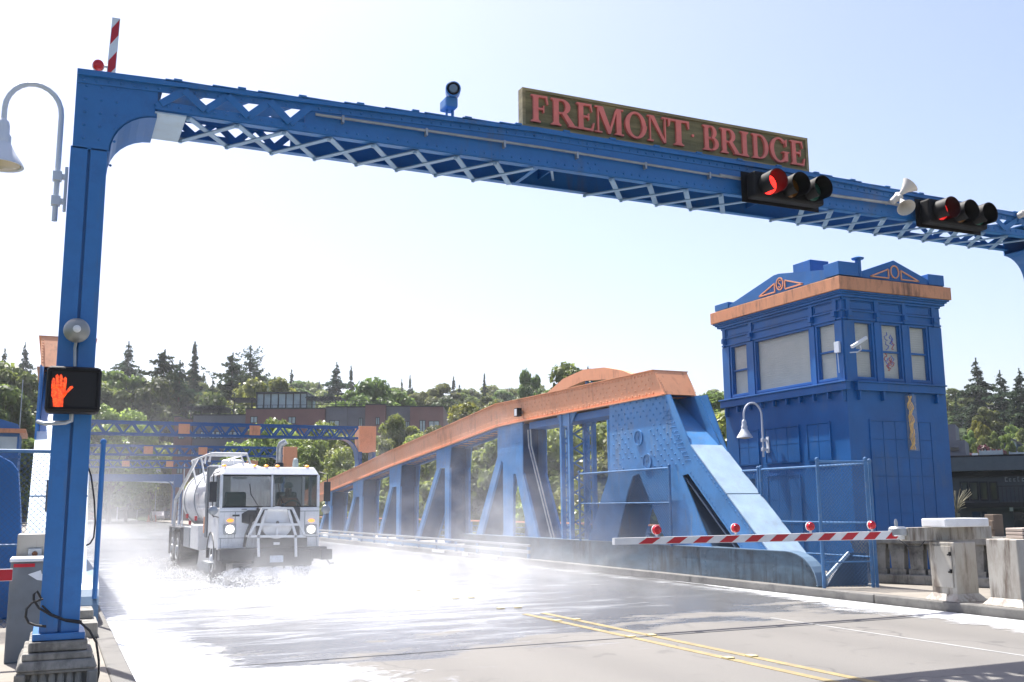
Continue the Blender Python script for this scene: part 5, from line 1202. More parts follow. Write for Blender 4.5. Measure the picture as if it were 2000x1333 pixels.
# bumper, plate, skirts
bp_ = MB(); bp_.box((X0+.0, YF0-.32, .52), (X1+.12, YF0+.02, .80)); bp_.box((X0+.75, YF0-.38, .38), (X1-.25, YF0-.1, .72)); bp_.box((X1-.05, YF0-.45, .50), (X1+.22, YF0-.2, .74)); bp_.box((X0+.9, YF0-.3, .80), (X1-.35, YF0-.02, 1.02))
bp_.build('bumper', M['dark'], tk, bevel=.02)
mb = MB(); mb.tube([(X1+.1, YF0-.4, .5), (X1+.16, YF0-.45, .40), (X1+.26, YF0-.45, .42)], .02, 6); mb.tube([(X0+.3, YF0-.3, .42), (X1-.3, YF0-.3, .42)], .045, 8)
for i in range(7): mb.tube([(X0+.45+i*.25, YF0-.3, .42), (X0+.45+i*.25, YF0-.38, .34)], .025, 6)
mb.build('spray_bar', M['dark'], tk)
x, z = V(540, 1092, YF0-.38); MB().box((x-.155, YF0-.395, z-.078), (x+.155, YF0-.385, z+.078)).build('number_plate', mat('plate', (.55,.6,.66), .4, var=.2, scale=25), tk, bevel=.004)
mb = MB(); x, z = V(540, 1062, YF0-.3); mb.box((x-.07, YF0-.32, z-.03), (x+.07, YF0-.305, z+.03)); mb.build('small_placard', M['white'], tk)
# splash guards under the cab
mb = MB(); mb.box((X0+.1, YF0+.1, .45), (X1-.1, YF0+1.6, .78)); mb.box((X0+.0, YF0+.25, .3), (X0+.1, YF0+.6, .8)); mb.build('underbody', M['dark'], tk)
mb = MB(); q0, q1 = V(499, 1047), V(585, 991); mb.box((q0[0], YF0-.1, q0[1]), (q1[0], YF0-.001, q1[1])); mb.build('reel_recess', M['dark'], tk, bevel=.02)
# hose reel and rack
x, z = V(541, 1021, YF0-.35); RY = YF0-.35
mb = MB(); mb.lathe([(.36, -.04), (.37, -.02), (.37, 0), (.33, .02), (.12, .03), (.05, .06)], (x, RY, z), (0, -1, 0), 28); mb.lathe([(.30, 0), (.30, .25)], (x, RY+.02, z), (0, 1, 0), 24); mb.lathe([(.36, 0), (.36, .03)], (x, RY+.28, z), (0, 1, 0), 24); mb.build('hose_reel', M['white'], tk, smooth=True)
mb = MB(); mb.lathe([(.04, 0), (.03, .05)], (x, RY-.05, z), (0, -1, 0), 10); mb.build('reel_hub', M['dark'], tk)
def rp(u, v, y=RY-.1): q = P(u, v, Y=y); return Vector(q)
mb = MB(); w = .055
for a, b in (((513,993),(571,993)), ((513,993),(486,1048)), ((571,993),(596,1048)), ((486,1048),(596,1048)), ((504,1048),(505,1088)), ((577,1048),(578,1088)), ((520,997),(504,1048)), ((563,997),(578,1048)), ((496,1025),(588,1025))): mb.bar(rp(*a), rp(*b), w, w if a != (496,1025) else .03, (0,1,0))
for a in ((513,993),(571,993),(486,1048),(596,1048)): q = rp(*a); mb.bar(q, (q.x, YF0, q.z), .04, .04)
mb.bar(rp(541,1032), rp(541,1050), .04, .04, (0,1,0)); mb.build('reel_rack', M['white'], tk)
mb = MB(); q0 = V(490, 1015); mb.tube([(q0[0], YF0-.03, q0[1]+.1), (q0[0]-.02, YF0-.1, q0[1]-.1), (q0[0]-.12, YF0-.12, q0[1]-.35), (q0[0]-.15, YF0-.1, q0[1]-.62)], .035, 8)
mb.prism([(V(a, b)[0], YF0-.02, V(a, b)[1]) for a, b in ((472,1004),(484,997),(505,997),(497,1018),(486,1024),(472,1021))], (0, .015, 0)); mb.build('hose', M['dark'], tk, smooth=True)
q = V(552, 987, YF0-.15); mb = MB(); mb.tube([(q[0], YF0-.2, q[1]), (q[0]+.02, YF0-.2, q[1]-.14)], .03, 8); mb.ball((q[0], YF0-.2, q[1]), .045, 8); mb.build('nozzle', M['dark'], tk, smooth=True)
# frame, tank, catwalk
mb = MB(); mb.box((TXc-.45, YF0+1.7, .72), (TXc-.3, 34.6, .98)); mb.box((TXc+.3, YF0+1.7, .72), (TXc+.45, 34.6, .98)); mb.build('chassis', M['dark'], tk)
tkc = (TXc, 27.4, 1.98)
mb = MB(); rt = .93; prof = [(.02, 0), (.45, .04), (.78, .14), (rt, .34)]; Lk = 6.6
prof += [(rt, Lk-.34), (.78, Lk-.14), (.45, Lk-.04), (.02, Lk)]
mb.lathe(prof, tkc, (0, 1, 0), 36); tank = mb.build('tank', cabm, tk, smooth=True)
for y in (28.3, 30.6, 33.0): MB().lathe([(rt+.005, 0), (rt+.02, .01), (rt+.02, .07), (rt+.005, .08)], (TXc, y, 1.98), (0, 1, 0), 36).build('tank_band', M['galv'], tank, smooth=True)
mb = MB(); mb.box((TXc-.9, 27.5, .98), (TXc+.9, 33.8, 1.16)); mb.build('tank_cradle', M['white'], tk)
MB().lathe([(.3, 0), (.3, .18), (.25, .22)], (TXc, 30, 2.88), n=20).build('manhole', M['white'], tank, smooth=True); MB().lathe([(.25, 0), (.25, .14)], (TXc-.1, 32, 2.88), n=20).build('manhole', M['white'], tank, smooth=True)
mb = MB(); 
for y in (27.0, 27.9):
    mb.tube([(TXc-1.05, y, 2.9), (TXc-1.0, y, 3.12), (TXc-.1, y, 3.12), (TXc+.0, y, 2.85)], .035, 8)
for a, b in (((TXc-1.0, 27.0, 3.12), (TXc-1.0, 31, 3.1)), ((TXc-.1, 27.0, 3.12), (TXc-.1, 31, 3.1)), ((TXc-.55, 27.0, 3.14), (TXc-.55, 27.9, 3.14))): mb.tube([a, b], .03, 8)
for y in (29, 31): mb.tube([(TXc-1.0, y, 3.1), (TXc-.85, y, 2.4)], .025, 6); mb.tube([(TXc-.1, y, 3.1), (TXc-.1, y, 2.85)], .025, 6)
mb.build('top_railing', M['white'], tk, smooth=True)
mb = MB()
for dy in (0, .4): mb.tube([(TXc-1.02, 29.5+dy, 3.1), (TXc-1.12, 33.6+dy, 2.0), (TXc-1.12, 33.8+dy, 1.0)], .028, 6)
for i in range(9): f = i/9; p0 = Vector((TXc-1.02, 29.5, 3.1)).lerp(Vector((TXc-1.12, 33.6, 2.0)), f); mb.tube([p0, p0+Vector((0, .4, 0))], .018, 5)
mb.build('ladder', M['white'], tk)
mb = MB(); ex = P(546, 880, Y=27.2); mb.tube([(ex.x, 27.2, 1.0), (ex.x, 27.2, P(546, 875, Y=27.2).z), (ex.x+.03, 27.15, P(546, 868, Y=27.2).z), (ex.x+.14, 27.1, P(546, 863, Y=27.2).z)], .085, 14); mb.build('exhaust_stack', M['galv'], tk, smooth=True)
mb = MB(); mb.lathe([(.11, 0), (.12, .05), (.12, .5), (.11, .55)], (ex.x+.0, 27.2, 2.35), n=14); mb.build('heat_guard', M['dark'], tk, smooth=True)
# side lockers, fenders, flaps, wheels
for a, b, z0, z1, nm, mm in ((27.9, 29.6, .62, 1.28, 'side_locker', M['white']), (29.8, 31.2, .62, 1.2, 'side_tank', M['galv'])):
    for s_ in (-1, 1): x = TXc+s_*.85; MB().box((x-.28, a, z0), (x+.28, b, z1)).build(nm, mm, tk, bevel=.03)
def wheel(x, y, dual=False, r=.52):
    wd = .28 if not dual else .58
    t = MB(); t.lathe([(r*.6, -wd/2), (r*.93, -wd/2), (r, -wd/2+.05), (r, wd/2-.05), (r*.93, wd/2), (r*.6, wd/2)], (x, y, r), (1, 0, 0), 30)
    if dual: t.lathe([(r*.98, -.03), (r+.004, -.028)], (x, y, r), (1, 0, 0), 30)
    for k in range(36):
        a = 2*math.pi*k/36; 
        c = Vector((x, y+math.cos(a)*r, r+math.sin(a)*r)); t.bar(c-Vector((wd*.42, 0, 0)), c+Vector((wd*.42, 0, 0)), .03, .03, (0, math.cos(a), math.sin(a)))
    w = t.build('wheel', M['rubber'], tk, smooth=True)
    h = MB(); s_ = -1 if x < TXc else 1
    h.lathe([(r*.62, 0), (r*.58, .02), (r*.5, -.06), (r*.25, -.06), (r*.2, .02), (.05, .04)], (x+s_*wd/2, y, r), (s_, 0, 0), 24); h.build('rim', M['white'] if not dual else M['galv'], w, smooth=True)
for s_ in (-1, 1):
    wheel(TXc+s_*1.0, YF0+1.15)
    for y in (32.3, 33.7): wheel(TXc+s_*.88, y, True)
    mb = MB()
    for cy, r_ in ((YF0+1.15, .62),):
        pts = [(cy+r_*math.cos(R(a)), .52+r_*math.sin(R(a))) for a in range(0, 181, 15)]
        for (a, za), (b, zb_) in zip(pts, pts[1:]): mb.bar((TXc+s_*1.02, a, za), (TXc+s_*1.02, b, zb_), .34, .03)
    mb.build('front_fender', M['dark'], tk)
    mb = MB(); mb.box((TXc+s_*.88-.32, 31.55, 1.12), (TXc+s_*.88+.32, 34.45, 1.16)); mb.box((TXc+s_*.88-.32, 31.5, .7), (TXc+s_*.88+.32, 31.53, 1.16)); mb.box((TXc+s_*.88-.32, 34.45, .3), (TXc+s_*.88+.32, 34.48, 1.16)); mb.build('rear_fender', M['dark'], tk)
mb = MB()
for x, y, z in ((X0-.03, 28.0, 1.45), (X0-.03, 29.9, 1.5), (TXc-.95, 31.3, 1.3)): mb.box((x-.02, y, z-.06), (x+.04, y+.14, z+.06))
mb.build('side_reflector', M['red'], tk)
MB().box((X0-.02, YF0+CL+.15, 1.0), (X0+.22, YF0+CL+.5, 2.75)).build('intake_stack', M['dgrey'], tk, bevel=.02)
MB().box((X0-.015, YF0+CL+.55, 1.1), (X0+.04, YF0+CL+.75, 1.5)).build('orange_placard', M['orange'], tk)
for s_ in (0,):
    MB().box((X0-.12, YF0+.55, .42), (X0+.1, YF0+1.6, .46)).build('step', M['galv'], tk)
# driver
def person(loc, label):
    J = {0:(0,0,0), 1:(0,.02,.25), 2:(0,.02,.42), 3:(0,.0,.52), 4:(0,-.02,.60), 5:(0,-.025,.72), 6:(-.19,.02,.43), 7:(-.27,-.15,.22), 8:(-.17,-.38,.26), 9:(.19,.02,.43), 10:(.27,-.15,.22), 11:(.17,-.38,.26), 12:(-.1,-.2,0), 13:(-.12,-.45,.02), 14:(-.12,-.5,-.35), 15:(.1,-.2,0), 16:(.12,-.45,.02), 17:(.12,-.5,-.35), 18:(-.15,-.45,.30), 19:(.15,-.45,.30)}
    E_ = [(0,1),(1,2),(2,3),(3,4),(4,5),(2,6),(6,7),(7,8),(8,18),(2,9),(9,10),(10,11),(11,19),(0,12),(12,13),(13,14),(0,15),(15,16),(16,17)]
    rad = {0:.15,1:.14,2:.13,3:.055,4:.085,5:.095,6:.065,7:.045,8:.032,9:.065,10:.045,11:.032,12:.085,13:.065,14:.05,15:.085,16:.065,17:.05,18:.025,19:.025}
    me = bpy.data.meshes.new('person'); me.from_pydata([J[i] for i in range(20)], E_, []); o = bpy.data.objects.new('person', me); S.collection.objects.link(o)
    sk = o.modifiers.new('skin', 'SKIN'); me.skin_vertices
    for i, v in enumerate(me.skin_vertices[0].data): v.radius = (rad[i], rad[i]*(.75 if i < 3 else 1)); v.use_root = (i == 0)
    ss = o.modifiers.new('sub', 'SUBSURF'); ss.levels = 1; ss.render_levels = 1
    me.materials.append(mat('driver skin', (.35,.2,.14), .6)); o.location = loc
    tag(o, label, 'person')
    mb = MB(); L0 = Vector(loc)
    mb.hexa([L0+Vector(p_) for p_ in ((-.17,-.12,-.05),(.17,-.12,-.05),(.17,.14,-.05),(-.17,.14,-.05),(-.2,-.115,.45),(.2,-.115,.45),(.2,.13,.45),(-.2,.13,.45))]); 
    mb.build('safety_vest', mat('orange vest', (.7,.2,.05), .7), o, bevel=.04)
    mb = MB(); mb.ball(L0+Vector((0, 0, .75)), .115, 14, (1, 1.05, .75)); mb.bar(L0+Vector((0, -.08, .75)), L0+Vector((0, -.2, .735)), .15, .02); mb.build('cap', mat('pale cap', (.5,.55,.5), .8), o, smooth=True)
    mb = MB()
    for sx in (-.035, .035): mb.ball(L0+Vector((sx, -.115, .66)), .012, 8)
    mb.bar(L0+Vector((-.03, -.11, .585)), L0+Vector((.03, -.11, .585)), .01, .01); mb.build('face_features', M['dark'], o)
    mb = MB(); mb.ball(L0+Vector((0, -.125, .63)), .018, 8, (1, 1.2, 1.6)); mb.build('nose', bpy.data.materials['driver skin'], o, smooth=True)
    return o
person((TXc+.62, YF0+1.02, 1.50), 'driver in an orange vest and pale cap behind the right half of the windscreen')
# water thrown from the spray bar: fans of droplets
def droplets(name, n, fn, size, mt, label):
    V_ = np.zeros((n*4, 3)); tet = np.array([(1,1,1), (1,-1,-1), (-1,1,-1), (-1,-1,1)])*.6
    c = np.array([fn() for _ in range(n)]); s_ = size*rng.uniform(.5, 1.6, (n, 1, 1)); a = rng.normal(size=(n, 4, 3))*.25
    V_ = (c[:, None, :]+(tet[None]+a)*s_*np.array([1, 1.0, 1.0])).reshape(-1, 3)
    F_ = (np.arange(n)[:, None, None]*4+np.array([(0,1,2), (0,3,1), (0,2,3), (1,3,2)])[None]).reshape(-1, 3)
    me = bpy.data.meshes.new(name); me.from_pydata(V_.tolist(), [], F_.tolist()); me.materials.append(mt)
    o = bpy.data.objects.new(name, me); S.collection.objects.link(o); tag(o, label, 'water spray', kind='stuff'); return o
wd_ = mat('spray droplets', (.9,.92,.94), .15, spec=.8)
def fan():
    i = rng.integers(0, 7); x = X0+.45+i*.25; t_ = rng.uniform(0, 1)**.8; ang = rng.normal((i-3)*.16, .12); vy = -3.2*t_
    return (x+math.sin(ang)*2.2*t_, YF0-.38-1.7*t_+rng.normal(0, .04), max(.015, .34+.12*t_-.62*t_*t_+rng.normal(0, .035)*(.3+t_)))
droplets('water_spray', 5200, fan, .010, wd_, 'fan of white water thrown forward from the spray bar of the truck')
def fan2():
    s_ = rng.choice([-1, 1], p=[.7, .3]); t_ = rng.uniform(0, 1); x = TXc+s_*(1.15+1.5*t_); return (x, rng.choice([YF0+1.1, 32.6, 26.5])+rng.normal(0, .5), max(.015, .08+.5*t_-.55*t_*t_+rng.normal(0, .05)))
droplets('water_spray', 2200, fan2, .012, wd_, 'low white splash thrown sideways by the truck wheels')
# ------------------------------------------------------------ FAR BUILDINGS
class Frame:
    def __init__(s, pa, Da, pb, Db):
        a = along(pa, Da); b = along(pb, Db); s.o = Vector((a[0], a[1], 0)); d = Vector((b[0]-a[0], b[1]-a[1], 0)); s.L = d.length; s.u = d.normalized(); s.n = Vector((-s.u.y, s.u.x, 0)); s.pa, s.pb, s.Da, s.Db = pa, pb, Da, Db
    def U(s, px): return (px-s.pa)/(s.pb-s.pa)*s.L
    def Z(s, px, py): f = (px-s.pa)/(s.pb-s.pa); return along(px, s.Da+(s.Db-s.Da)*f, py)[2]
    def box(s, mb, u0, u1, z0, z1, d0, d1):
        p = [s.o+s.u*u0+s.n*d0, s.o+s.u*u1+s.n*d0, s.o+s.u*u1+s.n*d1, s.o+s.u*u0+s.n*d1]
        return mb.hexa([(q.x, q.y, z0) for q in p]+[(q.x, q.y, z1) for q in p])
B = Frame(335, 150, 865, 143); c = B.o+B.u*20+B.n*8
bl = thing('apartment_building', (c.x, c.y, 0), 'brown and grey flat-roofed apartment block with a glazed penthouse beyond the bridge', 'building')
segs = [(335, 346, 815, 'brown', .3), (346, 372, 820, 'brown', .0), (372, 476, 812, 'trim', .4), (476, 632, 801, 'brown', .0), (632, 676, 797, 'trim', .5), (676, 712, 797, 'trim', .6), (712, 752, 793, 'brown', -.4), (752, 800, 795, 'trim', .6), (800, 866, 796, 'brown', -.3)]
for i, (a, b, yt, mm, dd) in enumerate(segs):
    mb = MB(); B.box(mb, B.U(a)+.02, B.U(b)-.02, -4, B.Z((a+b)/2, yt), dd, 16+i*.05); mb.build('wall', M[mm], bl)
    mb = MB(); B.box(mb, B.U(a), B.U(b), B.Z((a+b)/2, yt), B.Z((a+b)/2, yt)+.15, dd-.12, 16.2+i*.05); mb.build('parapet_cap', M['dark'], bl)
rows_ = [(843, 858), (880, 893), (909, 926), (938, 953), (966, 982)]
wl = [(346, 358, .0), (367, 381, .4), (387, 399, .4), (404, 416, .4), (417, 433, .4), (441, 450, .4), (451, 467, .4)]
def bwin(a, b, y0, y1, dd):
    z1, z0 = B.Z((a+b)/2, y0), B.Z((a+b)/2, y1); u0, u1 = B.U(a), B.U(b); f = MB()
    for q in ((u0, u0+.09, z0, z1), (u1-.09, u1, z0, z1), ((u0+u1)/2-.05, (u0+u1)/2+.05, z0, z1), (u0+.09, u1-.09, z1-.09, z1), (u0+.09, u1-.09, z0, z0+.09)): B.box(f, q[0], q[1], q[2], q[3], dd-.08, dd-.003)
    w = f.build('window', M['dark'], bl); g_ = MB(); B.box(g_, u0+.05, u1-.05, z0+.05, z1-.05, dd-.03, dd-.004); g_.build('pane', M['bglass'], w)
for y0, y1 in rows_:
    for a, b, dd in wl: bwin(a, b, y0, y1, dd)
for a, b, y0, y1, dd in ((698, 706, 817, 836, .6), (733, 741, 817, 832, -.4), (762, 772, 825, 842, .6), (790, 798, 823, 848, .6), (819, 831, 822, 845, -.3), (837, 858, 823, 845, -.3), (486, 500, 815, 828, .0), (560, 575, 816, 830, .0), (819, 831, 860, 880, -.3), (837, 858, 860, 880, -.3), (762, 772, 862, 880, .6), (640, 660, 822, 838, .5)): bwin(a, b, y0, y1, dd)
mb = MB(); zr = B.Z(540, 800); zp = B.Z(540, 765)
B.box(mb, B.U(490), B.U(592), zp-.25, zp, 1.6, 9); B.box(mb, B.U(490), B.U(592), zr+.1, zr+.3, 1.8, 9)
for px_ in (490, 504, 518, 533, 548, 563, 577, 590): B.box(mb, B.U(px_), B.U(px_)+.14, zr+.3, zp-.25, 1.8, 1.95)
pf = mb.build('penthouse', M['dark'], bl); mb = MB(); B.box(mb, B.U(491), B.U(591), zr+.31, zp-.26, 1.96, 8.8); mb.build('pane', M['bglass'], pf)
for a, b, y, x_ in ((440, 490, 780, 0), (592, 660, 778, 1), (350, 430, 796, 2), (375, 425, 800, 3)):
    mb = MB(); z = B.Z((a+b)/2, y); u0, u1 = B.U(a), B.U(b)
    for k in range(11):
        f = k/10; B.box(mb, u0+(u1-u0)*f-.05, u0+(u1-u0)*f+.05, z-.05, z+.12, .5+x_*.1, 6)
    for k in range(4): B.box(mb, u0, u1, z+.13, z+.22, .8+k*1.5+x_*.1, 1.3+k*1.5+x_*.1)
    for f in (.15, .85): B.box(mb, u0+(u1-u0)*f-.07, u0+(u1-u0)*f+.07, z-3.0, z-.05, 1.5, 1.65)
    mb.build('pergola', M['dark'], bl)
mb = MB()
for k in range(40): u = B.U(370)+k*.7; z = B.Z(500, 799)-.6; B.box(mb, u, u+.04, z, z+1.1, .9, .94)
B.box(mb, B.U(370), B.U(370)+28, B.Z(500, 799)+.5, B.Z(500, 799)+.56, .9, .95); mb.build('roof_railing', M['dark'], bl)
for sx in (680, 720):
    mb = MB(); z = B.Z(sx, 797); 
    for k in range(8): u = B.U(sx)+k*.33; B.box(mb, u, u+.03, z+.1, z+1.0, .8, .84)
    B.box(mb, B.U(sx), B.U(sx)+2.5, z+1.0, z+1.05, .8, .85); mb.build('roof_railing', M['dark'], bl)

D_ = Frame(1852, 70, 2180, 70); c = D_.o+D_.u*6+D_.n*5
db = thing('dark_building', (c.x, c.y, 0), 'dark slate two-storey building with wide glazing and a flat roof at the right edge', 'building')
zr = D_.Z(1930, 893)
mb = MB(); D_.box(mb, 0, D_.L, -8, zr-1.2, .6, 14); mb.build('wall', M['darkb'], db)
mb = MB(); D_.box(mb, -.2, D_.L, zr-.85, zr, -.35, 14.2); mb.build('roof_fascia', mat('slate fascia', (.06,.075,.09), .5), db)
mb = MB(); D_.box(mb, -.2, D_.L, zr, zr+.12, -.2, 14); mb.build('parapet_cap', M['black'], db)
mb = MB(); D_.box(mb, 0, D_.L, zr-1.2, zr-.86, .3, 14); mb.build('soffit', M['black'], db)
for i in range(4):
    a = 1871+i*20; u0, u1 = D_.U(a), D_.U(a+17); z0, z1 = D_.Z(a, 978), D_.Z(a, 941)
    f = MB()
    for q in ((u0, u0+.07, z0, z1), (u1-.07, u1, z0, z1), (u0, u1, z1-.07, z1), (u0, u1, z0, z0+.07)): D_.box(f, q[0], q[1], q[2], q[3], .5, .597)
    w = f.build('window', M['black'], db); g_ = MB(); D_.box(g_, u0+.05, u1-.05, z0+.05, z1-.05, .56, .59); g_.build('pane', mat('olive reflecting glass', (.07,.065,.02), .1, var=.6, scale=.8, stretch=(3,3,.5)), w)
for a, b in ((1912, 1922), (1892, 1908), (1975, 1998)):
    g_ = MB(); D_.box(g_, D_.U(a), D_.U(b), D_.Z(a, 1032), D_.Z(a, 1000), .5, .595); g_.build('window', M['dglass'], db)
mb = MB(); z = D_.Z(1930, 982); D_.box(mb, D_.U(1868), D_.L, z-.3, z, -1.4, .59); 
for k in range(26): u = D_.U(1950)+k*.22; D_.box(mb, u, u+.03, z, z+.95, -1.35, -1.3)
D_.box(mb, D_.U(1948), D_.U(1948)+6, z+.95, z+1.0, -1.36, -1.28)
mb.build('balcony', M['black'], db)
mb = MB()
for k, (w_, h_) in enumerate(((.15,.28),(.12,.2),(.12,.2),(.1,.3),(.16,.22),(.08,.1),(.15,.28),(.12,.2),(.12,.2),(.06,.3),(.13,.2))):
    u = D_.U(1964)+k*.235; z0 = D_.Z(1970, 941); D_.box(mb, u, u+w_, z0, z0+.06, .5, .57); D_.box(mb, u, u+.05, z0, z0+h_, .49, .56); D_.box(mb, u, u+w_, z0+h_-.06, z0+h_, .5, .57)
mb.build('sign_letters', mat('grey lettering', (.25,.27,.29), .6), db)
mb = MB(); u = D_.U(1968); z0 = D_.Z(1970, 999); D_.box(mb, u, u+.2, z0, z0+.3, .5, .59); mb.build('wall_light', M['white'], db)
ub = thing('rooftop_pavilion', (D_.o.x, D_.o.y, zr), 'grey concrete rooftop room with a small window standing on the dark building beside the tower', 'building')
mb = MB(); zt = D_.Z(1872, 858); D_.box(mb, -.5, D_.U(1887), zr+.13, zt, 1.5, 6); mb.build('wall', M['trim'], ub); mb = MB(); zt2 = D_.Z(1860, 824); D_.box(mb, -2.4, D_.U(1867), zr+.13, zt2, 2.5, 6.5); mb.build('upper_wall', M['trim'], ub)
mb = MB(); D_.box(mb, D_.U(1856), D_.U(1873), zr+.5, zt-.45, 1.4, 1.49); mb.build('window', M['dglass'], ub)
for i, (a, b, y0, y1, lb, mm) in enumerate(((1917, 1963, 879, 893, 'long translucent grey screen on the roof of the dark building', 'bglass'), (1978, 2040, 882, 893, 'second translucent screen on the dark roof at the right edge', 'bglass'), (1900, 1912, 884, 894, 'slanted white board on the roof of the dark building', 'white'), (1963, 1976, 886, 894, 'yellow kayak-like bundle between the two roof screens', 'yellow'))):
    mb = MB(); D_.box(mb, D_.U(a), D_.U(b), zr+.13, D_.Z((a+b)/2, y0), 1.0+i*.1, 1.2+i*.4)
    if mm == 'bglass':
        for k in range(5): u = D_.U(a)+(D_.U(b)-D_.U(a))*k/4; D_.box(mb, u-.04, u+.04, zr+.12, D_.Z((a+b)/2, y0)+.06, .93+i*.1, .99+i*.1)
    o = mb.build('roof_screen' if i < 2 else 'roof_board' if i == 2 else 'yellow_bundle', M[mm] if mm != 'bglass' else mat('pale roof screen', (.38,.43,.45), .3)); tag(o, lb, 'screen' if i < 2 else 'board' if i == 2 else 'bundle')
def house(pxa, pxb, D, yeave, yridge, mm, label, roofm='roofg', front_gable=True):
    F = Frame(pxa, D, pxb, D); ze = F.Z((pxa+pxb)/2, yeave); zr_ = F.Z((pxa+pxb)/2, yridge); c = F.o+F.u*F.L/2+F.n*5; zg = H(c.x, c.y)-2
    t = thing('house', (c.x, c.y, zg), label, 'house', 'houses on the hillside'); L_ = F.L
    def q(u, d, z): v = F.o+F.u*u+F.n*d; return (v.x, v.y, z)
    mb = MB(); F.box(mb, 0, L_, zg, ze, 0, 10); 
    if front_gable: mb.prism([q(0, 0, ze), q(L_, 0, ze), q(L_/2, 0, zr_-.15)], tuple(F.n*10))
    mb.build('wall', M[mm], t)
    mb = MB()
    if front_gable:
        for s_, e in ((-.4, L_/2), (L_+.4, L_/2)):
            k = (zr_-ze)/(L_/2)*.4; a = [q(s_, -.4, ze-k), q(e, -.4, zr_), q(e, 10.4, zr_), q(s_, 10.4, ze-k)]; mb.hexa([(x, y, z-.02) for x, y, z in a]+[(x, y, z+.2) for x, y, z in a])
    else:
        a = [q(-.4, -.5, ze), q(L_+.4, -.5, ze), q(L_+.4, 5, zr_), q(-.4, 5, zr_)]; mb.hexa([(x, y, z) for x, y, z in a]+[(x, y, z+.2) for x, y, z in a])
        a = [q(-.4, 10.5, ze), q(L_+.4, 10.5, ze), q(L_+.4, 5, zr_+.01), q(-.4, 5, zr_+.01)]; mb.hexa([(x, y, z) for x, y, z in a]+[(x, y, z+.2) for x, y, z in a])
    mb.build('roof', M[roofm], t)
    for k in range(2):
        u = L_*(.25+.4*k); mb = MB(); F.box(mb, u, u+1.1, ze-1.9, ze-.5, -.06, -.003); w = mb.build('window', M['hwhite'], t); mb = MB(); F.box(mb, u+.1, u+1.0, ze-1.8, ze-.6, -.08, -.061); mb.build('pane', M['bglass'], w)
    if front_gable: mb = MB(); F.box(mb, L_/2-.5, L_/2+.5, ze+.2, ze+1.2, -.06, -.003); mb.build('window', M['bglass'], t)
house(1952, 2008, 150, 876, 859, 'hblue', 'blue-sided gabled house with white window trim on the right hillside')
house(1867, 1886, 250, 822, 807, 'hwhite', 'small white steep-gabled house high on the right hillside', front_gable=True)
house(1905, 1948, 190, 874, 863, 'hbeige', 'low house with a brown-grey roof behind the dark building', front_gable=False)
house(1885, 1912, 262, 818, 806, 'hbeige', 'beige house right of the small white gable', front_gable=False)
house(1940, 1972, 275, 808, 792, 'hwhite', 'house with broad tan roof below the tall conifers at right', front_gable=False)
house(1848, 1866, 270, 810, 800, 'hbeige', 'house half hidden behind the right edge of the tower', front_gable=False)

# ------------------------------------------------------------ FAR INTERSECTION
def at_(px_, D): x, y, _ = along(px_, D); return x, y
def pole(px_, D, ytop, label, cat, arm=None, sign=None, name='signal_pole', mt='galv', r=.11, light=False):
    x, y, z = along(px_, D, ytop); t = thing(name, (x, y, 0), label, cat, 'poles at the far crossing')
    MB().tube([(x, y, 0), (x, y, z)], [r, r*.6], 8).build('mast', M[mt], t, smooth=True)
    if arm:
        pxa, ya = arm; x2, y2, z2 = along(pxa, D, ya); MB().tube([(x, y, z-.3), (x2, y2, z2)], [r*.8, r*.4], 8).build('mast_arm', M[mt], t, smooth=True)
        if light:
            for f in (.8,):
                p = Vector((x, y, z-.3)).lerp(Vector((x2, y2, z2)), f); mb = MB(); mb.box((p.x-.2, p.y-.2, p.z-1.0), (p.x+.2, p.y+.1, p.z)); h = mb.build('signal_head', M['black'], t); mb = MB(); mb.lathe([(.13, 0), (.05, .03)], (p.x, p.y-.21, p.z-.8), (0, -1, 0), 12); mb.build('green_lens', emis('lit green lens', (.1,1,.5), 3), h)
    if sign:
        for k, (pa, pb, y0, y1, mm) in enumerate(sign):
            a = along(pa, D-.4, y1); b = along(pb, D-.4, y0); mb = MB(); mb.hexa([(a[0], a[1], a[2]), (b[0], b[1], a[2]), (b[0], b[1]+.05, a[2]), (a[0], a[1]+.05, a[2]), (a[0], a[1], b[2]), (b[0], b[1], b[2]), (b[0], b[1]+.05, b[2]), (a[0], a[1]+.05, b[2])]); mb.build('sign_blade', M[mm], t)
    return t
pole(234, 178, 912, 'signal pole with a thin arm and a green street sign at the far crossing', 'signal pole', arm=(190, 953), sign=[(227, 248, 945, 952, 'green'), (222, 245, 980, 983, 'green')], light=True)
pole(273, 172, 905, 'pole with two green street name blades at the far crossing', 'signal pole', arm=(296, 955), sign=[(263, 286, 956, 961, 'green'), (263, 286, 966, 968.5, 'green')])
pole(311, 180, 949, 'slim street light pole right of the green signs', 'street light', arm=(303, 950), name='street_light')
pole(361, 110, 899, 'tall pale lamp pole just left of the tanker', 'street light', arm=(366, 898), name='street_light', mt='lwhite', r=.07)
pole(353, 118, 938, 'long sunlit white mast arm reaching left in front of the far crossing', 'signal pole', arm=(205, 937), name='mast_arm_pole', mt='lwhite', r=.16)
M['schoolyellow'] = mat('fluorescent yellow sign', (.5,.6,.03), .5)
pole(307, 140, 912, 'yellow and white sign board on a post left of the tanker', 'sign', name='road_sign', sign=[(299.5, 314, 911, 917, 'schoolyellow'), (299.5, 314, 917.3, 924, 'hwhite'), (301, 305, 918.5, 922, 'red')], r=.05)
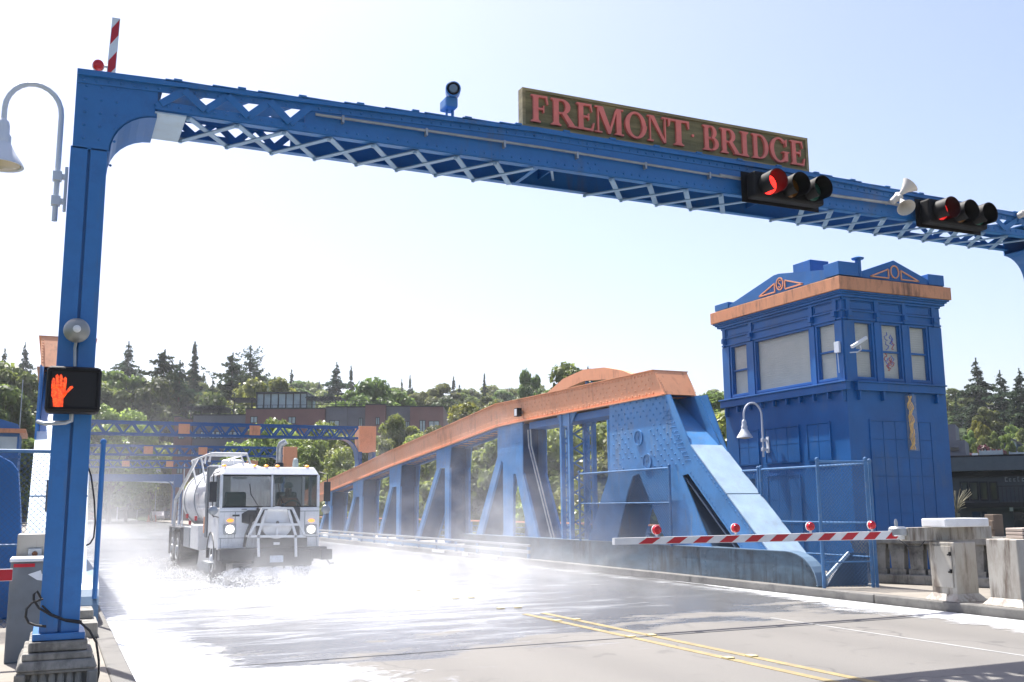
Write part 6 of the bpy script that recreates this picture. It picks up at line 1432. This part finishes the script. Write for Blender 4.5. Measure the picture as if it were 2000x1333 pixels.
def car(px_, D, col, label, rot=0):
    x, y = at_(px_, D); t = thing('parked_car', (x, y, 0), label, 'car', 'cars at the far crossing')
    mb = MB(); L_ = [(-2.2,.35),(-2.25,.75),(-1.5,.9),(-.9,1.42),(.8,1.45),(1.5,.95),(2.15,.85),(2.2,.35)]
    mb.prism([(x-.85, y+a, z) for a, z in L_], (1.7, 0, 0)); mb.build('body', mat('car paint', col, .25, coat=.5), t, bevel=.06)
    mb = MB(); mb.hexa([(x-.75, y-1.36, .95), (x+.75, y-1.36, .95), (x+.75, y-1.30, .95), (x-.75, y-1.30, .95), (x-.7, y-.98, 1.36), (x+.7, y-.98, 1.36), (x+.7, y-.93, 1.36), (x-.7, y-.93, 1.36)]); mb.build('windscreen', M['dglass'], t)
    for sx in (-.8, .8):
        for sy in (-1.4, 1.4): mb = MB(); mb.lathe([(.2, -.1), (.32, -.1), (.32, .1), (.2, .1)], (x+sx, y+sy, .32), (1, 0, 0), 16); mb.build('wheel', M['rubber'], t)
    for sx in (-.6, .6): mb = MB(); mb.box((x+sx-.12, y-2.27, .6), (x+sx+.12, y-2.2, .72)); mb.build('headlight', M['white'], t)
car(312, 158, (.6,.62,.66), 'white car waiting left of the tanker at the far crossing'); car(179, 150, (.5,.08,.08), 'reddish car behind the left column at the far crossing')
car(324, 170, (.15,.2,.3), 'dark blue car beside the white one at the far crossing')
for px_, D in ((296, 150), (309, 148)):
    x, y = at_(px_, D); t = MB(); t.lathe([(.3, 0), (.3, .05), (.2, .06), (.12, .55), (.05, .95)], (x, y, 0), n=12); o = t.build('traffic_barrel', M['orange_dk'], smooth=True); tag(o, 'orange traffic barrel nearer the tanker at the far crossing' if px_ > 300 else 'orange traffic barrel farther left from the tanker at the far crossing', 'barrel', 'traffic barrels')
x, y = at_(40, 90)
pole(45, 95, 742, 'tall thin flagpole above the far left control tower', 'pole', name='flagpole', r=.06)
# power pole on right hill
x, y, z = along(1952, 200, 828); t = thing('power_pole', (x, y, H(x, y)), 'wooden power pole on the right hillside', 'power pole')
mb = MB(); mb.tube([(x, y, H(x, y)-1), (x, y, z)], .14, 6); mb.build('mast', M['bark'], t); mb = MB(); mb.box((x-1, y-.06, z-.6), (x+1, y+.06, z-.45)); mb.build('crossarm', M['bark'], t)

# ------------------------------------------------------------ TREES
def leafmat(name, col, trans=.35, hue=.0, rough=.5, spec=.3):
    m, t, b = nodes(name); N = t.nodes.new; L = t.links.new; out = t.nodes['Material Output']
    geo = N('ShaderNodeNewGeometry'); oi = N('ShaderNodeObjectInfo')
    n = N('ShaderNodeTexNoise'); n.inputs['Scale'].default_value = .45; n.inputs['Detail'].default_value = 6; L(geo.outputs['Position'], n.inputs['Vector'])
    r = N('ShaderNodeValToRGB'); r.color_ramp.elements[0].position = .35; r.color_ramp.elements[1].position = .68
    r.color_ramp.elements[0].color = tuple(c*.6 for c in col)+(1,); r.color_ramp.elements[1].color = (min(1, col[0]*1.5), min(1, col[1]*1.35), col[2]*1.1, 1); L(n.outputs['Fac'], r.inputs[0])
    hs_ = N('ShaderNodeHueSaturation'); L(r.outputs[0], hs_.inputs['Color'])
    a = N('ShaderNodeMapRange'); a.inputs[3].default_value = .47; a.inputs[4].default_value = .525; L(oi.outputs['Random'], a.inputs[0]); L(a.outputs[0], hs_.inputs['Hue'])
    v = N('ShaderNodeMapRange'); v.inputs[3].default_value = .75; v.inputs[4].default_value = 1.25; L(oi.outputs['Random'], v.inputs[0]); L(v.outputs[0], hs_.inputs['Value'])
    L(hs_.outputs[0], b.inputs['Base Color']); b.inputs['Roughness'].default_value = rough; b.inputs['Specular IOR Level'].default_value = spec
    tr_ = N('ShaderNodeBsdfTranslucent'); g2 = N('ShaderNodeHueSaturation'); g2.inputs['Hue'].default_value = .485; g2.inputs['Value'].default_value = 1.6; L(hs_.outputs[0], g2.inputs['Color']); L(g2.outputs[0], tr_.inputs[0])
    mx = N('ShaderNodeMixShader'); mx.inputs[0].default_value = trans; L(b.outputs[0], mx.inputs[1]); L(tr_.outputs[0], mx.inputs[2]); L(mx.outputs[0], out.inputs[0])
    return m
LM = dict(bright=leafmat('bright broad leaves', (.15,.21,.055), .5, spec=.5, rough=.42), mid=leafmat('mid green leaves', (.10,.155,.045), .48), dark=leafmat('dark broad leaves', (.05,.085,.03), .4), con=leafmat('conifer needles', (.03,.06,.03), .3, rough=.8, spec=.1), con2=leafmat('bluish conifer needles', (.035,.065,.042), .28, rough=.8, spec=.1), plum=leafmat('plum leaves', (.09,.03,.035), .3), lime=leafmat('lime shrub leaves', (.17,.2,.03), .45))
def quads(name, C, A, Bv, mt, parent=None):
    n = len(C); V_ = np.empty((n, 4, 3)); V_[:, 0] = C-A-Bv*.6; V_[:, 1] = C+A-Bv; V_[:, 2] = C+A*.8+Bv; V_[:, 3] = C-A+Bv*.7
    me = bpy.data.meshes.new(name); me.vertices.add(4*n); me.vertices.foreach_set('co', V_.ravel()); me.loops.add(4*n); me.loops.foreach_set('vertex_index', np.arange(4*n)); me.polygons.add(n); me.polygons.foreach_set('loop_start', np.arange(n)*4); me.polygons.foreach_set('loop_total', np.full(n, 4)); me.update(calc_edges=True)
    me.materials.append(mt); o = bpy.data.objects.new(name, me); S.collection.objects.link(o)
    if parent: o.parent = parent
    return o
def unit(v): return v/np.maximum(1e-6, np.linalg.norm(v, axis=-1, keepdims=True))
def crown_broad(n, nb, seed, leaf=.028, sq=1.0, low=.12):
    """unit tree: height 1, crown centre .58; returns centres and axes"""
    g_ = np.random.default_rng(seed); cs = []; rs = []
    while len(cs) < nb:
        p = g_.normal(size=3); p = p/np.linalg.norm(p)*g_.uniform(.35, 1)**.5
        zz = .56+p[2]*.38; wr = .36*sq*(1-.35*max(0, (zz-.55)/.45))
        q = np.array([p[0]*wr, p[1]*wr, zz+g_.normal(0, .02)])
        if q[2] < low: continue
        cs.append(q); rs.append(g_.uniform(.055, .12))
    cs = np.array(cs); rs = np.array(rs); k = g_.integers(0, nb, n)
    d = unit(g_.normal(size=(n, 3))*np.array([1, 1, .85])+np.array([0, 0, .25])); rad = rs[k]*g_.uniform(.55, 1.12, n)
    C = cs[k]+d*rad[:, None]*np.array([1.15, 1.15, .8])
    nr = unit(d+g_.normal(size=(n, 3))*.6+np.array([0, 0, .45])); A = unit(np.cross(nr, g_.normal(size=(n, 3)))); Bv = np.cross(nr, A); s_ = leaf*g_.uniform(.5, 1.25, n)[:, None]
    return C, A*s_, Bv*s_*.75, cs, rs
def crown_con(n, seed, wid=.2, ragged=.25, droop=.35, top_pow=.9, tiers=26, leaf=.02):
    g_ = np.random.default_rng(seed); C = []; A = []; Bv = []
    nb_ = int(tiers*8); per = max(6, n//nb_)
    for i in range(nb_):
        f = g_.uniform(0, 1)**1.15; z = .08+.90*f; R_ = wid*((1-f)**top_pow)*(1+.35*math.sin(f*tiers*1.1+seed))+.004
        th = g_.uniform(0, 6.283); L_ = max(.008, R_*(1+g_.normal(0, ragged))); k = max(5, int(per*(.4+L_/wid)))
        s_ = g_.uniform(0, 1, k)**.7; spread = .16*(1-s_)*L_+.006+.10*L_*s_*(1-s_)*2
        t2 = g_.normal(0, 1, k); x = math.cos(th)*L_*s_-math.sin(th)*spread*t2; y = math.sin(th)*L_*s_+math.cos(th)*spread*t2
        zz = z-droop*L_*s_**1.3+.22*L_*np.maximum(0, s_-.7)*2+g_.normal(0, .0045, k)-abs(t2)*spread*.25
        C.append(np.stack([x, y, zz], 1)); dr = np.array([math.cos(th), math.sin(th), -.35])
        A.append(unit(dr+g_.normal(size=(k, 3))*.4)); Bv.append(unit(np.cross(A[-1], g_.normal(size=(k, 3))*.7+np.array([0, 0, 1.0]))))
    k = 60; C.append(np.stack([g_.normal(0, .002, k), g_.normal(0, .002, k), g_.uniform(.93, 1.0, k)], 1)); A.append(unit(g_.normal(size=(k, 3))*.4+np.array([0, 0, 1]))); Bv.append(unit(np.cross(A[-1], g_.normal(size=(k, 3)))))
    C = np.concatenate(C); A = np.concatenate(A); Bv = np.concatenate(Bv); s_ = leaf*g_.uniform(.45, 1.15, len(C))[:, None]
    s_ = s_*np.clip(.35+(1-C[:, 2:3])*1.6, .35, 1)
    return C, A*s_, Bv*s_*.4
PROTO = {}
hide_z = -400
def proto(key, kind, mt, n, **k):
    root = bpy.data.objects.new(kind, None)
    if kind in ('broadleaf_tree', 'poplar_tree', 'round_shrub'):
        C, A, Bv, cs, rs = crown_broad(n, k.get('nb', 34), k['seed'], k.get('leaf', .028), k.get('sq', 1), k.get('low', .12))
        cm = quads('crown', C, A, Bv, mt)
        tb = MB(); tb.tube([(0, 0, -.03), (.005, 0, .15), (0, .01, .35), (.01, 0, .6)], [.028, .02, .014, .005], 7)
        for q in cs[::4]: tb.tube([(0, 0, .12+.25*q[2]), (q[0]*.5, q[1]*.5, .12+q[2]*.55), tuple(q)], [.011, .007, .002], 5)
    else:
        C, A, Bv = crown_con(n, k['seed'], k.get('wid', .2), k.get('ragged', .25), k.get('droop', .35), k.get('tp', .9), k.get('tiers', 26), k.get('leaf', .02))
        cm = quads('crown', C, A, Bv, mt); tb = MB(); tb.tube([(0, 0, -.03), (0, 0, .5), (0, 0, .99)], [.018, .011, .002], 6)
    tr_ = tb.build('trunk', M['bark'], None, smooth=True)
    PROTO[key] = (kind, cm.data, tr_.data)
    bpy.data.objects.remove(cm); bpy.data.objects.remove(tr_); bpy.data.objects.remove(root)
proto('b1', 'broadleaf_tree', LM['bright'], 26000, seed=1, nb=60, leaf=.0145); proto('b2', 'broadleaf_tree', LM['bright'], 26000, seed=2, nb=52, sq=1.25, leaf=.0145)
proto('m1', 'broadleaf_tree', LM['mid'], 18000, seed=3, nb=46, leaf=.0175); proto('m2', 'broadleaf_tree', LM['mid'], 18000, seed=4, nb=40, sq=1.2, leaf=.0175)
proto('d1', 'broadleaf_tree', LM['dark'], 15000, seed=5, nb=40, leaf=.019)
proto('c1', 'conifer_tree', LM['con'], 9500, seed=6, wid=.20, tp=.85); proto('c2', 'conifer_tree', LM['con2'], 11000, seed=7, wid=.27, ragged=.25, tp=.8, tiers=30); proto('c3', 'conifer_tree', LM['con'], 9000, seed=8, wid=.16, ragged=.45, droop=.4, tp=1.15, tiers=30)
proto('cedar', 'cedar_tree', LM['con'], 16000, seed=9, wid=.30, ragged=.45, tp=.5, droop=.15, leaf=.024)
proto('pine', 'pine_tree', LM['con2'], 9000, seed=12, wid=.26, ragged=.5, tp=.45, droop=-.1, leaf=.022)
proto('pop', 'poplar_tree', LM['mid'], 7000, seed=10, nb=30, sq=.42, leaf=.022)
proto('bush', 'round_shrub', LM['lime'], 5000, seed=11, nb=22, sq=1.5, leaf=.035, low=.05); proto('plum', 'broadleaf_tree', LM['plum'], 5000, seed=13, nb=22, sq=1.4, leaf=.03, low=.05)
def tree(key, px_, ytop, D, hw=None, label=None, group=None, zbase=None, cat='tree'):
    kind, cm, tm = PROTO[key]; x, y, z = along(px_, D, ytop); zb = H(x, y)-.3 if zbase is None else zbase
    h = max(3.0, z-zb); t = bpy.data.objects.new(kind, None); S.collection.objects.link(t); t.location = (x, y, zb); t.rotation_euler = (0, 0, random.uniform(0, 6.28))
    base = {'b1': .40, 'b2': .48, 'm1': .40, 'm2': .46, 'd1': .40, 'c1': .16, 'c2': .2, 'c3': .12, 'cedar': .24, 'pine': .22, 'pop': .18, 'bush': .55, 'plum': .52}[key]
    sx = h if hw is None else (hw/F_PX*D)/base
    if sx > .95*h: h = sx*.95; t.location.z = z-h
    if kind == 'broadleaf_tree' and not (group or '').startswith('garden'): sx = max(sx, .78*h)
    t.scale = (sx, sx, h)
    for nm, me in (('crown', cm), ('trunk', tm)): o = bpy.data.objects.new(nm, me); S.collection.objects.link(o); o.parent = t
    tag(t, label, cat, group)
    if group: AUTO.append((t, key, px_, group))
    return t
AUTO = []
# named trees on the skyline and near the bridge: (key, px, top, distance, half width px, label)
for a in [
 ('c2', 252, 668, 330, 46, 'dense pointed conifer on the skyline just right of the hand signal'),
 ('cedar', 322, 684, 235, 62, 'big ragged dark cedar with a crooked leaning top'),
 ('c3', 381, 668, 300, 30, 'thin spire-topped conifer right of the ragged cedar'),
 ('cedar', 455, 690, 245, 50, 'broad dark evergreen left of the glass penthouse'),
 ('pine', 490, 674, 262, 44, 'dark layered pine rising beside the broad evergreen, left of the penthouse'),
 ('c1', 570, 720, 330, 15, 'small dark conifer tip on the skyline above the penthouse canopy'),
 ('c2', 658, 708, 300, 38, 'bluish pointed conifer above the brown block'),
 ('c1', 686, 713, 318, 14, 'narrow conifer close right of the bluish one'),
 ('c1', 801, 731, 330, 10, 'tiny pointed conifer on the skyline above the right end of the brown block'),
 ('c1', 785, 738, 345, 8, 'smallest conifer tip on the skyline left of the tiny pointed one'),
 ('c1', 886, 734, 340, 14, 'small round-shouldered conifer on the skyline above the bend of the chord'),
 ('c3', 946, 729, 330, 12, 'lone slim conifer on the skyline between the brown block and the poplars'),
 ('pop', 1026, 711, 210, 15, 'taller poplar of the pair left of the orange arch'),
 ('pop', 1047, 722, 214, 12, 'shorter poplar of the pair left of the orange arch'),
 ('m1', 1118, 702, 150, 42, 'tall dark tree rising behind the left shoulder of the orange arch'),
 ('pine', 1148, 716, 152, 40, 'shorter dark pine directly behind the orange arch'),
 ('c2', 50, 669, 300, 26, 'dark rounded conifer at the left edge above the hill street'),
 ('c1', 10, 678, 320, 16, 'faint pointed conifer in the top left of the hill'),
 ('c2', 1905, 700, 215, 50, 'tallest conifer right of the blue tower'),
 ('c2', 1952, 724, 210, 42, 'second conifer right of the blue tower, with a rounded outline'),
 ('c2', 1990, 720, 185, 40, 'dark conifer cut by the right edge of the photo'),
 ('c3', 1866, 775, 240, 12, 'small spiky conifer beside the white gable at right'),
 ('m2', 1872, 756, 250, 34, 'rounded olive tree touching the right edge of the tower'),
 ('bush', 1914, 813, 160, 26, 'bright yellow-green round shrub on the right hillside'),
 ('m1', 1925, 793, 185, 30, 'grey-green tree behind the bright round shrub'),
 ('plum', 1926, 868, 125, 24, 'dark red plum bush in front of the blue-sided house'),
 ('b2', 225, 775, 140, 70, 'bright broad tree just right of the hand signal'),
 ('m2', 232, 715, 235, 48, 'rounded green tree below the dense pointed conifer'),
 ('m1', 205, 738, 225, 40, 'round green tree beside the left column'),
 ('b2', 530, 722, 205, 70, 'large pale-green broad tree behind the glass penthouse'),
 ('m1', 722, 732, 195, 36, 'dark green rounded tree above the brown block'),
 ('m1', 775, 756, 200, 36, 'green tree behind the right wing of the brown block'),
 ('m2', 850, 745, 280, 60, 'hazy tree mass on the skyline above the middle of the chord'),
 ('b1', 560, 806, 118, 62, 'bright tree hiding the middle of the brown block'),
 ('b1', 655, 812, 122, 40, 'bright tree in front of the right wing of the brown block'),
 ('b1', 785, 800, 112, 26, 'slim bright tree in front of the right end of the brown block'),
 ('b2', 700, 860, 95, 55, 'tree filling the view under the orange end block of the nearest far portal'),
 ('b1', 590, 862, 100, 50, 'tree behind the exhaust stack of the tanker'),
 ('b1', 905, 775, 92, 70, 'large bright tree rising behind the bend of the orange chord'),
 ('b2', 985, 768, 88, 60, 'bright tree top beside the floodlight on the chord'),
 ('b2', 1290, 800, 62, 60, 'tree behind the end gusset of the truss'),
 ('b1', 1395, 775, 58, 46, 'bright tree between the truss end and the blue tower'),
 ('m1', 1385, 757, 120, 30, 'darker tree top peeking between the truss and the blue tower'),
 ('b2', 1150, 800, 66, 60, 'tree behind the slender lattice hanger'),
 ('b2', 520, 815, 112, 40, 'bright tree covering the left windows of the brown block'),
 ('b1', 612, 815, 114, 42, 'bright tree in front of the penthouse side of the brown block'),
 ('b2', 480, 850, 116, 36, 'bright tree below the pergola of the brown block'),
 ('b1', 690, 838, 104, 36, 'bright tree just right of the orange end block of the nearest far portal'),
 ('b2', 742, 846, 100, 40, 'bright tree under the right wing of the brown block'),
 ('b1', 815, 838, 96, 40, 'bright tree low in front of the right wing end'),
 ('c2', 352, 704, 232, 52, 'dark conifer shoulder right behind the ragged cedar'),
 ('c2', 416, 738, 236, 34, 'dark conifer between the spire-topped one and the broad evergreen'),
 ('d1', 296, 742, 226, 40, 'dark round tree left of the ragged cedar'),
 ('d1', 430, 770, 200, 44, 'dark round tree left of the roof pergola'),
 ('m1', 22, 700, 165, 60, 'big green tree at the left edge below the skyline'),
 ('m1', 12, 745, 120, 50, 'nearer green tree at the left edge above the far small tower'),
 ('d1', 62, 790, 180, 26, 'tall dark tree beside the hill street'),
 ]: tree(*a)
GB = 'leafy trees along the far bank behind the right truss'
for px_, yt, D in ((760, 915, 82), (830, 880, 84), (880, 850, 80), (935, 862, 76), (1000, 840, 74), (1060, 830, 70), (1110, 850, 66), (1200, 850, 62), (1250, 865, 60), (1330, 870, 58), (1420, 860, 56), (1455, 830, 70), (680, 930, 90), (640, 920, 94), (1075, 790, 84), (1225, 790, 80)):
    tree(random.choice(['b1', 'b2', 'm1']), px_, yt+random.uniform(-8, 8), D, random.uniform(60, 90), 'leafy green tree in the row filling the gaps behind the right truss', GB, zbase=-8)
GL_ = 'leafy trees around the far crossing'
for px_, yt, D in ((170, 838, 150), (205, 850, 160), (255, 846, 158), (300, 842, 165), (330, 860, 172), (190, 900, 205), (232, 905, 212), (270, 900, 214), (310, 905, 210), (345, 900, 200), (150, 830, 140), (122, 860, 150), (95, 880, 130), (66, 900, 135), (20, 890, 140), (820, 880, 130), (740, 860, 125), (640, 870, 118), (510, 850, 118), (470, 880, 128), (420, 905, 132)):
    tree('d1' if 190 <= px_ <= 345 and yt >= 900 else random.choice(['m1', 'b1', 'm2']), px_, yt, D, random.uniform(34, 52), 'dense dark tree behind the far traffic signals' if (190 <= px_ <= 345 and yt >= 900) else 'leafy tree between the far crossing and the bridge', GL_+(' dark' if 190 <= px_ <= 345 and yt >= 900 else ''))
GH = 'trees massed on the far hillside'
sk_px = [-80, 0, 60, 120, 200, 300, 420, 520, 600, 700, 760, 850, 940, 1030, 1120, 1300, 1400, 1500, 1800, 1870, 1950, 2080]
sk_y = [735, 728, 735, 742, 742, 738, 742, 742, 748, 758, 760, 752, 758, 752, 756, 760, 762, 765, 775, 780, 775, 770]
for i in range(190):
    px_ = random.uniform(-80, 2080)
    if 1470 < px_ < 1840 and random.random() < .85: continue
    f = random.random()**.7; D = 225+210*f
    ysk = float(np.interp(px_, sk_px, sk_y)); yt = ysk-8+(1-f)*34+random.uniform(-8, 12)
    if 55 < px_ < 92: continue
    if px_ > 1840:
        if random.random() < .4: continue
        D = 290+150*f; yt = random.uniform(768, 790)
    x, y, z = along(px_, D, yt)
    if z-H(x, y) < 5: yt = 997-(H(x, y)+7-1.7)/D*F_PX
    k = random.choices(['m1', 'm2', 'd1', 'b1', 'c1', 'c2'], [5, 5, 2, 4, .5, .5])[0]; cn = k in ('c1', 'c2')
    tree(k, px_, yt-(10 if cn else 0), D, random.uniform(30, 55) if not cn else random.uniform(12, 18), 'dark conifer among the massed trees of the far hillside' if cn else 'leafy tree among the massed trees of the far hillside', GH+(' conifers' if cn else ''))
for key, px_, yt, D, hw in (('m1',1893,838,150,16),('b2',1915,843,146,18),('m1',1938,840,148,16),('b2',1978,824,168,24),('b1',2000,832,160,22),('m2',1966,846,142,16),('m1',1884,862,118,8),('m2',1990,808,195,26),('m1',1944,800,215,14),('m1',1882,797,258,12),('m2',1901,788,262,14),('m1',1853,792,262,12),('m1',1966,778,290,22),('b1',2008,852,150,18),('m1',1860,812,240,12),('b2',1905,858,132,12)):
    tree(key, px_, yt, D, hw, 'low green garden tree between the houses on the right hillside', 'garden trees between the hillside houses')
for k in range(46):
    px_ = random.uniform(1845, 2075); D = random.uniform(284, 350) if 1858 < px_ < 1978 or k % 3 else random.uniform(205, 238); x, y, z = along(px_, D, 900); hgt = random.uniform(6, 11)
    yt = 997-(H(x, y)+hgt-1.7)/D*F_PX
    tree(random.choice(['m1', 'm2', 'd1', 'b1', 'b2']), px_, yt, D, hgt*.42/D*F_PX, 'leafy tree on the right hillside', 'trees massed on the right hillside')
ZN = [(95, 'left of the left column'), (215, 'just right of the hand signal'), (300, 'above the far portals'), (400, 'behind the ragged dark cedar'), (480, 'left of the glass penthouse'), (600, 'above the glass penthouse'), (700, 'above the brown roof canopy'), (800, 'above the brown right wing'), (900, 'above the lower orange chord'), (1000, 'above the bent orange chord'), (1150, 'around the orange arch'), (1330, 'above the truss peak'), (1480, 'between truss and blue tower'), (1860, 'behind the blue tower'), (1930, 'right of the blue tower'), (9999, 'at the right edge')]
TONE = {'b1': 'bright', 'b2': 'broad bright', 'm1': 'mid green', 'm2': 'broad mid green', 'd1': 'dark', 'c1': 'narrow conifer', 'c2': 'wide conifer', 'bush': 'low round'}
ORD = ['first', 'second', 'third', 'fourth', 'fifth', 'sixth', 'seventh', 'eighth', 'ninth', 'tenth', 'eleventh', 'twelfth', 'thirteenth', 'fourteenth', 'fifteenth', 'sixteenth']
bins = {}
for o, key, px_, gname in AUTO: bins.setdefault((gname.split()[0]+gname.split()[-1], next(z for lim, z in ZN if px_ < lim), key), []).append((px_, o, gname))
WH = {'leafyconifers': '', 'treesmassed': ''}
for (gk_, zone, key), L_ in bins.items():
    L_.sort(key=lambda q: q[0]); g0 = L_[0][2]; where = 'on hillside' if g0.startswith('trees massed') else 'in gardens' if g0.startswith('garden') else 'on near bank' if 'bank' in g0 else 'by far crossing'
    for i, (px_, o, gname) in enumerate(L_):
        kd = TONE[key]+('' if 'conifer' in TONE[key] else ' tree')
        o['label'] = (f'{kd} {zone}, {where}' if len(L_) == 1 else f'{ORD[min(i, 15)]} {kd} from left {zone}, {where}')
# dry shrub by the tower foot
t = thing('dry_shrub', (P(1868, 1010, X=21).x, P(1868, 1010, X=21).y, .15), 'pale spiky dry plant by the dark building beside the tower foot', 'plant')
b0 = Vector(P(1868, 1003, X=22)); mb = MB()
for k in range(34): d = Vector((random.uniform(-.3, .35), random.uniform(-.2, .2), random.uniform(.2, .75))); mb.tube([b0, b0+d*.6, b0+d*1.05+Vector((d.x*.3, 0, -.06))], .0055, 4)
mb.tube([b0-Vector((0, 0, 3)), b0], .1, 6); mb.build('stems', mat('dry stems', (.22,.2,.13), .8), t)

# ------------------------------------------------------------ SPRAY MIST AND HAZE
def mist(name, lo, hi, dens, label, centre, spread, thr=.46, nscale=.55, zfall=1.2):
    mb = MB(); mb.box(lo, hi); m = bpy.data.materials.new(name); m.use_nodes = True; t = m.node_tree; t.nodes.clear(); N = t.nodes.new; L = t.links.new
    out = N('ShaderNodeOutputMaterial'); v = N('ShaderNodeVolumePrincipled'); L(v.outputs[0], out.inputs['Volume'])
    v.inputs['Color'].default_value = (.97, .98, 1, 1); v.inputs['Anisotropy'].default_value = .35
    geo = N('ShaderNodeNewGeometry'); n = N('ShaderNodeTexNoise'); n.inputs['Scale'].default_value = nscale; n.inputs['Detail'].default_value = 6; n.inputs['Roughness'].default_value = .62; n.inputs['Distortion'].default_value = 1.2
    mp = N('ShaderNodeMapping'); mp.inputs['Scale'].default_value = (1, .55, 1.0); L(geo.outputs['Position'], mp.inputs[0]); L(mp.outputs[0], n.inputs['Vector'])
    sp = N('ShaderNodeSeparateXYZ'); L(geo.outputs['Position'], sp.inputs[0])
    def mth(op, a, c=None):
        q = N('ShaderNodeMath'); q.operation = op
        for i, w in enumerate((a, c)):
            if w is None: continue
            if isinstance(w, (int, float)): q.inputs[i].default_value = w
            else: L(w, q.inputs[i])
        return q.outputs[0]
    s_ = 0
    for i in range(2):
        e = mth('MULTIPLY', mth('SUBTRACT', sp.outputs[i], centre[i]), 1/spread[i]); e = mth('MULTIPLY', e, e); s_ = e if i == 0 else mth('ADD', s_, e)
    fall = mth('POWER', 2.718, mth('MULTIPLY', s_, -1)); zf = mth('POWER', 2.718, mth('MULTIPLY', mth('MAXIMUM', sp.outputs[2], 0), -1/zfall))
    r = N('ShaderNodeMapRange'); r.inputs[1].default_value = thr; r.inputs[2].default_value = thr+.22; L(n.outputs['Fac'], r.inputs[0])
    L(mth('MULTIPLY', mth('MULTIPLY', r.outputs[0], dens), mth('MULTIPLY', fall, zf)), v.inputs['Density'])
    o = mb.build(name, m); tag(o, label, 'mist', kind='stuff'); return o
mist('spray_mist', (.85, 13.0, .03), (12.85, 44, 2.6), .55, 'white spray mist spreading low over the wet roadway around the truck', (5.4, 23.0), (5.5, 6.5), thr=.42, zfall=.42)
mist('drifting_mist', (6.5, 17.0, .04), (14.8, 34, 4.2), .26, 'thin drifting mist in front of the right truss', (11.2, 25.0), (3.6, 5.5), thr=.47, nscale=.9, zfall=1.6)
mist('drifting_mist', (.9, 30.5, .02), (4.6, 95, 5.5), .016, 'thin veil of mist over the far road left of the truck', (2.6, 60), (4, 40), thr=.3, nscale=.2, zfall=3.5)

hz = MB(); hz.box((-360, -30, -10.5), (520, 520, 75)); hm = bpy.data.materials.new('haze'); hm.use_nodes = True; t = hm.node_tree; t.nodes.clear()
v = t.nodes.new('ShaderNodeVolumePrincipled'); v.inputs['Color'].default_value = (.93, .96, 1, 1); v.inputs['Density'].default_value = .0002; v.inputs['Anisotropy'].default_value = .3
t.links.new(v.outputs[0], t.nodes.new('ShaderNodeOutputMaterial').inputs['Volume'])
o = hz.build('haze', hm); tag(o, 'thin bright summer haze over the whole scene', 'haze', kind='stuff')
